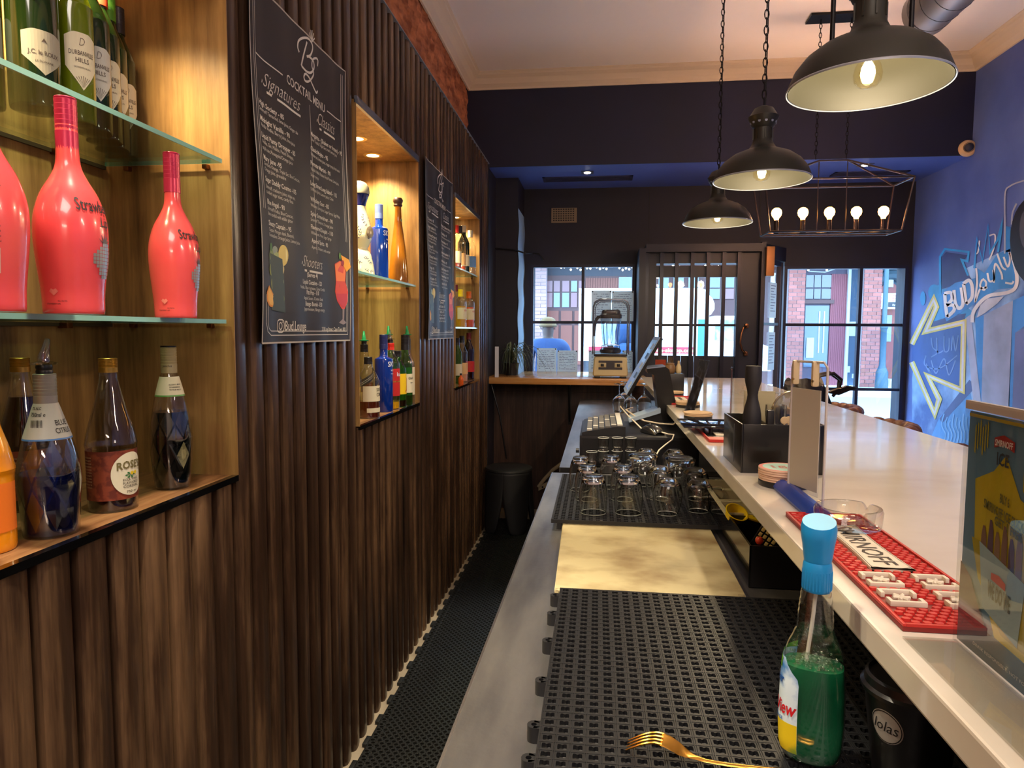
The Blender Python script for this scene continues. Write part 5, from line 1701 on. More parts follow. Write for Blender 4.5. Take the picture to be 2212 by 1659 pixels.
bx0 = MB(False).box((-.07, -.045, 0), (.062, -.043, .125)).box((-.07, .043, 0), (.062, .045, .125)).box((-.07, -.043, 0), (-.068, .043, .125)).box((.06, -.043, 0), (.062, .043, .125)).box((-.068, -.043, 0), (.06, .043, .002))
bx0.build('box', CLEAR, t)
for k in range(7):
    MB().box((-.060 + k * .016, -.035, .003), (-.050 + k * .016, .035, .080 + .012 * (k % 3)), .002).build('sachet', mat('sachet_%d' % (k % 3), ['#7a4a20', '#5c5a48', '#a87c30'][k % 3], .6), t)
t = thing('sponge', 'bright yellow sponge block behind the strainer', 'sponge', (.575, 2.0, ZB + .0003))
MB().box((-.03, -.03, 0), (.03, .03, .10), .004).build('foam_block', mat('sponge_yellow', '#dd9a16', .8, bump=(200, .6)), t)
tag(MB().tube([at(1572, 908, Y=1.69), at(1581, 914, Y=1.66), at(1589, 922, Y=1.62)], .0014, 6).build('white_stirrer', WHITEPL), 'thin white plastic stirrer poking from the black caddy corner', 'stirrer')

# ------------------------------------------------------------------ menus leaning in acrylic
def leaning(lab, p0, p1, top, mt, name='menu_holder'):
    """p0,p1 bottom corners (near, far); top = vector to the top edge"""
    p0 = Vector(p0); p1 = Vector(p1); top = Vector(top)
    t = thing(name, lab, 'menu holder', p0)
    e = p1 - p0; n = e.cross(top).normalized()
    MB(False).prism([(0, 0, 0), e, e + top, top], n * .0018).build('front_cover', CLEAR, t)
    MB(False).prism([e * .03 - n * .0008, e * .97 - n * .0008, e * .97 + top * .96 - n * .0008, e * .03 + top * .96 - n * .0008], -n * .001).build('sheet', mt, t)
    MB(False).prism([-n * .003, e - n * .003, e + top - n * .003, top - n * .003], -n * .0018).build('back_cover', CLEAR, t)
    return t, e, top, n


DK = mat('menu_dark_print', '#26242c', .5, noise=('#6a6a80', 26, .5, .62))
RD = mat('menu_red_print', '#4a1c1c', .5, noise=('#8c4638', 20, .42, .62))
t, e, tp, n_ = leaning('clear acrylic menu holder leaning right, above coasters on the bar', (.352, 2.545, ZB + .0005), (.335, 2.66, ZB + .0005), (.052, 0, .195), DK)
MB(False).box((-.03, 0, 0), (.0, .11, .002)).build('foot', CLEAR, t)
t, e, tp, n_ = leaning('upright acrylic holder with dark red menu behind the black tamper', (.474, 2.50, ZB + .0005), (.50, 2.62, ZB + .0005), (.0, 0.0, .172), RD)
MB(False).box((-.0, -.02, 0), (.03, .10, .002)).build('foot', CLEAR, t)

# far black caddy with jars and orange card
t = thing('bar_caddy', 'small black caddy of jars and sauces far along the bar near the till', 'caddy', (.383, 3.50, ZB + .0003))
MB().box((-.042, -.04, 0), (.045, .05, .092), .003).build('box', BLACKP, t)
t = thing('sauce_jar', 'round tan lidded jar standing on the far small caddy', 'jar', (.362, 3.50, ZB + .0935))
MB().lathe([(0, 0), (.022, 0), (.027, .01), (.028, .03), (.022, .042), (0, .042)], 24).build('jar_body', mat('tan_jar', '#7a5c3c', .4), t)
MB().lathe([(0, .042), (.020, .042), (.021, .05), (0, .052)], 20).build('lid', mat('jar_lid', '#8a6c48', .4, .3), t)
t = thing('sauce_bottle', 'pale little sauce bottle with cream cap on the far small caddy', 'bottle', (.404, 3.50, ZB + .0935))
MB().lathe([(0, 0), (.012, 0), (.014, .012), (.012, .035), (.006, .046), (0, .046)], 18).build('bottle_body', mat('sauce_pale', '#cbb98e', .4), t)
MB().lathe([(0, .046), (.006, .046), (.005, .062), (0, .062)], 14).build('cap', CREAMP, t)
t = thing('orange_card', 'small orange card in clear stand behind the till', 'card', (.345, 3.75, ZB + .0003))
MB(False).box((-.035, 0, .09), (.02, .0015, .150)).build('card', mat('orange_card', '#c8471c', .5), t)
MB(False).box((-.035, -.002, 0), (.06, 0, .20)).build('stand', CLEAR, t)
# papers at bar's far end under the acrylic block
t = thing('flyer_pile', 'white and red flyers fanned on the bar beside the monitor', 'flyers', (.32, 3.05, ZB + .0003))
for k in range(4):
    MB(False).box((-.03 + .006 * k, -.06 + .03 * k, .001 * k), (.05 + .006 * k, .06 + .03 * k, .001 * k + .0008)).build('flyer', [WHITEP, mat('flyer_red', '#b8302a', .6)][k % 2], t)

# ------------------------------------------------------------------ glossy tablet over the bar edge
t = thing('glass_scale', 'flat glossy black glass tablet on dark frame overhanging the bar edge', 'tablet', (.33, 2.10, ZB + .0003))
MB().box((-.02, -.13, 0), (.14, .12, .006), .002).build('lower_frame', BLACKG, t)
MB().box((-.078, -.085, .022), (.14, .10, .027), .0015).build('glass_top', mat('mirror_black', '#0c1016', .04, coat=1), t)
for x, y in ((0, -.07), (0, .08), (.12, -.07), (.12, .08)):
    MB().cyl((x, y, .006), (x, y, .022), .006, n=10).build('foot', BLACKP, t)

# ================================================================== glasses on the lattice mat
GLT = thin('tumbler_glass', (.985, .99, .985), .05, rough=.02, edge=.95)
GLD = glass('drink_glass', (.97, .98, .97), 0, 1.42)


def tumbler(h=.096, r=.034, kind='plain'):
    """upturned glass: rim on the mat, thick base on top"""
    t = thing('drinking_glass', None, 'glass')
    if kind == 'plain':
        out = [(r, 0), (r * 1.05, .012), (r * 1.10, .035), (r * 1.08, .060), (r * .94, h - .018), (r * .78, h - .006), (r * .70, h)]
    elif kind == 'brandy':
        out = [(r * .80, 0), (r * .95, .012), (r * 1.12, .035), (r * 1.18, .055), (r * 1.02, h - .016), (r * .70, h - .004), (r * .55, h)]
    elif kind == 'cone':
        out = [(r * .72, 0), (r * .78, .02), (r * .92, .055), (r * 1.16, h - .014), (r * 1.24, h - .006), (r * .95, h)]
    inn = [(a - .0022, z) for a, z in out if z < h - .014] + [(out[-1][0] * .9, h - .013), (0, h - .013)]
    prof = [(0, h - .002), (out[-1][0] * .8, h - .002)] + out[::-1] + inn
    MB().lathe(prof, 26).build('body', GLD, t)
    m = MB(); rr = out[0][0] - .001
    m.tube([(rr * math.cos(2 * PI * k / 30), rr * math.sin(2 * PI * k / 30), .0012) for k in range(30)], .0011, 5, closed=True)
    m.build('rim', mat('glass_rim', '#d8dbd2', .1, .2, coat=1), t)
    if kind == 'cone':
        m = MB()
        for k in range(14):
            a = 2 * PI * k / 14
            m.tube([((r * .80) * math.cos(a), (r * .80) * math.sin(a), .015), ((r * .98) * math.cos(a + .1), (r * .98) * math.sin(a + .1), .055), ((r * 1.17) * math.cos(a), (r * 1.17) * math.sin(a), h - .016)], .0012, 4)
        m.build('flutes', GLD, t)
    return t


protoG = {}
ZG = ZC + .0275
GL_ = [  # kind, pixel of the rim centre, height, radius, label
    ('plain', (1281, 1107), .098, .034, 'upturned tumbler nearest the cutting board, front row far left'),
    ('plain', (1357, 1108), .098, .034, 'upturned tumbler in the front row, second from left'),
    ('brandy', (1441, 1110), .094, .033, 'rounded upturned glass in the front row, third from left'),
    ('brandy', (1508, 1104), .084, .033, 'rounded upturned mug-like glass in the front row, far right'),
    ('plain', (1268, 1079), .098, .032, 'upturned tumbler directly behind the front left tumbler'),
    ('plain', (1345, 1079), .098, .032, 'upturned tumbler behind the second front tumbler'),
    ('brandy', (1424, 1078), .094, .034, 'rounded upturned glass in the second row, third from left'),
    ('brandy', (1500, 1078), .090, .034, 'rounded upturned glass in the second row, right'),
    ('plain', (1253, 1058), .100, .030, 'slim upturned tumbler at the left edge of the mat'),
    ('plain', (1320, 1053), .098, .031, 'upturned tumbler in the third row, left of centre'),
    ('cone', (1388, 1048), .098, .036, 'fluted upturned sundae glass in the third row, centre'),
    ('cone', (1468, 1056), .098, .037, 'fluted upturned glass at the right of the third row'),
    ('brandy', (1395, 1020), .080, .034, 'upturned glass in the back row behind the sundae glass'),
    ('brandy', (1455, 1022), .080, .034, 'upturned glass in the back row at the right'),
]
for kind, p, h, r, lab in GL_:
    q = at(*p, Z=ZG)
    t = tumbler(h, r, kind); t.location = q
    t['label'] = lab; t['group'] = 'upturned drinking glasses on the bar mat'
t = tumbler(.075, .03, 'plain')
# mug handle on the front right glass
hm = [o for o in bpy.data.objects if o.get('label') == GL_[3][4]][0]
MB().tube([(.034, -.006, .065), (.056, -.012, .066), (.066, -.014, .048), (.058, -.012, .026), (.037, -.007, .020)], .0045, 8).build('handle', GLD, hm)
# shot glasses, some stacked two high
for c_ in list(t.children): bpy.data.objects.remove(c_)
bpy.data.objects.remove(t)


def shot():
    t = thing('shot_glass', None, 'shot glass')
    MB().lathe([(0, 0), (.0155, 0), (.016, .002), (.0205, .046), (.0192, .046), (.0150, .012), (0, .010)], 22).build('body', GLD, t)
    m = MB(); m.tube([(.0198 * math.cos(2 * PI * k / 24), .0198 * math.sin(2 * PI * k / 24), .046) for k in range(24)], .0009, 5, closed=True); m.build('rim', MATS['glass_rim'], t)
    return t


ps = None
zr = ZG + .0465
SHOTS = [((1278, 1003), 0, 'shot glass standing alone left of the stacked shot glasses'), ((1303, 1001), 0, 'lower shot glass of the left stacked pair'), ((1333, 1001), 0, 'lower shot glass of the middle stacked pair'), ((1362, 1001), 0, 'lower shot glass of the right stacked pair'),
         ((1303, 1001), 1, 'upper shot glass of the left stacked pair'), ((1333, 1001), 1, 'upper shot glass of the middle stacked pair'), ((1362, 1001), 1, 'upper shot glass of the right stacked pair')]
for p, up, lab in SHOTS:
    q = at(*p, Z=ZG)
    o = shot() if ps is None else copy_tree(ps)
    ps = ps or o
    o.location = (q.x, q.y, ZG + (.0472 if up else 0))
    o['label'] = lab; o['group'] = 'shot glasses at the back of the bar mat'

# ================================================================== till: drawer, keyboard, monitor, mouse
t = thing('cash_drawer', 'wide black metal cash drawer under keyboard, behind the glasses', 'cash drawer', (.15, 2.72, ZC + .0005))
MB().box((-.21, -.21, .004), (.22, .22, .118), .003).build('case', mat('drawer_black', '#0d0e14', .4), t)
MB(False).box((-.20, -.2115, .012), (.21, -.2102, .108)).build('front_plate', BLACKP, t)
for x in (-.18, .18):
    MB().cyl((x, -.16, -.0003), (x, -.16, .004), .012, n=12).build('foot', BLACKR, t)
for k in range(2):
    MB().cyl((-.212, -.19 + 0 * k, .03 + .028 * k), (-.224, -.19, .03 + .028 * k), .009, n=12).build('side_knob', BLACKP, t)
ZD = ZC + .119
KBX = -.052
t = thing('keyboard', 'black computer keyboard seen end-on lying on the cash drawer', 'keyboard', (KBX, 2.70, ZD))
MB().prism([(0, -.19, 0), (.158, -.19, 0), (.158, -.19, .034), (.12, -.19, .033), (.012, -.19, .014), (0, -.19, .010)], (0, .38, 0)).build('case', mat('keyboard_black', '#1a1b20', .4), t)
KY = mat('key_grey', '#5a5753', .5)
KY2 = mat('key_pale', '#b9b4ac', .5)
for c_ in range(6):
    x = .018 + c_ * .0222; z = .0155 + (x - .012) * .174
    for r in range(17):
        y = -.182 + r * .0216
        MB(False).box((x, y, z), (x + .0185, y + .0185, z + .006)).build('key', KY2 if (c_ == 5 or (r * 7 + c_) % 11 == 0) else KY, t)
t = thing('computer_mouse', 'black computer mouse lying on cash drawer right of keyboard', 'mouse', (.21, 2.60, ZD), R_(-60))
m = MB(); m.grid(lambda u, v: (( -.052 + .104 * v), (-.030 + .06 * u) * (1 - .25 * abs(2 * v - 1) ** 2.5), .002 + .032 * (max(0, 1 - abs(2 * u - 1) ** 2.6)) ** .5 * (max(0, math.sin(PI * (v * .92 + .05)))) ** .6), 18, 20)
m.build('shell', mat('mouse_black', '#17171b', .22, coat=.4), t)
MB(False).prism([(-.045, -.022, 0), (.045, -.022, 0), (.05, 0, 0), (.045, .022, 0), (-.045, .022, 0), (-.05, 0, 0)], (0, 0, .004)).build('sole', BLACKP, t)
MB().cyl((-.018, -.002, .029), (-.018, .002, .029), .006, n=12).build('scroll_wheel', KY, t)
CBW = mat('cable_white', '#d8cbb8', .5)
tag(MB().tube([(.16, 3.1, ZC + .16), at(1352, 885, Y=2.95), at(1372, 899, Y=2.85), at(1392, 909, Y=2.8), at(1425, 915, Y=2.75), at(1455, 917, Y=2.7), (.36, 2.72, ZD + .075)], .0032, 8).build('white_cable', CBW), 'white cable looping over the till towards the glass tablet', 'cable')
tag(MB().tube([at(1340, 878, Y=3.0), at(1358, 899, Y=2.85), at(1372, 912, Y=2.78), at(1386, 926, Y=2.68), (.19, 2.66, ZD + .01)], .0028, 8).build('white_cable', CBW), 'thinner white cable running down between keyboard and mouse', 'cable')
tag(MB().tube([(.23, 2.57, ZD + .012), at(1444, 938, Y=2.54), at(1456, 939, Y=2.50), at(1452, 950, Y=2.47), at(1437, 961, Y=2.44), at(1424, 972, Y=2.42), at(1418, 982, Y=2.40)], .0026, 8).build('white_cable', CBW), 'white mouse cable dropping over the drawer front to the glasses', 'cable')

mon = thing('till_monitor', 'slim black touchscreen till monitor tilted back, seen from its side', 'monitor', (.20, 2.95, ZD))
tz = 0
E0 = Vector((at(1354, 853, Y=2.78)[0], 2.78, at(1354, 853, Y=2.78)[2])) - Vector((.20, 2.95, ZD))
E1 = Vector((at(1427, 729, Y=2.78)[0], 2.78, at(1427, 729, Y=2.78)[2])) - Vector((.20, 2.95, ZD))
hv = E1 - E0; dep = Vector((0.0, .30, 0)); nv = hv.cross(dep).normalized()
if nv.x > 0: nv = -nv
MB(False).prism([E0, E0 + dep, E0 + dep + hv, E0 + hv], -nv * .012).build('case', BLACKG, mon)
q = E0 + nv * .0006
MB(False).prism([q + dep * .0, q + dep, q + dep + hv, q + hv], nv * .0018).build('bezel', mat('screen_bezel', '#9fb0c8', .25), mon)
q = E0 + nv * .003
MB(False).prism([q + dep * .06 + hv * .06, q + dep * .94 + hv * .06, q + dep * .94 + hv * .94, q + dep * .06 + hv * .94], nv * .0006).build('screen', mat('screen_on', '#3f5570', .15, emit=.25, ecol='#7f9cc0', noise=None), mon)
for k in range(5):
    a = .10 + .17 * k
    q2 = q + nv * .0009 + dep * .12 + hv * a
    MB(False).prism([q2, q2 + dep * .3, q2 + dep * .3 + hv * .10, q2 + hv * .10], nv * .0003).build('screen_tile', mat('tile_%d' % (k % 2), ['#c8d4e0', '#2c3c58'][k % 2], .3), mon)
YN = 2.86
L = lambda px_, py_: Vector((at(px_, py_, Y=YN)[0] - .20, 0, at(px_, py_, Y=YN)[2] - ZD))
st = [L(1397, 795), L(1437, 791), L(1446, 799), L(1468, 912), L(1424, 912), L(1413, 810), L(1399, 806)]
MB(False).prism([(p.x, YN - 2.95, max(p.z, .0)) for p in st], (0, .13, 0)).build('stand', BLACKG, mon)
MB(False).prism([(L(1397, 794).x, YN - 2.955, L(1397, 794).z), (L(1437, 790.5).x, YN - 2.955, L(1437, 790).z), (L(1437, 790).x, YN - 2.955, L(1437, 792.5).z), (L(1397, 794).x, YN - 2.955, L(1397, 797).z)], (0, .14, 0)).build('hinge_cover', ALU, mon)
b1, b2 = L(1358, 902), L(1425, 880)
MB(False).prism([(b1.x, YN - 3.0, b1.z), (b2.x, YN - 3.0, b2.z), (b2.x, YN - 3.0, b2.z - .018), (b1.x, YN - 3.0, b1.z - .014)], (0, .13, 0)).build('base_wedge', mat('base_reflection_blue', '#a9bfd6', .3), mon)  # pale reflection on the base put into the wedge's colour
MB(False).prism([(b1.x + .01, YN - 2.98, 0), (b2.x + .02, YN - 2.98, 0), (b2.x, YN - 2.98, b2.z - .019), (b1.x, YN - 2.98, b1.z - .014)], (0, .11, 0)).build('base', BLACKP, mon)

# brandy balloons upturned on the ribbed mat behind the till
t = thing('ribbed_mat', 'brown grey ribbed drainer mat on the counter behind the keyboard', 'mat', (.05, 3.42, ZC + .0005))
for k in range(22):
    x = -.12 + k * .0145
    MB(False).box((x, -.25, 0), (x + .009, .25, .007)).build('rib', mat('rib_brown', '#5a4a3a', .6), t)
MB(False).box((-.122, -.25, 0), (.20, .25, .002)).build('backing', BLACKR, t)


def balloon():
    t = thing('brandy_glass', None, 'glass')
    pr = [(.028, 0), (.040, .03), (.044, .055), (.038, .085), (.018, .105), (.006, .112), (.004, .120), (.0038, .165), (.010, .172), (.034, .176), (.034, .178), (0, .178)]
    inn = [(max(r - .0018, .001), z + .0008) for r, z in pr[:5]][::-1]
    MB().lathe(pr[::-1] + inn[::-1][:1] + [(r, z) for r, z in [(.0262, .001), (.038, .03), (.042, .055), (.036, .084), (.016, .103), (0, .108)]], 26).build('bowl_and_stem', GLD, t)
    return t


pb = None
for k, (px_, py_, lab) in enumerate(((1338, 893, 'upturned brandy balloon left of three behind the keyboard'), (1363, 897, 'upturned brandy balloon in the middle of three behind the keyboard'), (1392, 893, 'upturned brandy balloon right of three under the monitor'), (1350, 885, 'upturned brandy balloon in the row further back'))):
    q = at(px_, py_, Z=ZC + .0085)
    o = balloon() if pb is None else copy_tree(pb)
    pb = pb or o
    o.location = (q.x, q.y + .03, ZC + .0080); o['label'] = lab; o['group'] = 'upturned brandy balloons'
# ================================================================== bottles in the niches
PINK = mat('pink_coating', '#e0454c', .22, coat=.5, noise=('#ea5a52', (3, 3, 9), .3, .7))
PINKC = mat('pink_cap', '#b8284a', .3, .3)
GREENG = mat('green_wine_glass', '#16260c', .07, coat=.6)
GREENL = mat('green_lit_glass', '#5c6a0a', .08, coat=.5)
GREENB = glass('bright_green_glass', (.20, .62, .20))
BLUEB = mat('cobalt_glass', '#0e3fae', .08, coat=.7)
BLUEB2 = mat('cobalt_glass_dark', '#0a2c86', .08, coat=.7)
AMBER = mat('amber_glass', '#6a3a08', .08, coat=.7, noise=('#a86a14', (5, 5, 6), .35, .65))
CGL = thin('bottle_clear', (.94, .96, .95), .10, edge=.9)
BRKM = mat('brown_liquor', '#8a4a10', .1, coat=.6, noise=('#b86a1a', 20, .4, .7))
REDL = mat('red_brown_liquor', '#5c1c0c', .1, coat=.6)
GOLDL = mat('gold_liquor', '#d8a018', .1, coat=.6)
ORL = mat('orange_liquor', '#e2601c', .1, coat=.6)
DBL = mat('blue_black_liquid', '#07081e', .07, coat=.6, noise=('#10206a', (9, 9, 14), .5, .8))
DTL = mat('teal_black_liquid', '#050c10', .07, coat=.6)
KOL = mat('kola_liquid', '#240808', .07, coat=.6)
CREAM = mat('label_cream', '#d6cdb0', .55)
CREAM2 = mat('label_silver', '#b9b8b0', .45)
INKB = mat('ink_black', '#1c1a1c', .5)
GCAP = mat('gold_cap', '#c89a4a', .3, .9)
PAT = {}


def interp(prof, z):
    for (r0, z0), (r1, z1) in zip(prof[:-1], prof[1:]):
        if z0 <= z <= z1 and z1 > z0:
            return r0 + (r1 - r0) * (z - z0) / (z1 - z0)
    return prof[-1][0]


def smooth_prof(p, n=4):
    out = []
    P = [Vector(q) for q in p]
    for i in range(len(P) - 1):
        p0, p1, p2, p3 = P[max(i - 1, 0)], P[i], P[i + 1], P[min(i + 2, len(P) - 1)]
        for k in range(n):
            s = k / n
            v = .5 * ((2 * p1) + (p2 - p0) * s + (2 * p0 - 5 * p1 + 4 * p2 - p3) * s * s + (3 * p1 - p0 - 3 * p2 + p3) * s ** 3)
            out.append((max(v.x, 0), v.y))
    out.append(tuple(P[-1]))
    return out


def bottle(lab, loc, prof, body, cap=None, liquid=None, labels=(), texts=(), pourer=None, group=None, rz=0, n=30, name='bottle', squash=None, fl=4, cat='bottle'):
    """prof (r,z) outline; liquid (material, level); labels (z0,z1,a0,a1,material); texts (string,z,h,width,a_mid,material,shear); cap (outline, material)"""
    t = thing(name, lab, cat, loc, rz, group)
    sp_ = smooth_prof(prof, fl) if fl > 1 else prof
    full = [(0, sp_[0][1])] + sp_
    if not cap: full = full + [(0, sp_[-1][1])]
    MB().lathe(full, n).build('glass_body', body, t)
    Rf = lambda z: interp(sp_, z)
    if liquid:
        m_, lv = liquid
        q = [(0, .004)] + [(max(r - .002, .002), z if z > .004 else .004) for r, z in sp_ if z < lv] + [(Rf(lv) - .002, lv), (0, lv)]
        MB().lathe(q, n).build('liquid', m_, t)
    if cap:
        if isinstance(cap[0], tuple) and isinstance(cap[0][0], (int, float)) and len(cap[0]) == 3:
            r, z0, z1 = cap[0]
            pr = [(0, z0), (r, z0)]
            nn_ = 6
            for k in range(nn_ + 1):
                z = z0 + (z1 - z0) * (.35 + .6 * k / nn_)
                pr += [(r, z), (r * .96, z + .0004)]
            pr += [(r, z1 - .001), (r * .94, z1), (0, z1)]
        else:
            pr = cap[0]
        MB().lathe(pr, 24).build('cap', cap[1], t)
    for z0, z1, a0, a1, m_ in labels:
        mm = MB(); mm.grid(lambda a, b: ((Rf(z0 + (z1 - z0) * b) + .0006) * math.cos(R_(a0 + (a1 - a0) * a)), (Rf(z0 + (z1 - z0) * b) + .0006) * math.sin(R_(a0 + (a1 - a0) * a)), z0 + (z1 - z0) * b), 20, 6)
        mm.build('label', m_, t)
    groups = {}
    for s, z, h, w_, am, m_, sh in texts:
        groups[len(groups)] = (m_, MB(False))
        fit_text(groups[len(groups) - 1][1], s, w_, h, wrap(0, 0, lambda zz: Rf(zz) + .0012, z, R_(am)), .01, sh, .5)
    for m_, mm in groups.values():
        mm.build('printed_text', m_, t)
    if pourer:
        z = sp_[-1][1] + (.0 if not cap else 0)
        zc = (cap[0][2] if cap and isinstance(cap[0][0], (int, float)) else z)
        MB().lathe([(0, zc), (.011, zc), (.0115, zc + .004), (.0105, zc + .006), (.0115, zc + .010), (.0105, zc + .014), (0, zc + .014)], 18).build('pourer_cork', BLACKP, t)
        MB().lathe([(0, zc + .014), (.018, zc + .014), (.019, zc + .017), (.010, zc + .019), (0, zc + .019)], 22).build('pourer_collar', pourer, t)
        mm = MB(); mm.tube([(0, 0, zc + .018), (.0, 0, zc + .024), (-.004, .010, zc + .040), (-.006, .016, zc + .052)], [.0085, .008, .0055, .004], 12); mm.build('pourer_spout', pourer, t)
    return t


def away(x, y, Z=None, X=None, r=.04):
    """centre of a round base whose near rim shows at pixel (x,y)"""
    p = at(x, y, Z=Z) if Z is not None else at(x, y, X=X)
    d = Vector((p.x, p.y)).normalized() * r
    return (p.x + d.x, p.y + d.y)


LZ, UZ, BZ = 1.4212, 1.7572, NZ0 + .0002
# pink bottles
STR = [(.034, 0), (.036, .003), (.037, .03), (.041, .07), (.0435, .105), (.042, .135), (.034, .165), (.0225, .188), (.0155, .205), (.0135, .225), (.0130, .262)]
def pink(lab, x, y, k=1.0, front=True):
    tx = []
    if front:
        tx = [('Strawberry', .142, .017, .066, 2, INKB, .1), ('Lips', .122, .014, .022, 14, INKB, .1), ('STRAWBERRY LIPS', .012, .002, .02, -88, INKB, 0), ('ALC 15% VOL', .016, .002, .012, -70, INKB, 0)]
    else:
        tx = [('strawberry', .142, .012, .05, -60, INKB, .1), ('lips', .127, .010, .016, -60, INKB, .1)] + [('product of south africa enjoy cold', .112 - .006 * i, .002, .05, -62, INKB, 0) for i in range(6)]
    t = bottle(lab, (x, y, LZ), [(r * k, z) for r, z in STR], PINK, cap=((.0142, .228, .300), PINKC), labels=([] if front else [(.045, .075, -95, -30, mat('label_pinkpale', '#d8a090', .5))]), texts=tx, group='glossy pink bottles on the lower glass shelf', name='liqueur_bottle')
    if front:
        # disco-ball strawberry print
        mm = MB(False); r2 = lambda z: interp(STR, z) * k + .0008
        def q(a, b): return ((r2(.07 + b)) * math.cos(R_(10) + a / .042), (r2(.07 + b)) * math.sin(R_(10) + a / .042), .07 + b)
        S = mat('silver_print', '#a8a29a', .3, .6); S2 = mat('dark_print', '#4c3c3c', .4)
        for i in range(-4, 5):
            for j in range(-4, 6):
                hw = .021 * math.sqrt(max(0, 1 - ((j + .2) / 5.6) ** 2)) * (1 if j > 0 else (1 + j / 7))
                x0 = i * .0048
                if abs(x0) < hw: mm.add([q(x0, j * .005), q(x0 + .0043, j * .005), q(x0 + .0043, j * .005 + .0044), q(x0, j * .005 + .0044)], [(0, 1, 2, 3)])
        mm.build('printed_strawberry', S, t)
        mm = MB(False)
        for a in (-60, -30, 0, 30, 60):
            ca, sa_ = math.sin(R_(a)), math.cos(R_(a))
            mm.add([q(0 - .003, .028), q(.014 * ca, .028 + .016 * sa_), q(.003, .028)], [(0, 1, 2)])
        mm.build('printed_leaves', S2, t)
        mm = MB(False)
        def q3(a, b): return ((r2(.02 + b)) * math.cos(R_(-86) + a / .037), (r2(.02 + b)) * math.sin(R_(-86) + a / .037), .02 + b)
        for cx_ in (0,):
            mm.add([q3(-.006, .010), q3(-.003, .014), q3(0, .012), q3(.003, .014), q3(.006, .010), q3(0, .004)], [tuple(range(6))])
        mm.build('printed_lips', mat('lip_pink', '#e88070', .5), t)
    return t


x, y = away(161, 677, Z=LZ); pink('glossy pink bottle with black lettering in centre of the lower glass shelf', x, y, 1.06)
x, y = away(381, 686, Z=LZ); pink('glossy pink bottle near right end of the lower glass shelf', x, y, 1.0)
x, y = away(6, 671, Z=LZ); pink('glossy pink bottle cut by the left photo edge, in place of a mirror reflection', x - .015, y - .0, 1.0, False)  # solid bottle added where a mirror shows a reflected one
pink('pink bottle behind the one at left photo edge, also in place of a reflection', x - .108, y + .04, 1.0, False)  # second solid bottle standing in for a mirror image

# wine bottles on the upper shelf
WINE = [(.034, 0), (.0365, .004), (.037, .03), (.037, .18), (.035, .20), (.026, .222), (.0165, .242), (.0145, .26), (.0140, .30)]
WIN_ = [('wine', 'sparkling wine bottle with silver shield label, nearest on the upper glass shelf'), ('wine', 'yellow lit white wine bottle, second from the left on the upper shelf'),
        ('wine', 'dark wine bottle behind the yellow lit one on the upper shelf'), ('wine', 'wine bottle with orange red cap on the upper shelf'), ('wine', 'wine bottle with bright green cap on the upper shelf'), ('wine', 'dark wine bottle furthest back against the niche wall')]
WX = [(78, 228), (165, 258), (202, 279), (225, 299), (243, 318), (263, 335)]
caps = [mat('foil_red', '#c42a30', .35, .4), mat('foil_white', '#c9c4b0', .4), mat('foil_dark', '#2c2420', .4), mat('foil_orange', '#d8482a', .35, .3), mat('foil_green', '#5c9c2c', .35, .3), mat('foil_dark', '#2c2420')]
SHIELD = mat('label_shield', '#9a9484', .5)
def shield(t, zc, w_, h_, m_, prof, R0=None, amid=-14, k=1.):
    Rf = lambda z: interp(prof, z) + .0007
    def q(u, v, d=0): return ((Rf(zc + v) + d) * math.cos(R_(amid) + u / .037), (Rf(zc + v) + d) * math.sin(R_(amid) + u / .037), zc + v)
    pts = [(-.5, .42), (-.25, .5), (.25, .5), (.5, .42), (.48, -.10), (.25, -.30), (.0, -.5), (-.25, -.30), (-.48, -.10)]
    n = 14
    mm = MB(False)
    # column strips so that it follows the curve
    def top(u): return .5 if abs(u) < .25 else .5 - .08 * (abs(u) - .25) / .25
    def bot_(u): return -.5 + abs(u) * .8 if abs(u) < .25 else -.3 + (abs(u) - .25) / .25 * .2
    for i in range(n):
        a, b = -.5 + i / n, -.5 + (i + 1) / n
        mm.add([q(a * w_, bot_(a) * h_), q(b * w_, bot_(b) * h_), q(b * w_, top(b) * h_), q(a * w_, top(a) * h_)], [(0, 1, 2, 3)])
    mm.build('label', m_, t)
    return q


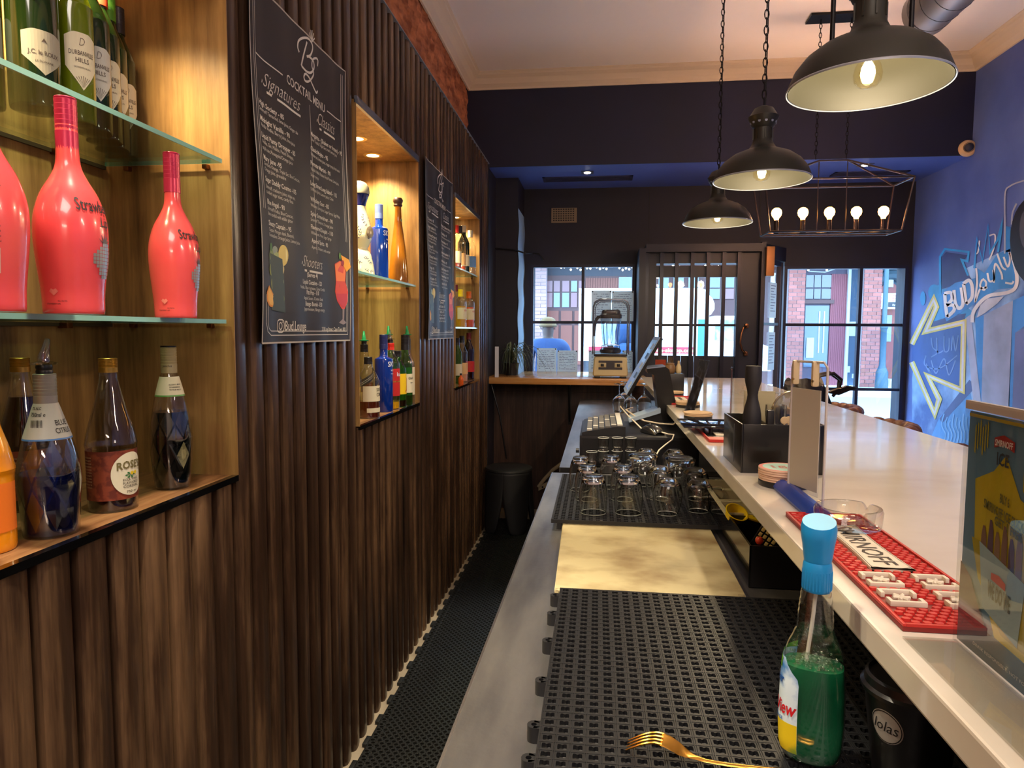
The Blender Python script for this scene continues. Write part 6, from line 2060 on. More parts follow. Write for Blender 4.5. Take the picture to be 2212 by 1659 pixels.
for k, ((px_, py_), (kind, lab)) in enumerate(zip(WX, WIN_)):
    x, y = away(px_, py_, Z=UZ, r=.036)
    if k == 0: x, y = x - .0, y
    prof = [(r * (1.0 if k == 0 else .86), z) for r, z in WINE]
    t = bottle(lab, (x, y, UZ), prof, GREENL if k == 1 else GREENG, cap=((.0150 if k else .0175, .252 if k else .235, .305), caps[k]), group='wine bottles on the upper shelf', name='wine_bottle')
    if k == 0:
        q = shield(t, .085, .062, .070, SHIELD, prof, amid=-26)
        mm = MB(False); fit_text(mm, 'J.C. le ROUX', .046, .007, lambda a, b: q(a, b - .004, .0005), .012, 0, .5); fit_text(mm, 'LE DOMAINE', .026, .0035, lambda a, b: q(a, b - .016, .0005), 0, 0, .5)
        mm.add([q(-.004, .016, .0005), q(0, .023, .0005), q(.004, .016, .0005), q(0, .018, .0005)], [(0, 1, 2, 3)])
        mm.build('printed_text', mat('ink_brown', '#4a3c34', .5), t)
    else:
        q = shield(t, .100, .060, .096, CREAM if k != 2 else CREAM2, prof, amid=-28)
        mm = MB(False)
        fit_text(mm, 'D', .010, .014, lambda a, b: q(a, b + .026, .0005), -.02, .3, .5); fit_text(mm, 'DURBANVILLE', .046, .0075, lambda a, b: q(a, b + .010, .0005), .01, 0, .5)
        fit_text(mm, 'HILLS', .024, .0075, lambda a, b: q(a, b - .002, .0005), .01, 0, .5); fit_text(mm, 'SAUVIGNON BLANC', .03, .003, lambda a, b: q(a, b - .012, .0005), 0, 0, .5)
        for j in range(-5, 6):
            mm.add([q(.0, -.044, .0005), q(j * .0040 - .0006, -.024 - abs(j) * .0012, .0005), q(j * .0040 + .0006, -.024 - abs(j) * .0012, .0005)], [(0, 1, 2)])
        mm.build('printed_text', mat('ink_brown', '#4a3c34', .5), t)
    if k == 0:
        mm = MB(); mm.tube([(.0, -.02, .215), (.012, -.026, .19), (.03, -.028, .165)], [.005, .004, .002], 6); mm.build('red_ribbon', caps[0], t)
bottle('amber lit bottle cut by the left photo edge on the upper shelf', (-.995, 1.02, UZ), WINE, GREENL, cap=((.015, .25, .30), caps[1]), labels=[(.06, .14, -110, 20, CREAM2)], name='wine_bottle', group='wine bottles on the upper shelf')

# bottom of the near niche
FAC = lambda: None
BLU_P = [(.036, 0), (.038, .005), (.0405, .05), (.043, .085), (.0415, .11), (.034, .145), (.025, .175), (.0175, .20), (.0150, .21), (.0148, .245)]


def facets(t, prof, z0, z1, m_, rows=3, cols=9):
    mm = MB(False)
    Rf = lambda z: interp(prof, z)
    hz = (z1 - z0) / rows
    for i in range(rows):
        for j in range(cols):
            a = 2 * PI * (j + .5 * (i % 2)) / cols; da = PI / cols
            zc = z0 + (i + .5) * hz
            P = lambda aa, z, k: (Rf(z) * k * math.cos(aa), Rf(z) * k * math.sin(aa), z)
            mm.add([P(a - da * .92, zc, 1.003), P(a, zc - hz * .85, 1.003), P(a + da * .92, zc, 1.003), P(a, zc + hz * .85, 1.003), P(a, zc, .975)], [(0, 1, 4), (1, 2, 4), (2, 3, 4), (3, 0, 4)])
    return mm.build('facets', m_, t)


FACET = thin('facet_glass', (.86, .88, .92), .25, rough=.05, edge=.9)
x, y = away(113, 1166, Z=BZ)
tb = bottle('clear faceted bottle of dark blue liquor with a clear pourer, nearest on niche base', (x, y, BZ), BLU_P, CGL, cap=((.0158, .198, .250), mat('silver_foil', '#a8a49c', .35, .5)), liquid=(DBL, .098),
            labels=[(.152, .205, -170, 40, CREAM2), (.150, .1525, -170, 40, mat('label_blue', '#4a7ab8', .4))],
            texts=[('BLUE', .172, .008, .02, -2, INKB, 0), ('CITRUS', .160, .008, .026, -2, INKB, 0), ('7% ALC', .196, .0045, .014, -88, INKB, 0), ('750ml e', .186, .006, .022, -80, INKB, 0)],
            pourer=thin('clear_pourer', (.9, .92, .9), .25, edge=.9), name='liqueur_bottle')
facets(tb, smooth_prof(BLU_P), .025, .140, FACET)
mm = MB(False)
for k in range(14):
    a = R_(-98 + k * 2.6 + (k % 3)); mm.add([(.0275 * math.cos(a), .0275 * math.sin(a), .166), (.0275 * math.cos(a + .02 + .01 * (k % 2)), .0275 * math.sin(a + .02 + .01 * (k % 2)), .166), (.0262 * math.cos(a + .02 + .01 * (k % 2)), .0262 * math.sin(a + .02 + .01 * (k % 2)), .181), (.0262 * math.cos(a), .0262 * math.sin(a), .181)], [(0, 1, 2, 3)])
mm.build('bar_code', INKB, tb)
TEA_P = [(.030, 0), (.032, .004), (.036, .04), (.0390, .08), (.0385, .11), (.034, .15), (.026, .19), (.0180, .222), (.0142, .235), (.0140, .262)]
x, y = away(374, 1061, Z=BZ)
tb = bottle('clear faceted bottle of near black teal liquor, furthest right on the niche base', (x, y, BZ), TEA_P, CGL, cap=((.0150, .232, .283), mat('pale_gold_foil', '#b8a880', .35, .5)), liquid=(DTL, .155),
            labels=[(.188, .225, -170, 40, CREAM), (.186, .189, -170, 40, mat('label_green2', '#5c9c4c', .4))],
            texts=[('ALCOHOL ABUSE', .208, .003, .024, -30, INKB, 0), ('IS DANGEROUS', .203, .003, .022, -30, INKB, 0), ('TO YOUR HEALTH', .198, .003, .024, -30, INKB, 0), ('ponchos', .244, .005, .018, -70, INKB, .2)], name='liqueur_bottle')
facets(tb, smooth_prof(TEA_P), .02, .15, FACET, 4, 8)
MB().cyl((0, 0, .2832), (0, 0, .286), .0148, n=20).build('cap_disc', BLACKG, tb)
KO_P = [(.036, 0), (.039, .004), (.0395, .03), (.0395, .10), (.0410, .115), (.0410, .12), (.036, .145), (.026, .18), (.0180, .215), (.0145, .235), (.0142, .25)]
KLAB = mat('kola_label', '#5c2014', .5, noise=('#7a3420', 60, .45, .55))
x, y = away(246, 1109, Z=BZ)
tk = bottle('clear cordial bottle with brown label and gold cap, second from right', (x, y, BZ), KO_P, CGL, cap=((.0152, .243, .268), GCAP), liquid=(KOL, .028), labels=[(.022, .108, -185, 50, KLAB)], texts=[(w_, .096 - .0052 * i, .0022, .026, -120, mat('ink_tan', '#b08a6a', .5), 0) for i, w_ in enumerate(['INGREDIENTS: SUGAR WATER', 'FLAVOURING ACIDITY', 'REGULATOR CITRIC ACID', 'COLOURANT PRESERVATIVE', 'SODIUM BENZOATE STORE', 'IN A COOL DRY PLACE', 'SHAKE WELL DILUTE', 'NUTRITION PER 100 ML', 'ENERGY 420 KJ', 'PROTEIN 0 G', 'TOTAL SUGARS 24 G'])], name='cordial_bottle', group='brown labelled cordial bottles with gold caps')
# oval front panel with lettering
def kq(u, v, d=.0016): return ((.0395 + d) * math.cos(R_(-8) + u / .0395), (.0395 + d) * math.sin(R_(-8) + u / .0395), .066 + v)
N_ = 30
mm = strip_ellipse(MB(False), kq, .033, .038); mm.build('oval_panel', mat('oval_cream', '#d4ccb4', .5), tk)
mm = MB(False)
fit_text(mm, "ROSE'S", .048, .013, lambda a, b: kq(a, b + .010 + a * a * -3.0, .0022), .03, 0, .5)
mm.build('brand_lettering', mat('ink_olive', '#6a6038', .5), tk)
mm = MB(False)
for s, v in (('KOLA TONIC', -.012), ('FLAVOURED', -.018), ('CORDIAL', -.024)): fit_text(mm, s, .030, .0045, lambda a, b: kq(a, b + v, .0022), .01, 0, .5)
fit_text(mm, '750 ml', .02, .004, lambda a, b: kq(a, b - .033, .0022), .01, 0, .5)
mm.build('printed_text', mat('ink_brown', '#4a3c34'), tk)
mm = MB(False)
for k in range(6):
    a = k * PI / 3; mm.add([kq(-.002, -.002, .0022), kq(-.002 + .008 * math.cos(a - .3), -.002 + .005 * math.sin(a - .3), .0022), kq(-.002 + .010 * math.cos(a), -.002 + .006 * math.sin(a), .0022), kq(-.002 + .008 * math.cos(a + .3), -.002 + .005 * math.sin(a + .3), .0022)], [(0, 1, 2, 3)])
mm.build('printed_leaves', mat('leaf_print', '#2c6a34', .5), tk)
mm = MB(False)
for cu_ in (.001, .008): mm.add([kq(cu_ + .0032 * math.cos(2 * PI * k / 12), .001 + .0032 * math.sin(2 * PI * k / 12), .0026) for k in range(12)], [tuple(range(12))])
mm.build('printed_lemons', mat('lemon_print', '#d8b820', .5), tk)
x, y = away(58, 1100, Z=BZ)
bottle('dark cordial bottle with gold cap behind the blue liquor bottle, in place of a reflection', (-1.005, 1.085, BZ), KO_P, CGL, cap=((.0152, .243, .268), GCAP), liquid=(KOL, .20), labels=[(.022, .108, -185, 50, KLAB)], texts=[('NUTRITION PER 100 ML', .094 - .007 * i, .0025, .03, -70, MATS['ink_tan'], 0) for i in range(8)], name='cordial_bottle', group='brown labelled cordial bottles with gold caps')  # solid bottle standing in for one reflected in the mirror
x, y = away(-32, 1205, Z=BZ)
bottle('orange cordial bottle cut by the left photo edge on niche base', (x, y, BZ), KO_P, mat('orange_drink', '#e08a10', .15, coat=.5), cap=((.0152, .243, .268), GCAP), labels=[(.03, .10, -150, 30, mat('label_orange', '#e0701a', .5))], texts=[('ORANGE', .07, .012, .04, -60, CREAM, 0)], name='cordial_bottle')

# ------------------------------------------------------------------ middle niche
Z1_ = 1.5972
yc = 2.50
CER = mat('ceramic_cream', '#dfe0bc', .15, coat=.6)
CBL = mat('ceramic_blue', '#12206e', .2, coat=.5)
cp = [(.052, 0), (.054, .004), (.050, .04), (.040, .085), (.028, .105), (.034, .12), (.043, .145), (.042, .18), (.034, .215), (.024, .245), (.0215, .262), (.0225, .28)]
t = thing('ceramic_bottle', 'cream ceramic decanter painted with blue leaf sprigs and round stopper', 'bottle', (-.885, yc, Z1_))
sc = smooth_prof(cp)
MB().lathe([(0, 0)] + sc, 36).build('decanter_body', CER, t)
MB().lathe([(.0215, .262), (.024, .272), (.034, .300), (.037, .304), (.030, .305), (.0, .305)], 30).build('collar', CBL, t, label='dark blue painted collar')
MB().lathe([(.036, .3055), (.038, .312), (.036, .330), (.026, .346), (.010, .354), (0, .355)], 30).build('stopper', mat('stopper_grey', '#a8a894', .15, coat=.5), t)
rf = lambda z: interp(sc, z) + .0008
def sprig(pts):
    mm = MB(False)
    for i in range(len(pts) - 1):
        (a0, z0), (a1, z1) = pts[i], pts[i + 1]
        for s in (-1, 1):
            am, zm = (a0 + a1) / 2, (z0 + z1) / 2
            da, dz = (a1 - a0), (z1 - z0)
            l = math.hypot(da * .04, dz) or 1
            nx, nz = -dz / l, da * .04 / l
            q = lambda a, z: (rf(z) * math.cos(a), rf(z) * math.sin(a), z)
            mm.add([q(am, zm), q(am + (da * .25 + s * nx * .0035 / .04 * 1), zm + dz * .25 + s * nz * .0035), q(am + da * .5 + s * nx * .006 / .04, zm + dz * .5 + s * nz * .006), q(am + da * .55 + s * nx * .002 / .04, zm + dz * .55 + s * nz * .002)], [(0, 1, 2, 3)])
    mm.build('painted_sprig', CBL, t)
for a_off in (-2.5, -1.55, -.6, .35, 1.3, 2.2):
    sprig([(a_off + .35 * math.sin(k * .55), .135 + .0095 * k) for k in range(11)])
    sprig([(a_off - .3 + .085 * k, .062 + .012 * math.sin(k * .7)) for k in range(9)])
    sprig([(a_off - .3 + .085 * k, .022 + .004 * math.sin(k * .9)) for k in range(9)])
m = MB(); m.lathe([(0, .0), (.020, .0), (.022, .003), (.018, .005), (0, .006)], 20); o = m.build('medallion', mat('medallion', '#9a8a70', .3, .4), t, (.0405, -.012, .165)); o.rotation_euler = (0, R_(90), R_(-16))

SKY = [(.0345, 0), (.0355, .003), (.0355, .20), (.034, .208), (.018, .216), (.0155, .222), (.0150, .252)]
def sky(lab, x, y, z, capm, body=BLUEB):
    return bottle(lab, (x, y, z), SKY, body, cap=((.0165, .246, .302), capm), texts=[('SKYY', .178, .020, .058, 0, mat('print_white', '#dfe3ee', .5), 0), ('VODKA', .160, .006, .03, 0, MATS['print_white'], 0), ('THE ORIGINAL', .148, .003, .03, 0, MATS['print_white'], 0)], fl=1, name='vodka_bottle', group='cobalt blue vodka bottles')
sky('cobalt blue vodka bottle beside the ceramic decanter on the glass shelf', -.872, at(820, 600, X=-.872).y, Z1_, mat('cap_lilac', '#6f86cc', .4))
BRN = [(.040, 0), (.042, .004), (.041, .03), (.034, .12), (.024, .20), (.017, .25), (.0145, .28), (.0135, .322)]
t = bottle('tall tapering amber brown bottle with dark knob stopper on glass shelf', (-.842, at(861, 605, X=-.842).y, Z1_), BRN, AMBER, cap=([(0, .322), (.016, .322), (.019, .328), (.016, .334), (.0205, .342), (.021, .350), (.016, .358), (0, .361)], mat('knob_brown', '#3a2018', .4)), name='spirit_bottle')
m = MB(); m.lathe([(0, 0), (.006, 0), (.0065, .001), (0, .0016)], 12); o = m.build('seal', mat('seal_green', '#5a6a3a', .4), t, (.0145, -.005, .265)); o.rotation_euler = (0, R_(90), R_(-20))

GPOUR = mat('green_pourer', '#17925a', .3)
def n1(px_, X_): return at(px_, 800, X=X_).y
SOC = [(.036, 0), (.040, .004), (.040, .125), (.038, .14), (.030, .16), (.018, .18), (.0145, .195), (.0145, .205)]
bottle('squat clear bourbon bottle with cream label, front of middle niche base', (-.828, 2.41, BZ), SOC, CGL, cap=((.0155, .196, .222), mat('cap_dark', '#1c1a20', .4)), liquid=(REDL, .062), labels=[(.062, .118, -100, 60, CREAM), (.022, .038, -80, 50, CREAM)],
       texts=[('SOUTHERN', .098, .013, .050, 8, INKB, 0), ('COMFORT', .080, .013, .050, 8, INKB, 0)], name='spirit_bottle')
bottle('golden whisky bottle cut off by the left side of middle niche', (-.905, 2.44, BZ), SOC[:5] + [(.016, .20), (.0145, .25)], CGL, cap=((.0155, .235, .268), mat('cap_maroon', '#6a1424', .4)), liquid=(GOLDL, .11), labels=[(.03, .09, -90, 60, mat('label_goldish', '#c8a850', .5))], name='spirit_bottle')
JW = [(.034, 0), (.036, .004), (.036, .15), (.034, .17), (.024, .20), (.016, .225), (.0145, .25)]
tj = bottle('whisky bottle with slanted black label and green pourer in middle niche', (-.93, 2.66, BZ), JW, CGL, cap=((.0155, .232, .262), mat('cap_dark', '#1c1a20')), liquid=(BRKM, .11), pourer=GPOUR, name='whisky_bottle')
mm = MB(False); mm.grid(lambda a, b: (.0368 * math.cos(R_(-100 + 150 * a)), .0368 * math.sin(R_(-100 + 150 * a)), .088 + .03 * b + .055 * a), 20, 3); mm.build('slanted_label', INKB, tj)
mm = MB(False)
for q_ in (.35, .6): mm.grid(lambda a, b: (.0372 * math.cos(R_(-95 + 140 * a)), .0372 * math.sin(R_(-95 + 140 * a)), .088 + .03 * q_ + .0025 * b + .055 * a), 20, 1)
mm.build('label_stripes', CREAM2, tj)
sky('cobalt blue vodka bottle with dark blue cap on the middle niche base', -.832, 2.605, BZ, mat('cap_navy', '#202a66', .4), BLUEB2)
KUP = [(.034, 0), (.0365, .004), (.0365, .17), (.033, .19), (.022, .215), (.015, .235), (.0142, .262)]
bottle('vodka bottle with bright red label, red cap and clear pourer', (-.832, 2.695, BZ), KUP, CGL, cap=((.0158, .240, .268), mat('cap_red', '#d02a1c', .4)), liquid=(GOLDL, .03), pourer=MATS['clear_pourer'],
       labels=[(.055, .165, -120, 60, mat('label_red', '#b81c1c', .5)), (.110, .116, -120, 60, mat('label_goldish', '#c8a850'))], texts=[('kup', .135, .016, .034, -4, MATS['print_white'], 0)], name='vodka_bottle')
bottle('dark green bottle with maroon neck and green pourer, at the back', (-.895, 2.875, BZ), KUP, GREENB, cap=((.0158, .245, .285), mat('cap_maroon', '#6a1424')), pourer=GPOUR, name='spirit_bottle')
bottle('green whisky bottle with bright yellow label and red letter', (-.826, 2.772, BZ), [(.034, 0), (.036, .004), (.036, .14), (.030, .17), (.018, .195), (.0145, .215)], GREENB, cap=((.0155, .21, .235), mat('cap_dark', '#1c1a20')), liquid=(REDL, .03),
       labels=[(.055, .140, -120, 60, mat('label_yellow2', '#e2bc10', .5))], texts=[('J', .078, .044, .022, 0, mat('ink_red', '#b0201c', .5), 0), ('B', .085, .03, .018, 38, MATS['ink_red'], 0)], name='whisky_bottle')
GLN = [(.029, 0), (.031, .004), (.031, .16), (.029, .185), (.020, .21), (.0155, .228), (.015, .25)]
bottle('green malt whisky bottle with cream label and tall black cap', (-.814, 2.843, BZ), GLN, GREENB, cap=((.0165, .236, .30), mat('cap_dark', '#1c1a20')), labels=[(.055, .135, -120, 60, CREAM)], texts=[('Glenlivet', .112, .011, .05, -4, INKB, 0)] + [('single malt', .096, .005, .03, -4, INKB, 0)], name='whisky_bottle')
bottle('clear bottle with pale label and green pourer behind the green whisky', (-.822, 2.908, BZ), GLN, CGL, cap=((.0155, .236, .285), mat('cap_grey', '#4a4a4e', .4)), labels=[(.04, .16, -100, 60, CREAM)], pourer=GPOUR, name='spirit_bottle')

# ------------------------------------------------------------------ furthest niche
def n2(px_, X_): return at(px_, 600, X=X_).y
U2, M2 = 1.7602, 1.4212
FAR_ = [
    ('clear bottle with red cap and cream label on the furthest upper shelf', 4.14, -0.86, U2, GLN, CGL, 'cap_red', (mat('pinkish_drink', '#a03a30', .2, coat=.4), .05), CREAM),
    ('clear bottle with peach label on the furthest upper shelf', 4.25, -0.86, U2, KUP, CGL, 'cap_dark', (ORL, .04), mat('label_peach', '#dcae78', .5)),
    ('green wine bottle with pale label on the furthest upper shelf', 4.345, -0.855, U2, WINE[:-1] + [(.0140, .28)], GREENG, 'foil_white', None, CREAM),
    ('tall clear bottle at the right end of the furthest upper shelf', 4.44, -0.83, U2, KUP, CGL, 'foil_white', None, mat('label_skyblue', '#5a8ac0', .5)),
    ('clear gin bottle with purple cap at left of the furthest lower shelf', 4.4, -0.92, M2, GLN, CGL, 'cap_maroon', (mat('pinkish_drink', '#a03a30'), .10), CREAM),
    ('clear gin bottle with yellow cap on the furthest lower shelf', 4.17, -0.84, M2, [(.034, 0), (.036, .004), (.036, .15), (.032, .17), (.016, .19), (.0145, .205)], CGL, 'yellow_cap', (GOLDL, .13), CREAM),
    ('clear gin bottle with orange cap on the furthest lower shelf', 4.39, -0.83, M2, [(.034, 0), (.036, .004), (.036, .15), (.032, .17), (.016, .19), (.0145, .205)], CGL, 'orange_cap', (ORL, .13), CREAM),
    ('green bottle at the left of the furthest niche base', 4.06, -0.84, BZ, GLN, GREENB, 'cap_dark', None, CREAM),
    ('clear bottle with black cap on the furthest niche base', 4.21, -0.84, BZ, KUP, CGL, 'cap_dark', (mat('peach_drink', '#d89a70', .3), .10), mat('label_peach', '#dcae78')),
    ('dark red vermouth bottle at the right of the furthest niche base', 4.44, -0.84, BZ, WINE[:-1] + [(.0140, .28)], mat('dark_red_glass', '#1c0808', .08, coat=.6), 'cap_maroon', None, mat('label_red', '#b81c1c')),
]
mat('yellow_cap', '#e8c818', .4); mat('orange_cap', '#e8701c', .4)
for lab, px_, X_, z, prof, body, capn, liq, lb in FAR_:
    top = prof[-1][1]
    t = bottle(lab, (X_, px_, z), prof, body, cap=((.0160, top - .018, top + .026), MATS[capn]), liquid=liq, labels=[(.05, .12, -110, 50, lb)], name='spirit_bottle', texts=([("GORDON'S", .098, .010, .05, -4, mat('ink_red', '#b0201c'), 0)] if 'gin bottle with' in lab else []), group='bottles in the furthest niche')
bottle('tiny orange miniature bottle on the furthest niche base', (-.805, 4.005, BZ), [(.012, 0), (.015, .002), (.015, .035), (.007, .048), (.006, .058)], ORL, cap=((.0068, .055, .066), MATS['cap_dark']), name='miniature_bottle')
# ================================================================== window shelf, blender, plant, stool
SHW = wood('shelf_wood', '#8a5a30', '#b8824a', '#d0a068', rough=.2, axis='x')
sh = thing('window_shelf', 'varnished wooden counter shelf running to the left window', 'shelf', (-.22, 5.33, 1.06))
MB().box((-.585, -.40, -.045), (.585, .465, 0), .003).build('board', SHW, sh)
for px_ in (1061, 1230):
    x = at(px_, 880, Y=5.2).x + .22
    m = MB(False).box((x - .012, -.33, -.06), (x + .012, -.02, -.0455)).box((x - .012, -.045, -.38), (x + .012, -.03, -.06)).prism([(x - .006, -.32, -.07), (x - .006, -.30, -.06), (x - .006, -.045, -.33), (x - .006, -.045, -.36)], (.012, 0, 0))
    m.build('bracket', BLACKM, sh)
struct('wall_panelled_low', MB(False).box((-.80, 5.301, 0), (.37, 5.36, 1.0)), WOODP)
for k in range(5):
    x = -.8 + .234 * k
    struct('trim_%d' % (8 + k), MB(False).box((x, 5.296, .0), (x + .228, 5.301, .93)), WOODP)

# blender with sound enclosure
bl = thing('blender', 'cream based bar blender under a clear sound enclosure on the window shelf', 'blender', (.095, 5.13, 1.0602))
CRB = mat('blender_cream', '#c8b98c', .35)
DKB = mat('blender_dark', '#2a2024', .35)
prism_pts = [(-.125, -.11, .012), (.125, -.11, .012), (.118, -.10, .165), (-.118, -.10, .165)]
m = MB(); m.add([(-.128, -.11, .014), (.128, -.11, .014), (.128, .11, .014), (-.128, .11, .014), (-.118, -.10, .160), (.118, -.10, .160), (.118, .10, .160), (-.118, .10, .160)], [(0, 3, 2, 1), (4, 5, 6, 7), (0, 1, 5, 4), (1, 2, 6, 5), (2, 3, 7, 6), (3, 0, 4, 7)])
me_ = m.mesh('base'); b_ = bmesh.new(); b_.from_mesh(me_); bmesh.ops.bevel(b_, geom=b_.edges[:], offset=.008, segments=3, affect='EDGES'); b_.to_mesh(me_); b_.free()
link('base', me_, CRB, bl)
for sx in (-1, 1): MB().box((sx * .095 - .022, -.10, 0), (sx * .095 + .022, .10, .016), .003).build('foot', BLACKP, bl)
MB().box((-.120, -.103, .160), (.120, .103, .176), .003).build('top_plate', DKB, bl)
yf = lambda z: -.1115 + (z - .014) / .146 * .010
m = MB(False).prism([(-.090, yf(.115), .060), (.090, yf(.115), .060), (.090, yf(.115), .132), (-.090, yf(.115), .132)], (0, -.002, 0)); m.build('control_panel', mat('panel_cream_line', '#d8cba0', .4), bl)
m = MB(False).box((-.086, -.1085, .112), (.086, -.1075, .129)).box((-.086, -.1085, .063), (.086, -.1075, .080)).box((-.030, -.1085, .080), (.030, -.1075, .112)); m.build('panel_inlay', mat('panel_slate', '#34323a', .35), bl)
for sx in (-1, 1):
    MB().box((sx * .058 - .026, -.111, .080), (sx * .058 + .026, -.1075, .112), .002).build('switch_plate', CRB, bl)
    MB().box((sx * .058 - .012, -.116, .085), (sx * .058 + .012, -.110, .107), .002).build('rocker_switch', BLACKP, bl)
# jar
J = [(.052, .220), (.056, .235), (.066, .33), (.076, .435)]
vs = []; fs = []; n = 16
JG = thin('jar_glass', (.72, .80, .86), .22, rough=.08, edge=.9)
def sqr(mb, prof, n=32, pw=4.5):
    oval(mb, [(r, r * .92, z, 0) for r, z in prof], n, pw)
m = MB(); sqr(m, J); m.build('jar', JG, bl)
m = MB()
for k in range(9):
    a = k * 2 * PI / 9
    m.tube([(.045 * math.cos(a), .045 * math.sin(a), .235), (.052 * math.cos(a + .12), .052 * math.sin(a + .12), .30), (.056 * math.cos(a), .056 * math.sin(a), .36), (.062 * math.cos(a), .062 * math.sin(a), .41)], .003, 6)
m.build('jar_ribs', JG, bl)
m = MB(); m.lathe([(0, .180), (.07, .180), (.078, .190), (.078, .206), (.070, .212), (.058, .222), (0, .222)], 30); m.build('jar_collar', DKB, bl)
MB().lathe([(.0, .224), (.02, .224), (.024, .236), (.004, .242), (0, .244)], 16).build('blade_hub', CHROME, bl)
m = MB(); sqr(m, [(.078, .436), (.080, .440), (.080, .462), (.070, .470), (.068, .490), (.060, .498)]); m.build('lid', DKB, bl)
m = MB().box((-.035, -.083, .470), (.035, -.066, .490), .004); m.build('lid_latch', mat('latch_grey', '#5a4c50', .3), bl)
m = MB().tube([(-.066, 0, .452), (-.095, 0, .444), (-.112, 0, .415), (-.118, 0, .37), (-.122, 0, .318), (-.118, 0, .305)], [.012, .013, .012, .011, .010, .008], 10); m.build('handle', DKB, bl)
m = MB().tube([(-.066, -.04, .205), (-.062, -.075, .238), (.0, -.082, .250), (.062, -.075, .238), (.066, -.04, .205)], .003, 6); m.build('collar_clip', CHROME, bl)
# enclosure: rounded arch of clear plastic
ENC = thin('enclosure_plastic', (.90, .95, .98), .08, edge=.7)
EW, EH = .128, .57
arch = [(-EW, .176), (-EW, EH - .05), (-EW + .012, EH - .018), (-EW + .042, EH)] + [(EW - .042, EH), (EW - .012, EH - .018), (EW, EH - .05), (EW, .176)]
m = MB(); m.add([(x, y, z) for y in (-.11, .115) for x, z in arch], [(k, k + 1, 9 + k, 8 + k) for k in range(7)]); m.build('enclosure', ENC, bl)
m = MB(False); m.add([(x, -.111, z) for x, z in arch], [tuple(range(8))]); m.build('enclosure_door', ENC, bl)
for y, r in ((-.112, .0055), (.115, .004)):
    MB().tube([(x, y, z) for x, z in arch], r, 8).build('enclosure_edge', mat('enclosure_grey', '#6f7684', .2, .4), bl)
MB().tube([(x * .90, -.108, .176 + (z - .176) * .955) for x, z in arch], .003, 6).build('enclosure_edge', MATS['enclosure_grey'], bl)

# plant pot with spider plant in the window corner and a white upright card
LEAF = mat('spider_leaf', '#2c3a26', .45, noise=('#7c8a72', (60, 60, 6), .42, .62))
pl = thing('spider_plant', 'dark arching spider plant in corner of window shelf', 'plant', (-.655, 5.24, 1.0602))
MB().lathe([(0, 0), (.045, 0), (.058, .09), (.060, .095), (.052, .095), (.048, .08), (0, .08)], 26).build('pot', mat('pot_dark', '#1a1a20', .4), pl)
r_ = random.Random(11)
for k in range(46):
    a = r_.uniform(-.5, PI + .6) - PI * .5 + PI * .0
    a = r_.uniform(0, 2 * PI)
    L_ = r_.uniform(.18, .34); hgt = r_.uniform(.10, .22)
    dx, dy = math.cos(a), math.sin(a)
    if dx < 0: L_ *= .35
    if dy > .2: L_ *= .8
    mm = MB()
    n_ = 9; vs = []
    for i in range(n_ + 1):
        s = i / n_
        rad = L_ * s; z = .085 + hgt * 4 * s * (1 - s) * .75 + (hgt * .55) * s * (1 - s) - .02 * s - (.05 * s * s if hgt > .15 else 0)
        w_ = .0055 * (1 - s) ** .6 + .0004
        vs += [(dx * rad - dy * w_, dy * rad + dx * w_, z + .001), (dx * rad, dy * rad, z - .0015), (dx * rad + dy * w_, dy * rad - dx * w_, z + .001)]
    mm.add(vs, [q for i in range(n_) for q in ((3 * i, 3 * i + 1, 3 * i + 4, 3 * i + 3), (3 * i + 1, 3 * i + 2, 3 * i + 5, 3 * i + 4))])
    mm.build('leaf', LEAF, pl)
t = thing('white_stand_card', 'narrow white upright card standing before the spider plant', 'card', tuple(at(1073, 811, Y=4.99).xy) + (1.0602,))
MB(False).box((-.014, 0, .0), (.014, .004, .225)).build('card', mat('card_white', '#d8dce8', .5), t)
MB(False).box((-.016, -.02, 0), (.016, .03, .004)).build('foot', CLEAR, t)

# black stool
st = thing('stool', 'matt black drum stool with petal shaped legs against the slatted wall', 'stool', (-.602, 4.70, 0))
SB = mat('stool_black', '#1d1d20', .55)
MB().lathe([(0, .455), (.150, .455), (.162, .450), (.166, .438), (.160, .436), (0, .436)], 44).build('seat', SB, st)
NP = 5
def pet(u, v):
    """one petal: u across, v from the top down"""
    z = .44 - v * .44
    half = PI / NP * (1.10 - .62 * max(0, v - .18) ** 1.4 / (.82 ** 1.4) - (.35 * max(0, (v - .93) / .07) ** 2))
    a = (u - .5) * 2 * half
    r = .158 + .030 * v - .010 * abs(u * 2 - 1) ** 2 * v
    return (r * math.cos(a), r * math.sin(a), z)
for k in range(NP):
    m = MB(); m.grid(pet, 14, 18); me_ = m.mesh('leg')
    o = link('leg', me_, SB, st); o.rotation_euler = (0, 0, R_(-62 + 72 * k))
    md = o.modifiers.new('thick', 'SOLIDIFY'); md.thickness = .014; md.offset = -1
tag(MB().tube([at(1061, 829, Y=5.02), at(1080, 900, Y=5.0), at(1094, 991, Y=4.98)], .006, 8).build('broom_handle', mat('broom_black', '#16161a', .3, .4)), 'thin black broom handle leaning behind the stool', 'broom handle')
t = thing('power_strip', 'cream power strip and cable clipped low behind the steel counter', 'power strip', tuple(at(1163, 1057, Y=5.23)))
p0 = Vector(at(1163, 1057, Y=5.23)); p1 = Vector(at(1189, 1045, Y=5.2))
d_ = p1 - p0; nn_ = Vector((0, 0, .03))
MB(False).prism([(0, 0, -.012), d_ * 1.5 + Vector((0, 0, -.012)), d_ * 1.5 + Vector((0, 0, .022)), (0, 0, .022)], (0, .025, 0)).build('strip', mat('strip_cream', '#b9a888', .5), t)
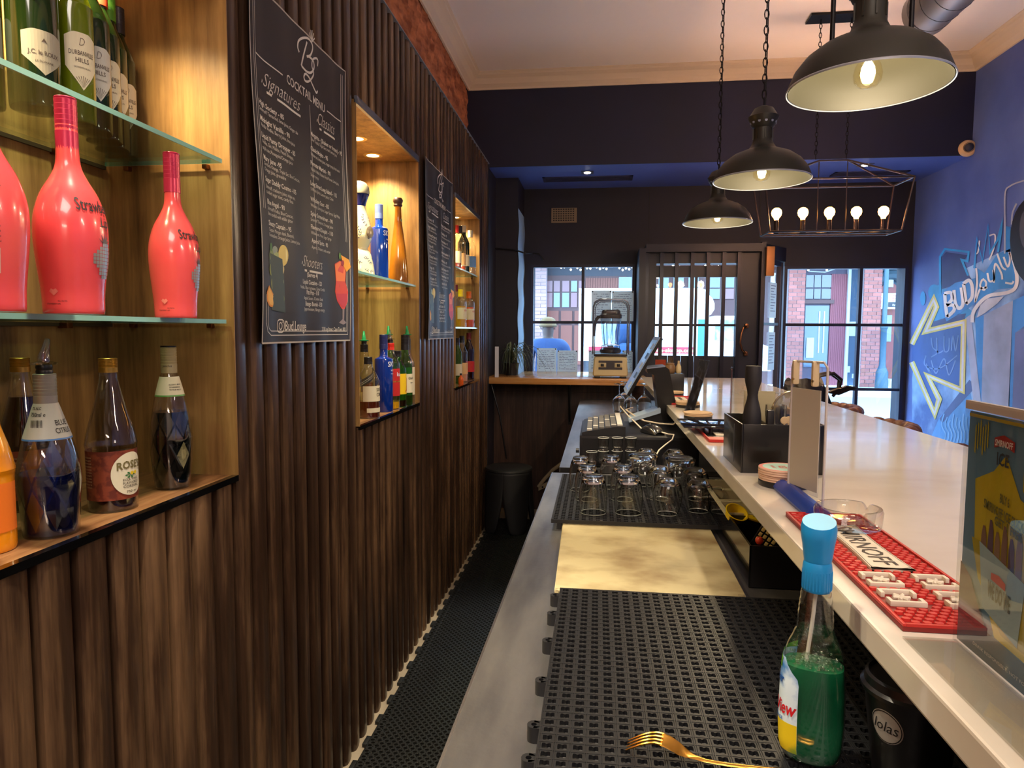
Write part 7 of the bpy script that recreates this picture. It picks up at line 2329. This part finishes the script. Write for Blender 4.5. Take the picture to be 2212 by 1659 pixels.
for k in range(2): MB(False).box((d_.x * (.35 + .4 * k) - .006, -.002 + d_.y * .4 - .002, d_.z * (.35 + .4 * k) - .004), (d_.x * (.35 + .4 * k) + .006, .002, d_.z * (.35 + .4 * k) + .010)).build('socket', BLACKM, t)
m = MB(); m.tube([Vector((0, 0, .02)), d_ * .5 + Vector((0, 0, .06)), d_ * 1.2 + Vector((0, 0, .10)), d_ * 2 + Vector((0, 0, .12))], .014, 8); m.build('strap', mat('strip_cream', '#b9a888'), t)

# ================================================================== tufted bar chairs and bag
LEA = mat('brown_leather', '#5c3826', .38, coat=.15, noise=('#7a4e34', 12, .4, .7))
def chair():
    t = thing('bar_chair', None, 'chair')
    n = 15
    for k in range(n):           # padded channels of the barrel back
        a0 = R_(-115 + 230 * k / n); a1 = R_(-115 + 230 * (k + 1) / n)
        am = (a0 + a1) / 2
        m = MB()
        def seg(u, v):
            a = a0 + (a1 - a0) * v
            ph = 2 * PI * u
            rr = .034 * (1 - .22 * abs(2 * v - 1) ** 3)
            return ((.205 + rr * math.cos(ph)) * math.cos(a), (.205 + rr * math.cos(ph)) * math.sin(a), 1.022 - .034 + rr * math.sin(ph))
        m.grid(seg, 12, 5)
        m.build('channel_roll', LEA, t)
        m = MB(); m.grid(lambda u, v: ((.180 + .018 * math.sin(PI * u)) * math.cos(a0 + (a1 - a0) * u), (.180 + .018 * math.sin(PI * u)) * math.sin(a0 + (a1 - a0) * u), .70 + .287 * v), 5, 3)
        m.grid(lambda u, v: ((.225 + .012 * math.sin(PI * u)) * math.cos(a0 + (a1 - a0) * u), (.225 + .012 * math.sin(PI * u)) * math.sin(a0 + (a1 - a0) * u), .66 + .327 * v), 5, 3)
        m.build('back_channel', LEA, t)
    MB().lathe([(0, .66), (.20, .66), (.215, .68), (.21, .73), (.19, .75), (0, .76)], 36).build('seat', LEA, t)
    for k in range(4):
        a = R_(45 + 90 * k)
        MB().cyl((.15 * math.cos(a), .15 * math.sin(a), .66), (.20 * math.cos(a), .20 * math.sin(a), 0), .013, .010, n=10).build('leg', BLACKM, t)
    MB().tube([(.178 * math.cos(2 * PI * k / 24), .178 * math.sin(2 * PI * k / 24), .25) for k in range(24)], .008, 6, closed=True).build('foot_ring', BLACKM, t)
    return t
pc = chair()
for k, (x, y, rz, lab) in enumerate(((1.20, 2.32, 0, 'brown tufted leather bar chair nearest the camera, behind the advert stand'), (1.125, 3.10, 2, 'brown tufted leather bar chair in the middle of the row'), (1.15, 3.80, -3, 'furthest brown leather bar chair with the black bag on it'))):
    o = pc if k == 0 else copy_tree(pc)
    o.location = (x, y, 0); o.rotation_euler = (0, 0, R_(rz)); o['label'] = lab; o['group'] = 'tufted leather bar chairs'
# bag
bg = thing('handbag', 'black leather handbag with looped handles slumped on the furthest bar chair', 'bag', (1.13, 3.80, .765)); bg.scale = (1.12, 1.12, 1.36)
m = MB()
def bagf(u, v):
    a = 2 * PI * u; s = v
    rx = .135 * (1 - .35 * s ** 2); ry = .075 * (1 - .7 * s ** 1.5)
    return (rx * math.cos(a) * (1 + .06 * math.sin(5 * a + 4 * s)) - .03 * s, ry * math.sin(a) * (1 + .1 * math.sin(3 * a)), .005 + s * .27 + .015 * math.sin(3 * a) * s)
m.grid(bagf, 36, 12)
m.add([bagf(k / 36, 0) for k in range(36)], [tuple(range(36))]); m.add([bagf(k / 36, 1) for k in range(36)], [tuple(range(36))])
m.build('bag_body', mat('bag_black', '#121014', .35, bump=(30, .6)), bg)
for s in (-1, 1):
    MB().tube([(.0, s * .02, .25), (.03, s * .03, .30), (.09, s * .03, .31), (.13, s * .02, .285), (.125, s * .01, .25), (.10, 0, .22)], .007, 8).build('handle', mat('bag_handle', '#221418', .3), bg)
MB(False).prism([(.06, -.04, .235), (.15, -.03, .26), (.20, -.02, .255), (.12, -.02, .225)], (0, .012, .004)).build('flap', MATS['bag_black'], bg)
# palm by the right window
pm = thing('potted_palm', 'small green potted palm by the right window behind the chairs', 'plant', (2.03, 5.45, 0))
MB().lathe([(0, 0), (.11, 0), (.14, .30), (.145, .31), (.12, .31), (.11, .28), (0, .28)], 26).build('pot', mat('pot_dark', '#1a1a20'), pm)
PG = mat('palm_leaf', '#3a6a2c', .5, var=.3)
r_ = random.Random(5)
MB().cyl((0, 0, .28), (0, 0, .5), .012, .008, n=8).build('stem', PG, pm)
for k in range(15):
    a = r_.uniform(0, 2 * PI); L_ = r_.uniform(.22, .36); h0 = r_.uniform(.28, .44)
    dx, dy = math.cos(a), math.sin(a)
    if dy > 0: L_ *= .7
    mm = MB(False); pts = []
    for i in range(9):
        s = i / 8; pts.append(Vector((dx * L_ * s, dy * L_ * s, .46 + h0 * s * (1.35 - .75 * s))))
    mm.tube(pts, .0018, 4)
    for i in range(2, 9):
        for sg in (-1, 1):
            p = pts[i]; q = Vector((-dy * sg, dx * sg, .15)).normalized() + Vector((dx, dy, 0)) * .9
            e = p + q * (.085 - .006 * i); w_ = Vector((dx, dy, 0)) * .006
            mm.add([p - w_ * .5, p + w_, e, p + q * .03 - w_ * .6], [(0, 1, 2, 3)])
    mm.build('frond', PG, pm)
# ================================================================== outside: pavement, street, far buildings
GO = -.12
struct('pavement', MB(False).box((-14, 6.0, GO - .2), (20, 9.6, GO)), mat('pavement_stone', '#9aa0a8', .8, noise=('#7f8690', 3, .4, .7)))
struct('road', MB(False).box((-24, 9.6, GO - .35), (32, 18.4, GO - .12)), mat('asphalt', '#7d828c', .85))
struct('far_pavement', MB(False).box((-24, 18.4, GO - .2), (32, 20.3, GO)), mat('pavement_far', '#a3a6ac', .8))
struct('awning_beam', MB(False).box((-2.6, 7.86, 2.19), (4.9, 7.94, 2.27)).box((-2.6, 7.86, GO), (-2.5, 7.94, 2.19)).box((4.8, 7.86, GO), (4.9, 7.94, 2.19)), mat('awning_dark', '#34383f', .7))


def emat(name, color=None, rough=.5, *a, **k):
    if name in MATS: return MATS[name]
    c = tuple(v * .66 for v in lin(color))
    if k.get('noise'): k['noise'] = (tuple(v * .66 for v in lin(k['noise'][0])),) + tuple(k['noise'][1:])
    return mat(name, c, rough, *a, **k)


YB = 20.2
ox = lambda p, y=YB, q=700: at(p, q, Y=y).x
oz = lambda q, y=YB, p=1500: at(p, q, Y=y).z
FB = emat('facade_blueblack', '#3a3f4c', .6)
FR = emat('facade_redwood', '#84493c', .6)
FRD = emat('facade_darkwood', '#5c3b3c', .6)
FG = emat('facade_pane', '#66788c', .12, coat=.6)
FP = emat('facade_pane_pink', '#946a72', .3)
# long dark backing front of the far buildings, two storeys
fb = thing('far_building', 'dark shopfront terrace across the street seen through the windows', 'building', (4, YB + .6, GO))
MB(False).box((-16, 0, 0), (18, .6, 9)).build('wall', FB, fb)
MB(False).box((-16, -1.2, 3.62), (18, 0, 3.9)).build('canopy', emat('canopy_lilac', '#6d6a80', .6), fb)
def fbx(nm, x0, x1, z0, z1, m, d=.06, lab=None, back=0.):
    return MB(False).box((x0 - 4, -d, z0 - GO), (x1 - 4, -back, z1 - GO)).build(nm, m, fb, label=lab)
# left window view: timber shopfront
YF = YB + .6
X2 = lambda p: ox(p, YF); Z2 = lambda q: oz(q, YF)
fbx('timber_front', X2(1178), X2(1262), GO, Z2(594), FRD, .06)
for a, b in ((1180, 1193), (1196, 1209), (1214, 1229), (1233, 1246), (1249, 1262)):
    for c, d in ((664, 632), (630, 606)):
        fbx('window_pane', X2(a), X2(b), Z2(c), Z2(d), FP if (a + c) % 3 else FG, .10)
for a, b in ((1183, 1207), (1212, 1236), (1241, 1260)):
    fbx('door_panel', X2(a), X2(b), Z2(700), Z2(672), FR, .11)
    fbx('door_panel', X2(a), X2(b), Z2(790), Z2(704), FR, .11)
fbx('timber_front', X2(1262), X2(1352), Z2(640), Z2(596), FRD, .05)
for k in range(16): fbx('cladding_board', X2(1264 + 5.3 * k), X2(1268.6 + 5.3 * k), Z2(640), Z2(600), FR, .075)
fbx('window_pane', X2(1335), X2(1372), Z2(650), Z2(598), FG, .09)
# middle part seen through the door
fbx('timber_front', X2(1380), X2(1690), GO, Z2(560), FRD, .04)
for a in (1420, 1452, 1484, 1530, 1560):
    fbx('window_pane', X2(a), X2(a + 22), Z2(646), Z2(624), FG if a % 4 else FP, .09); fbx('window_pane', X2(a), X2(a + 22), Z2(622), Z2(600), FG, .09)
# right window view
fbx('timber_front', X2(1690), X2(1826), GO, Z2(575), emat('facade_violet', '#4c4258', .6), .05)
for a, b in ((1692, 1701), (1736, 1752), (1754, 1768), (1770, 1792)):
    for c, d in ((646, 625), (622, 596)): fbx('window_pane', X2(a), X2(b), Z2(c), Z2(d), FG if a % 2 else emat('facade_pane_dark', '#5b6270', .1, coat=.5), .09)
fbx('sill_beam', X2(1690), X2(1796), Z2(656), Z2(648), FRD, .16)
fbx('shop_window', X2(1737), X2(1788), Z2(790), Z2(660), emat('shop_glass', '#4f6484', .1, coat=.5), .08)
fbx('white_figure_display', X2(1741), X2(1757), Z2(770), Z2(728), emat('display_white', '#c8d4dc', .6), .12)
for a in (1766, 1776): fbx('bright_strip', X2(a), X2(a + 3), Z2(760), Z2(672), emat('display_white', '#c8d4dc'), .10)
for k in range(9): fbx('red_board', X2(1790 + 4 * k), X2(1793.6 + 4 * k), GO, Z2(594), emat('red_boarding', '#8c4450', .6), .10)
fbx('plaster_wall', X2(1829), X2(1862), GO, Z2(560), emat('plaster_blue', '#46607c', .7), .10)
fbx('drain_pipe', X2(1824), X2(1830), GO, Z2(560), emat('pipe_white', '#c6ccd0', .5), .18)
fbx('notice', X2(1831), X2(1855), Z2(724), Z2(694), emat('notice_mint', '#cfe8dc', .6), .13)
fbx('electric_box', X2(1827), X2(1836), Z2(800), Z2(787), emat('box_white', '#cfd6da', .5), .16); fbx('electric_box', X2(1842), X2(1853), Z2(812), Z2(803), MATS['box_white'], .16)
fbx('purple_banner', X2(1854), X2(1866), Z2(640), Z2(600), emat('banner_purple', '#5b3f9c', .6), .5)
fbx('plaster_wall', X2(1862), X2(2060), GO, Z2(560), emat('plaster_slate', '#435a6c', .7), .05)
# arched red doorway
pts = [(X2(1896) - 4, -.09, 0), (X2(1934) - 4, -.09, 0), (X2(1934) - 4, -.09, Z2(630) - GO)]
cxa = (X2(1896) + X2(1934)) / 2 - 4; ra = (X2(1934) - X2(1896)) / 2
pts += [(cxa + ra * math.cos(PI * k / 10), -.09, Z2(630) - GO + ra * math.sin(PI * k / 10)) for k in range(1, 11)]
MB(False).prism(pts, (0, .05, 0)).build('arched_door', emat('door_red', '#8c3a34', .5), fb)
mm = MB(); mm.tube([(cxa + (ra + .22) * math.cos(PI * k / 14), -.14, Z2(630) - GO + (ra + .22) * math.sin(PI * k / 14)) for k in range(15)], .14, 8); mm.build('arch_moulding', emat('arch_teal', '#35505e', .7), fb)
fbx('fanlight', X2(1905), X2(1921), Z2(622), Z2(600), emat('fanlight_pale', '#b9c8d0', .3), .15)
fbx('door_glass', X2(1901), X2(1922), Z2(735), Z2(680), FG, .13)
fbx('door_step', X2(1912), X2(1940), GO, Z2(812), emat('step_pale', '#c2c6c6', .6), .5)
# red lettered sign
fbx('sign_board', X2(1855), X2(1932), Z2(668), Z2(636), emat('sign_white', '#d6dce6', .5), .42, back=.36)
fbx('sign_strip', X2(1903), X2(1931), Z2(664), Z2(654), emat('sign_black', '#242a38', .5), .43, back=.42)
mm = MB(False)
for s, q_ in (('COFFEE & FOOD', 643), ('OPEN DAILY', 648), ('TAKE AWAY', 653)):
    fit_text(mm, s, .30, .05, lambda a, b: (X2(1908) - 4 + a, -.425, Z2(q_) - GO + b), .02)
mm.build('sign_lettering', emat('sign_red', '#c2414a', .5), fb)
mm = MB(False); fit_text(mm, 'Parking', .18, .06, lambda a, b: (X2(1912) - 4 + a, -.435, Z2(662) - GO + b), .02); mm.build('sign_lettering', emat('sign_white', '#d6dce6'), fb)
# overhead cable
tag(MB().tube([(X2(1740), YF - .09, Z2(588)), (X2(1775), YF - .09, Z2(590)), (X2(1800), YF - .09, Z2(582)), (X2(1822), YF - .09, Z2(572))], .02, 6).build('street_cable', MATS['pipe_white']), 'pale cable sagging across the far shopfront', 'cable')


# brick pillars, every brick its own piece
def pillar(lab, p0, p1, top_q, cols, mlist, y=YB):
    xa, xb = ox(p0, y), ox(p1, y)
    zt_ = oz(top_q, y)
    t = thing('brick_pillar', lab, 'pillar', ((xa + xb) / 2, y, GO))
    w_ = xb - xa; hh = zt_ - GO
    MB(False).box((-w_ / 2 + .01, .02, 0), (w_ / 2 - .01, .4, hh)).build('mortar_core', emat('mortar', '#b6a9b0', .8), t)
    rows = int(hh / .105); bh = hh / rows
    shared = {}
    for r in range(rows):
        off = (r % 2) * .5
        xs = [0] + [v for v in [(k + off) / cols for k in range(cols + 1)] if 0 < v < 1] + [1]
        for a, b in zip(xs[:-1], xs[1:]):
            if b - a < .01: continue
            key = round((b - a) * w_, 3)
            if key not in shared:
                me = MB(False).box((-key / 2 + .007, 0, .007), (key / 2 - .007, .05, bh - .007)).mesh('brick')
                me.materials.append(mlist); shared[key] = me
            link('brick', shared[key], None, t, (-w_ / 2 + (a + b) / 2 * w_, -.004 + random.uniform(-.006, .006), r * bh))
    return t


BRR = emat('brick_red', '#a8645c', .8, var=.22)
BRP = emat('brick_pale', '#a88684', .8, var=.12)
pillar('pale whitewashed brick pillar across the street in the left window', 1155, 1180, 560, 1, BRP)
pillar('red brick pillar across the street beside the narrow side window', 1701, 1737, 560, 2, BRR)
pillar('red brick pillar across the street behind the green lamp post', 1863, 1902, 560, 2, BRR)
# lamp post
t = thing('lamp_post', 'blue green cast iron lamp post on the far pavement', 'lamp post', (ox(1910, 19.2), 19.2, GO))
MB().lathe([(0, 0), (.16, 0), (.16, .25), (.15, .28), (.15, .48), (.12, .55), (.10, .60), (.08, .66), (.07, 1.6), (.10, 1.66), (.06, 1.72), (.055, 5.0), (0, 5.0)], 14).build('post', emat('post_teal', '#2c5266', .5), t)

# delivery truck
tr = thing('delivery_truck', 'small white refrigerated delivery truck parked outside the door', 'truck', (ox(1440, 14), 14.0, GO - .12))
TW = emat('truck_white', '#f2f4f6', .35)
tx = lambda p: ox(p, 14) - tr.location.x; tz_ = lambda q: oz(q, 14) - (GO - .12)
y0_, y1_ = 0, 1.8
# box body with rounded top front corner
pts = [(tx(1250), 0, tz_(782)), (tx(1530), 0, tz_(782)), (tx(1532), 0, tz_(640)), (tx(1525), 0, tz_(627)), (tx(1512), 0, tz_(622)), (tx(1250), 0, tz_(622))]
MB(False).prism(pts, (0, 1.8, 0)).build('cargo_box', TW, tr)
# wind deflector bulge over the cab
pts = [(tx(1530), .15, tz_(682)), (tx(1532), .15, tz_(636)), (tx(1540), .15, tz_(643)), (tx(1545), .15, tz_(655)), (tx(1545), .15, tz_(668)), (tx(1538), .15, tz_(679))]
MB(False).prism(pts, (0, 1.5, 0)).build('cool_unit', TW, tr)
pts = [(tx(1532), .08, tz_(800)), (tx(1532), .08, tz_(688)), (tx(1546), .08, tz_(682)), (tx(1600), .08, tz_(682)), (tx(1628), .08, tz_(735)), (tx(1665), .08, tz_(748)), (tx(1670), .08, tz_(800))]
MB(False).prism(pts, (0, 1.6, 0)).build('cab', TW, tr)
pts = [(tx(1546), .06, tz_(735)), (tx(1547), .06, tz_(694)), (tx(1552), .06, tz_(690)), (tx(1597), .06, tz_(690)), (tx(1619), .06, tz_(735))]
MB(False).prism(pts, (0, .02, 0)).build('side_window', emat('truck_window', '#4f7890', .08, coat=.8, noise=('#a86a58', 5, .45, .6)), tr)
MB(False).box((tx(1508), -.01, tz_(784)), (tx(1522), .0, tz_(690))).build('ladder_panel', emat('truck_teal', '#3c8098', .5), tr)
MB(False).box((tx(1272), -.006, tz_(764)), (tx(1500), .0, tz_(750))).build('red_stripe', emat('stripe_red', '#d83048', .5), tr)
mm = MB(False); fit_text(mm, 'home-skoop.co.za', .98, .075, lambda a, b: (tx(1400) + a, -.009, tz_(761) + b), .03); mm.build('stripe_lettering', emat('stripe_yellow', '#f4e8a0', .5), tr)
MB(False).prism([(tx(1352), -.006, tz_(700)), (tx(1360), -.006, tz_(700)), (tx(1372), -.006, tz_(716)), (tx(1372), -.006, tz_(730))], (0, .006, 0)).build('red_mark', MATS['stripe_red'], tr)
for p in (1310, 1590):
    MB().cyl((tx(p), .1, .32), (tx(p), .32, .32), .32, n=26).build('wheel', emat('tyre', '#1c1d22', .7), tr)
    MB().cyl((tx(p), .09, .32), (tx(p), .1, .32), .17, n=20).build('hub_cap', ALU, tr)
MB(False).box((tx(1250), .3, .32), (tx(1660), 1.5, .6)).build('chassis', BLACKM, tr)

# warm string lights under the awning
sl_ = thing('string_lights', 'string of tiny warm lights under the awning across window tops', 'string lights', (0, 7.9, 2.10))
for x in (-1.2, 0, 1.2, 2.4): MB(False).box((x, -.003, .07), (x + .004, .003, .092)).build('hanger', BLACKM, sl_)
mm = MB()
xs_ = [at(p, 578, Y=7.9).x for p in range(1150, 1965, 6)]
mm.tube([(x, 0, .075 + .010 * math.sin(i * .9)) for i, x in enumerate(xs_)], .003, 4); mm.build('wire', BLACKM, sl_)
FL = mat('fairy_bulb', '#fff4dc', .4, emit=7, ecol='#ffe8c0')
fme = MB().lathe([(0, -.014), (.010, -.006), (.011, .004), (0, .013)], 7).mesh('bulb'); fme.materials.append(FL)
r_ = random.Random(9)
for p in list(range(1212, 1372, 7)) + list(range(1440, 1600, 14)) + list(range(1690, 1800, 8)):
    q = at(p, 577 + r_.uniform(-4, 7), Y=7.9)
    link('bulb', fme, None, sl_, (q.x, 0, q.z - 2.10))


# ================================================================== people on the pavement
SKIN = emat('skin_brown', '#4c3630', .6)


def skin_body(name, verts, edges, radii, m, parent, sub=2, root=0):
    me = bpy.data.meshes.new(name)
    me.from_pydata(verts, edges, [])
    o = link(name, me, m, parent)
    sk = o.modifiers.new('skin', 'SKIN')
    sk.use_smooth_shade = True
    for i, r in enumerate(radii):
        me.skin_vertices[0].data[i].radius = (r, r) if isinstance(r, (int, float)) else r
        me.skin_vertices[0].data[i].use_root = i == root
    sb = o.modifiers.new('sub', 'SUBSURF'); sb.levels = sub; sb.render_levels = sub
    dg = bpy.context.evaluated_depsgraph_get()
    me2 = bpy.data.meshes.new_from_object(o.evaluated_get(dg))
    o.modifiers.clear(); o.data = me2
    me2.shade_smooth()
    if not len(me2.materials): me2.materials.append(m)
    return o


def person(lab, x, y, top_z, facing, shirt, hat=None, hood=None):
    """standing figure built along a skeleton; facing = yaw of the view direction (0 looks along +y)"""
    hgt = top_z - GO
    s = hgt / 1.72
    t = thing('person', lab, 'person', (x, y, GO), facing)
    V = lambda *p: tuple(c * s for c in p)
    # body skeleton: one continuous surface
    vs = [V(0, 0, .98), V(0, 0, 1.12), V(0, -.005, 1.28), V(0, -.01, 1.40), V(0, 0, 1.47), V(0, .01, 1.53), V(0, .015, 1.60), V(0, .01, 1.68),
          V(-.15, -.01, 1.41), V(-.205, -.01, 1.36), V(-.235, .0, 1.12), V(-.22, .10, .93), V(-.20, .15, .88),
          V(.15, -.01, 1.41), V(.205, -.01, 1.36), V(.235, 0, 1.12), V(.22, .10, .93), V(.20, .15, .88),
          V(-.09, 0, .90), V(-.10, .01, .52), V(-.10, -.01, .09), V(-.10, .14, .045),
          V(.09, 0, .90), V(.10, .01, .52), V(.10, -.01, .09), V(.10, .14, .045)]
    ed = [(0, 1), (1, 2), (2, 3), (3, 4), (4, 5), (5, 6), (6, 7), (3, 8), (8, 9), (9, 10), (10, 11), (11, 12), (3, 13), (13, 14), (14, 15), (15, 16), (16, 17), (0, 18), (18, 19), (19, 20), (20, 21), (0, 22), (22, 23), (23, 24), (24, 25)]
    rd = [(.15, .10), (.135, .095), (.155, .105), (.125, .09), (.06, .06), (.068, .075), (.082, .10), (.062, .075), .075, .058, .045, .034, .03, .075, .058, .045, .034, .03, .085, .06, .045, .035, .085, .06, .045, .035]
    rd = [tuple(v * s for v in r) if isinstance(r, tuple) else r * s for r in rd]
    b = skin_body('body', vs, ed, rd, SKIN, t)
    # face and ears
    for sx in (-1, 1):
        m = MB(); m.lathe([(0, -.006), (.012, -.004), (.016, 0), (.012, .004), (0, .006)], 12); o = m.build('ear', SKIN, t, V(sx * .083, 0, 1.60)); o.rotation_euler = (0, R_(90), 0)
        MB().lathe([(0, -.009), (.009, -.004), (.009, .004), (0, .009)], 10).build('eye', emat('eye_white', '#dcd6d0', .3), t, V(sx * .032, .098, 1.615))
    MB().lathe([(0, -.022), (.012, -.018), (.010, .0), (.004, .024), (0, .026)], 10).build('nose', SKIN, t, V(0, .112, 1.59))
    MB().box((-.022, -.004, -.004), (.022, .004, .004), .002).build('mouth', emat('lip', '#6a3a38', .5), t, V(0, .105, 1.545))
    # fingers
    for sx in (-1, 1):
        hx = V(sx * .20, .15, .88)
        for f in range(4):
            MB().tube([(hx[0] + (f - 1.5) * .017, hx[1] + .01, hx[2] - .005), (hx[0] + (f - 1.5) * .018, hx[1] + .05 + .006 * (f in (1, 2)), hx[2] - .03), (hx[0] + (f - 1.5) * .018, hx[1] + .062, hx[2] - .062)], [.010, .009, .007], 7).build('finger', SKIN, t)
        MB().tube([(hx[0] - sx * .02, hx[1] - .01, hx[2]), (hx[0] - sx * .045, hx[1] + .02, hx[2] - .02), (hx[0] - sx * .045, hx[1] + .045, hx[2] - .035)], [.011, .010, .008], 7).build('thumb', SKIN, t)
    # clothes follow the body
    vs2 = [V(0, 0, .92), V(0, 0, 1.12), V(0, -.005, 1.28), V(0, -.01, 1.40), V(0, 0, 1.462), V(-.15, -.01, 1.415), V(-.208, -.01, 1.36), V(-.232, 0, 1.18), V(.15, -.01, 1.415), V(.208, -.01, 1.36), V(.232, 0, 1.18)]
    rd2 = [(.175, .125), (.17, .125), (.18, .13), (.145, .11), (.075, .075), .09, .078, .066, .09, .078, .066]
    rd2 = [tuple(v * s for v in r) if isinstance(r, tuple) else r * s for r in rd2]
    skin_body('shirt', vs2, [(0, 1), (1, 2), (2, 3), (3, 4), (3, 5), (5, 6), (6, 7), (3, 8), (8, 9), (9, 10)], rd2, shirt, t)
    tr_ = emat('trousers_navy', '#262c3c', .7)
    vs3 = [V(0, 0, .97), V(-.09, 0, .88), V(-.10, .01, .52), V(-.10, -.01, .13), V(.09, 0, .88), V(.10, .01, .52), V(.10, -.01, .13)]
    rd3 = [(.16 * s, .115 * s), .10 * s, .075 * s, .06 * s, .10 * s, .075 * s, .06 * s]
    skin_body('trousers', vs3, [(0, 1), (1, 2), (2, 3), (0, 4), (4, 5), (5, 6)], rd3, tr_, t)
    for sx in (-1, 1):
        MB().box((sx * .10 * s - .045, -.07, 0), (sx * .10 * s + .045, .19, .085), .025).build('shoe', BLACKP, t)
    if hat:
        m = MB(); m.lathe([(.098, 1.622), (.104, 1.632), (.106, 1.642), (.099, 1.652), (.097, 1.68), (.080, 1.715), (.045, 1.735), (0, 1.742)], 30)
        o = m.build('hat', hat, t); o.scale = (s, s * 1.12, s)
        m = MB(); m.lathe([(.097, 1.618), (.108, 1.624), (.110, 1.636), (.104, 1.644), (.097, 1.64)], 30); o = m.build('hat_brim', emat('hat_tan', '#5c4420', .7), t); o.scale = (s, s * 1.12, s)
    if hood:
        m = MB(); m.lathe([(.10, 1.46), (.125, 1.53), (.128, 1.62), (.11, 1.70), (.06, 1.745), (0, 1.755)], 28, a0=R_(120), a1=R_(420)); o = m.build('hood', hood, t); o.scale = (s, s, s)
        o.modifiers.new('t', 'SOLIDIFY').thickness = .01
    return t


p = at(1184, 688, Y=8.0)
person('person seen from behind outside the left window, tan rolled hat and blue shirt', p.x, 8.0, p.z, R_(4), emat('shirt_blue', '#1c3e70', .8), hat=emat('hat_pale', '#6e5428', .7))
p = at(1352, 698, Y=8.0)
person('person in bright blue hooded top standing outside behind the blender', p.x, 8.0, p.z, R_(-70), emat('hoodie_blue', '#154a80', .8), hood=emat('hoodie_blue', '#154a80'))
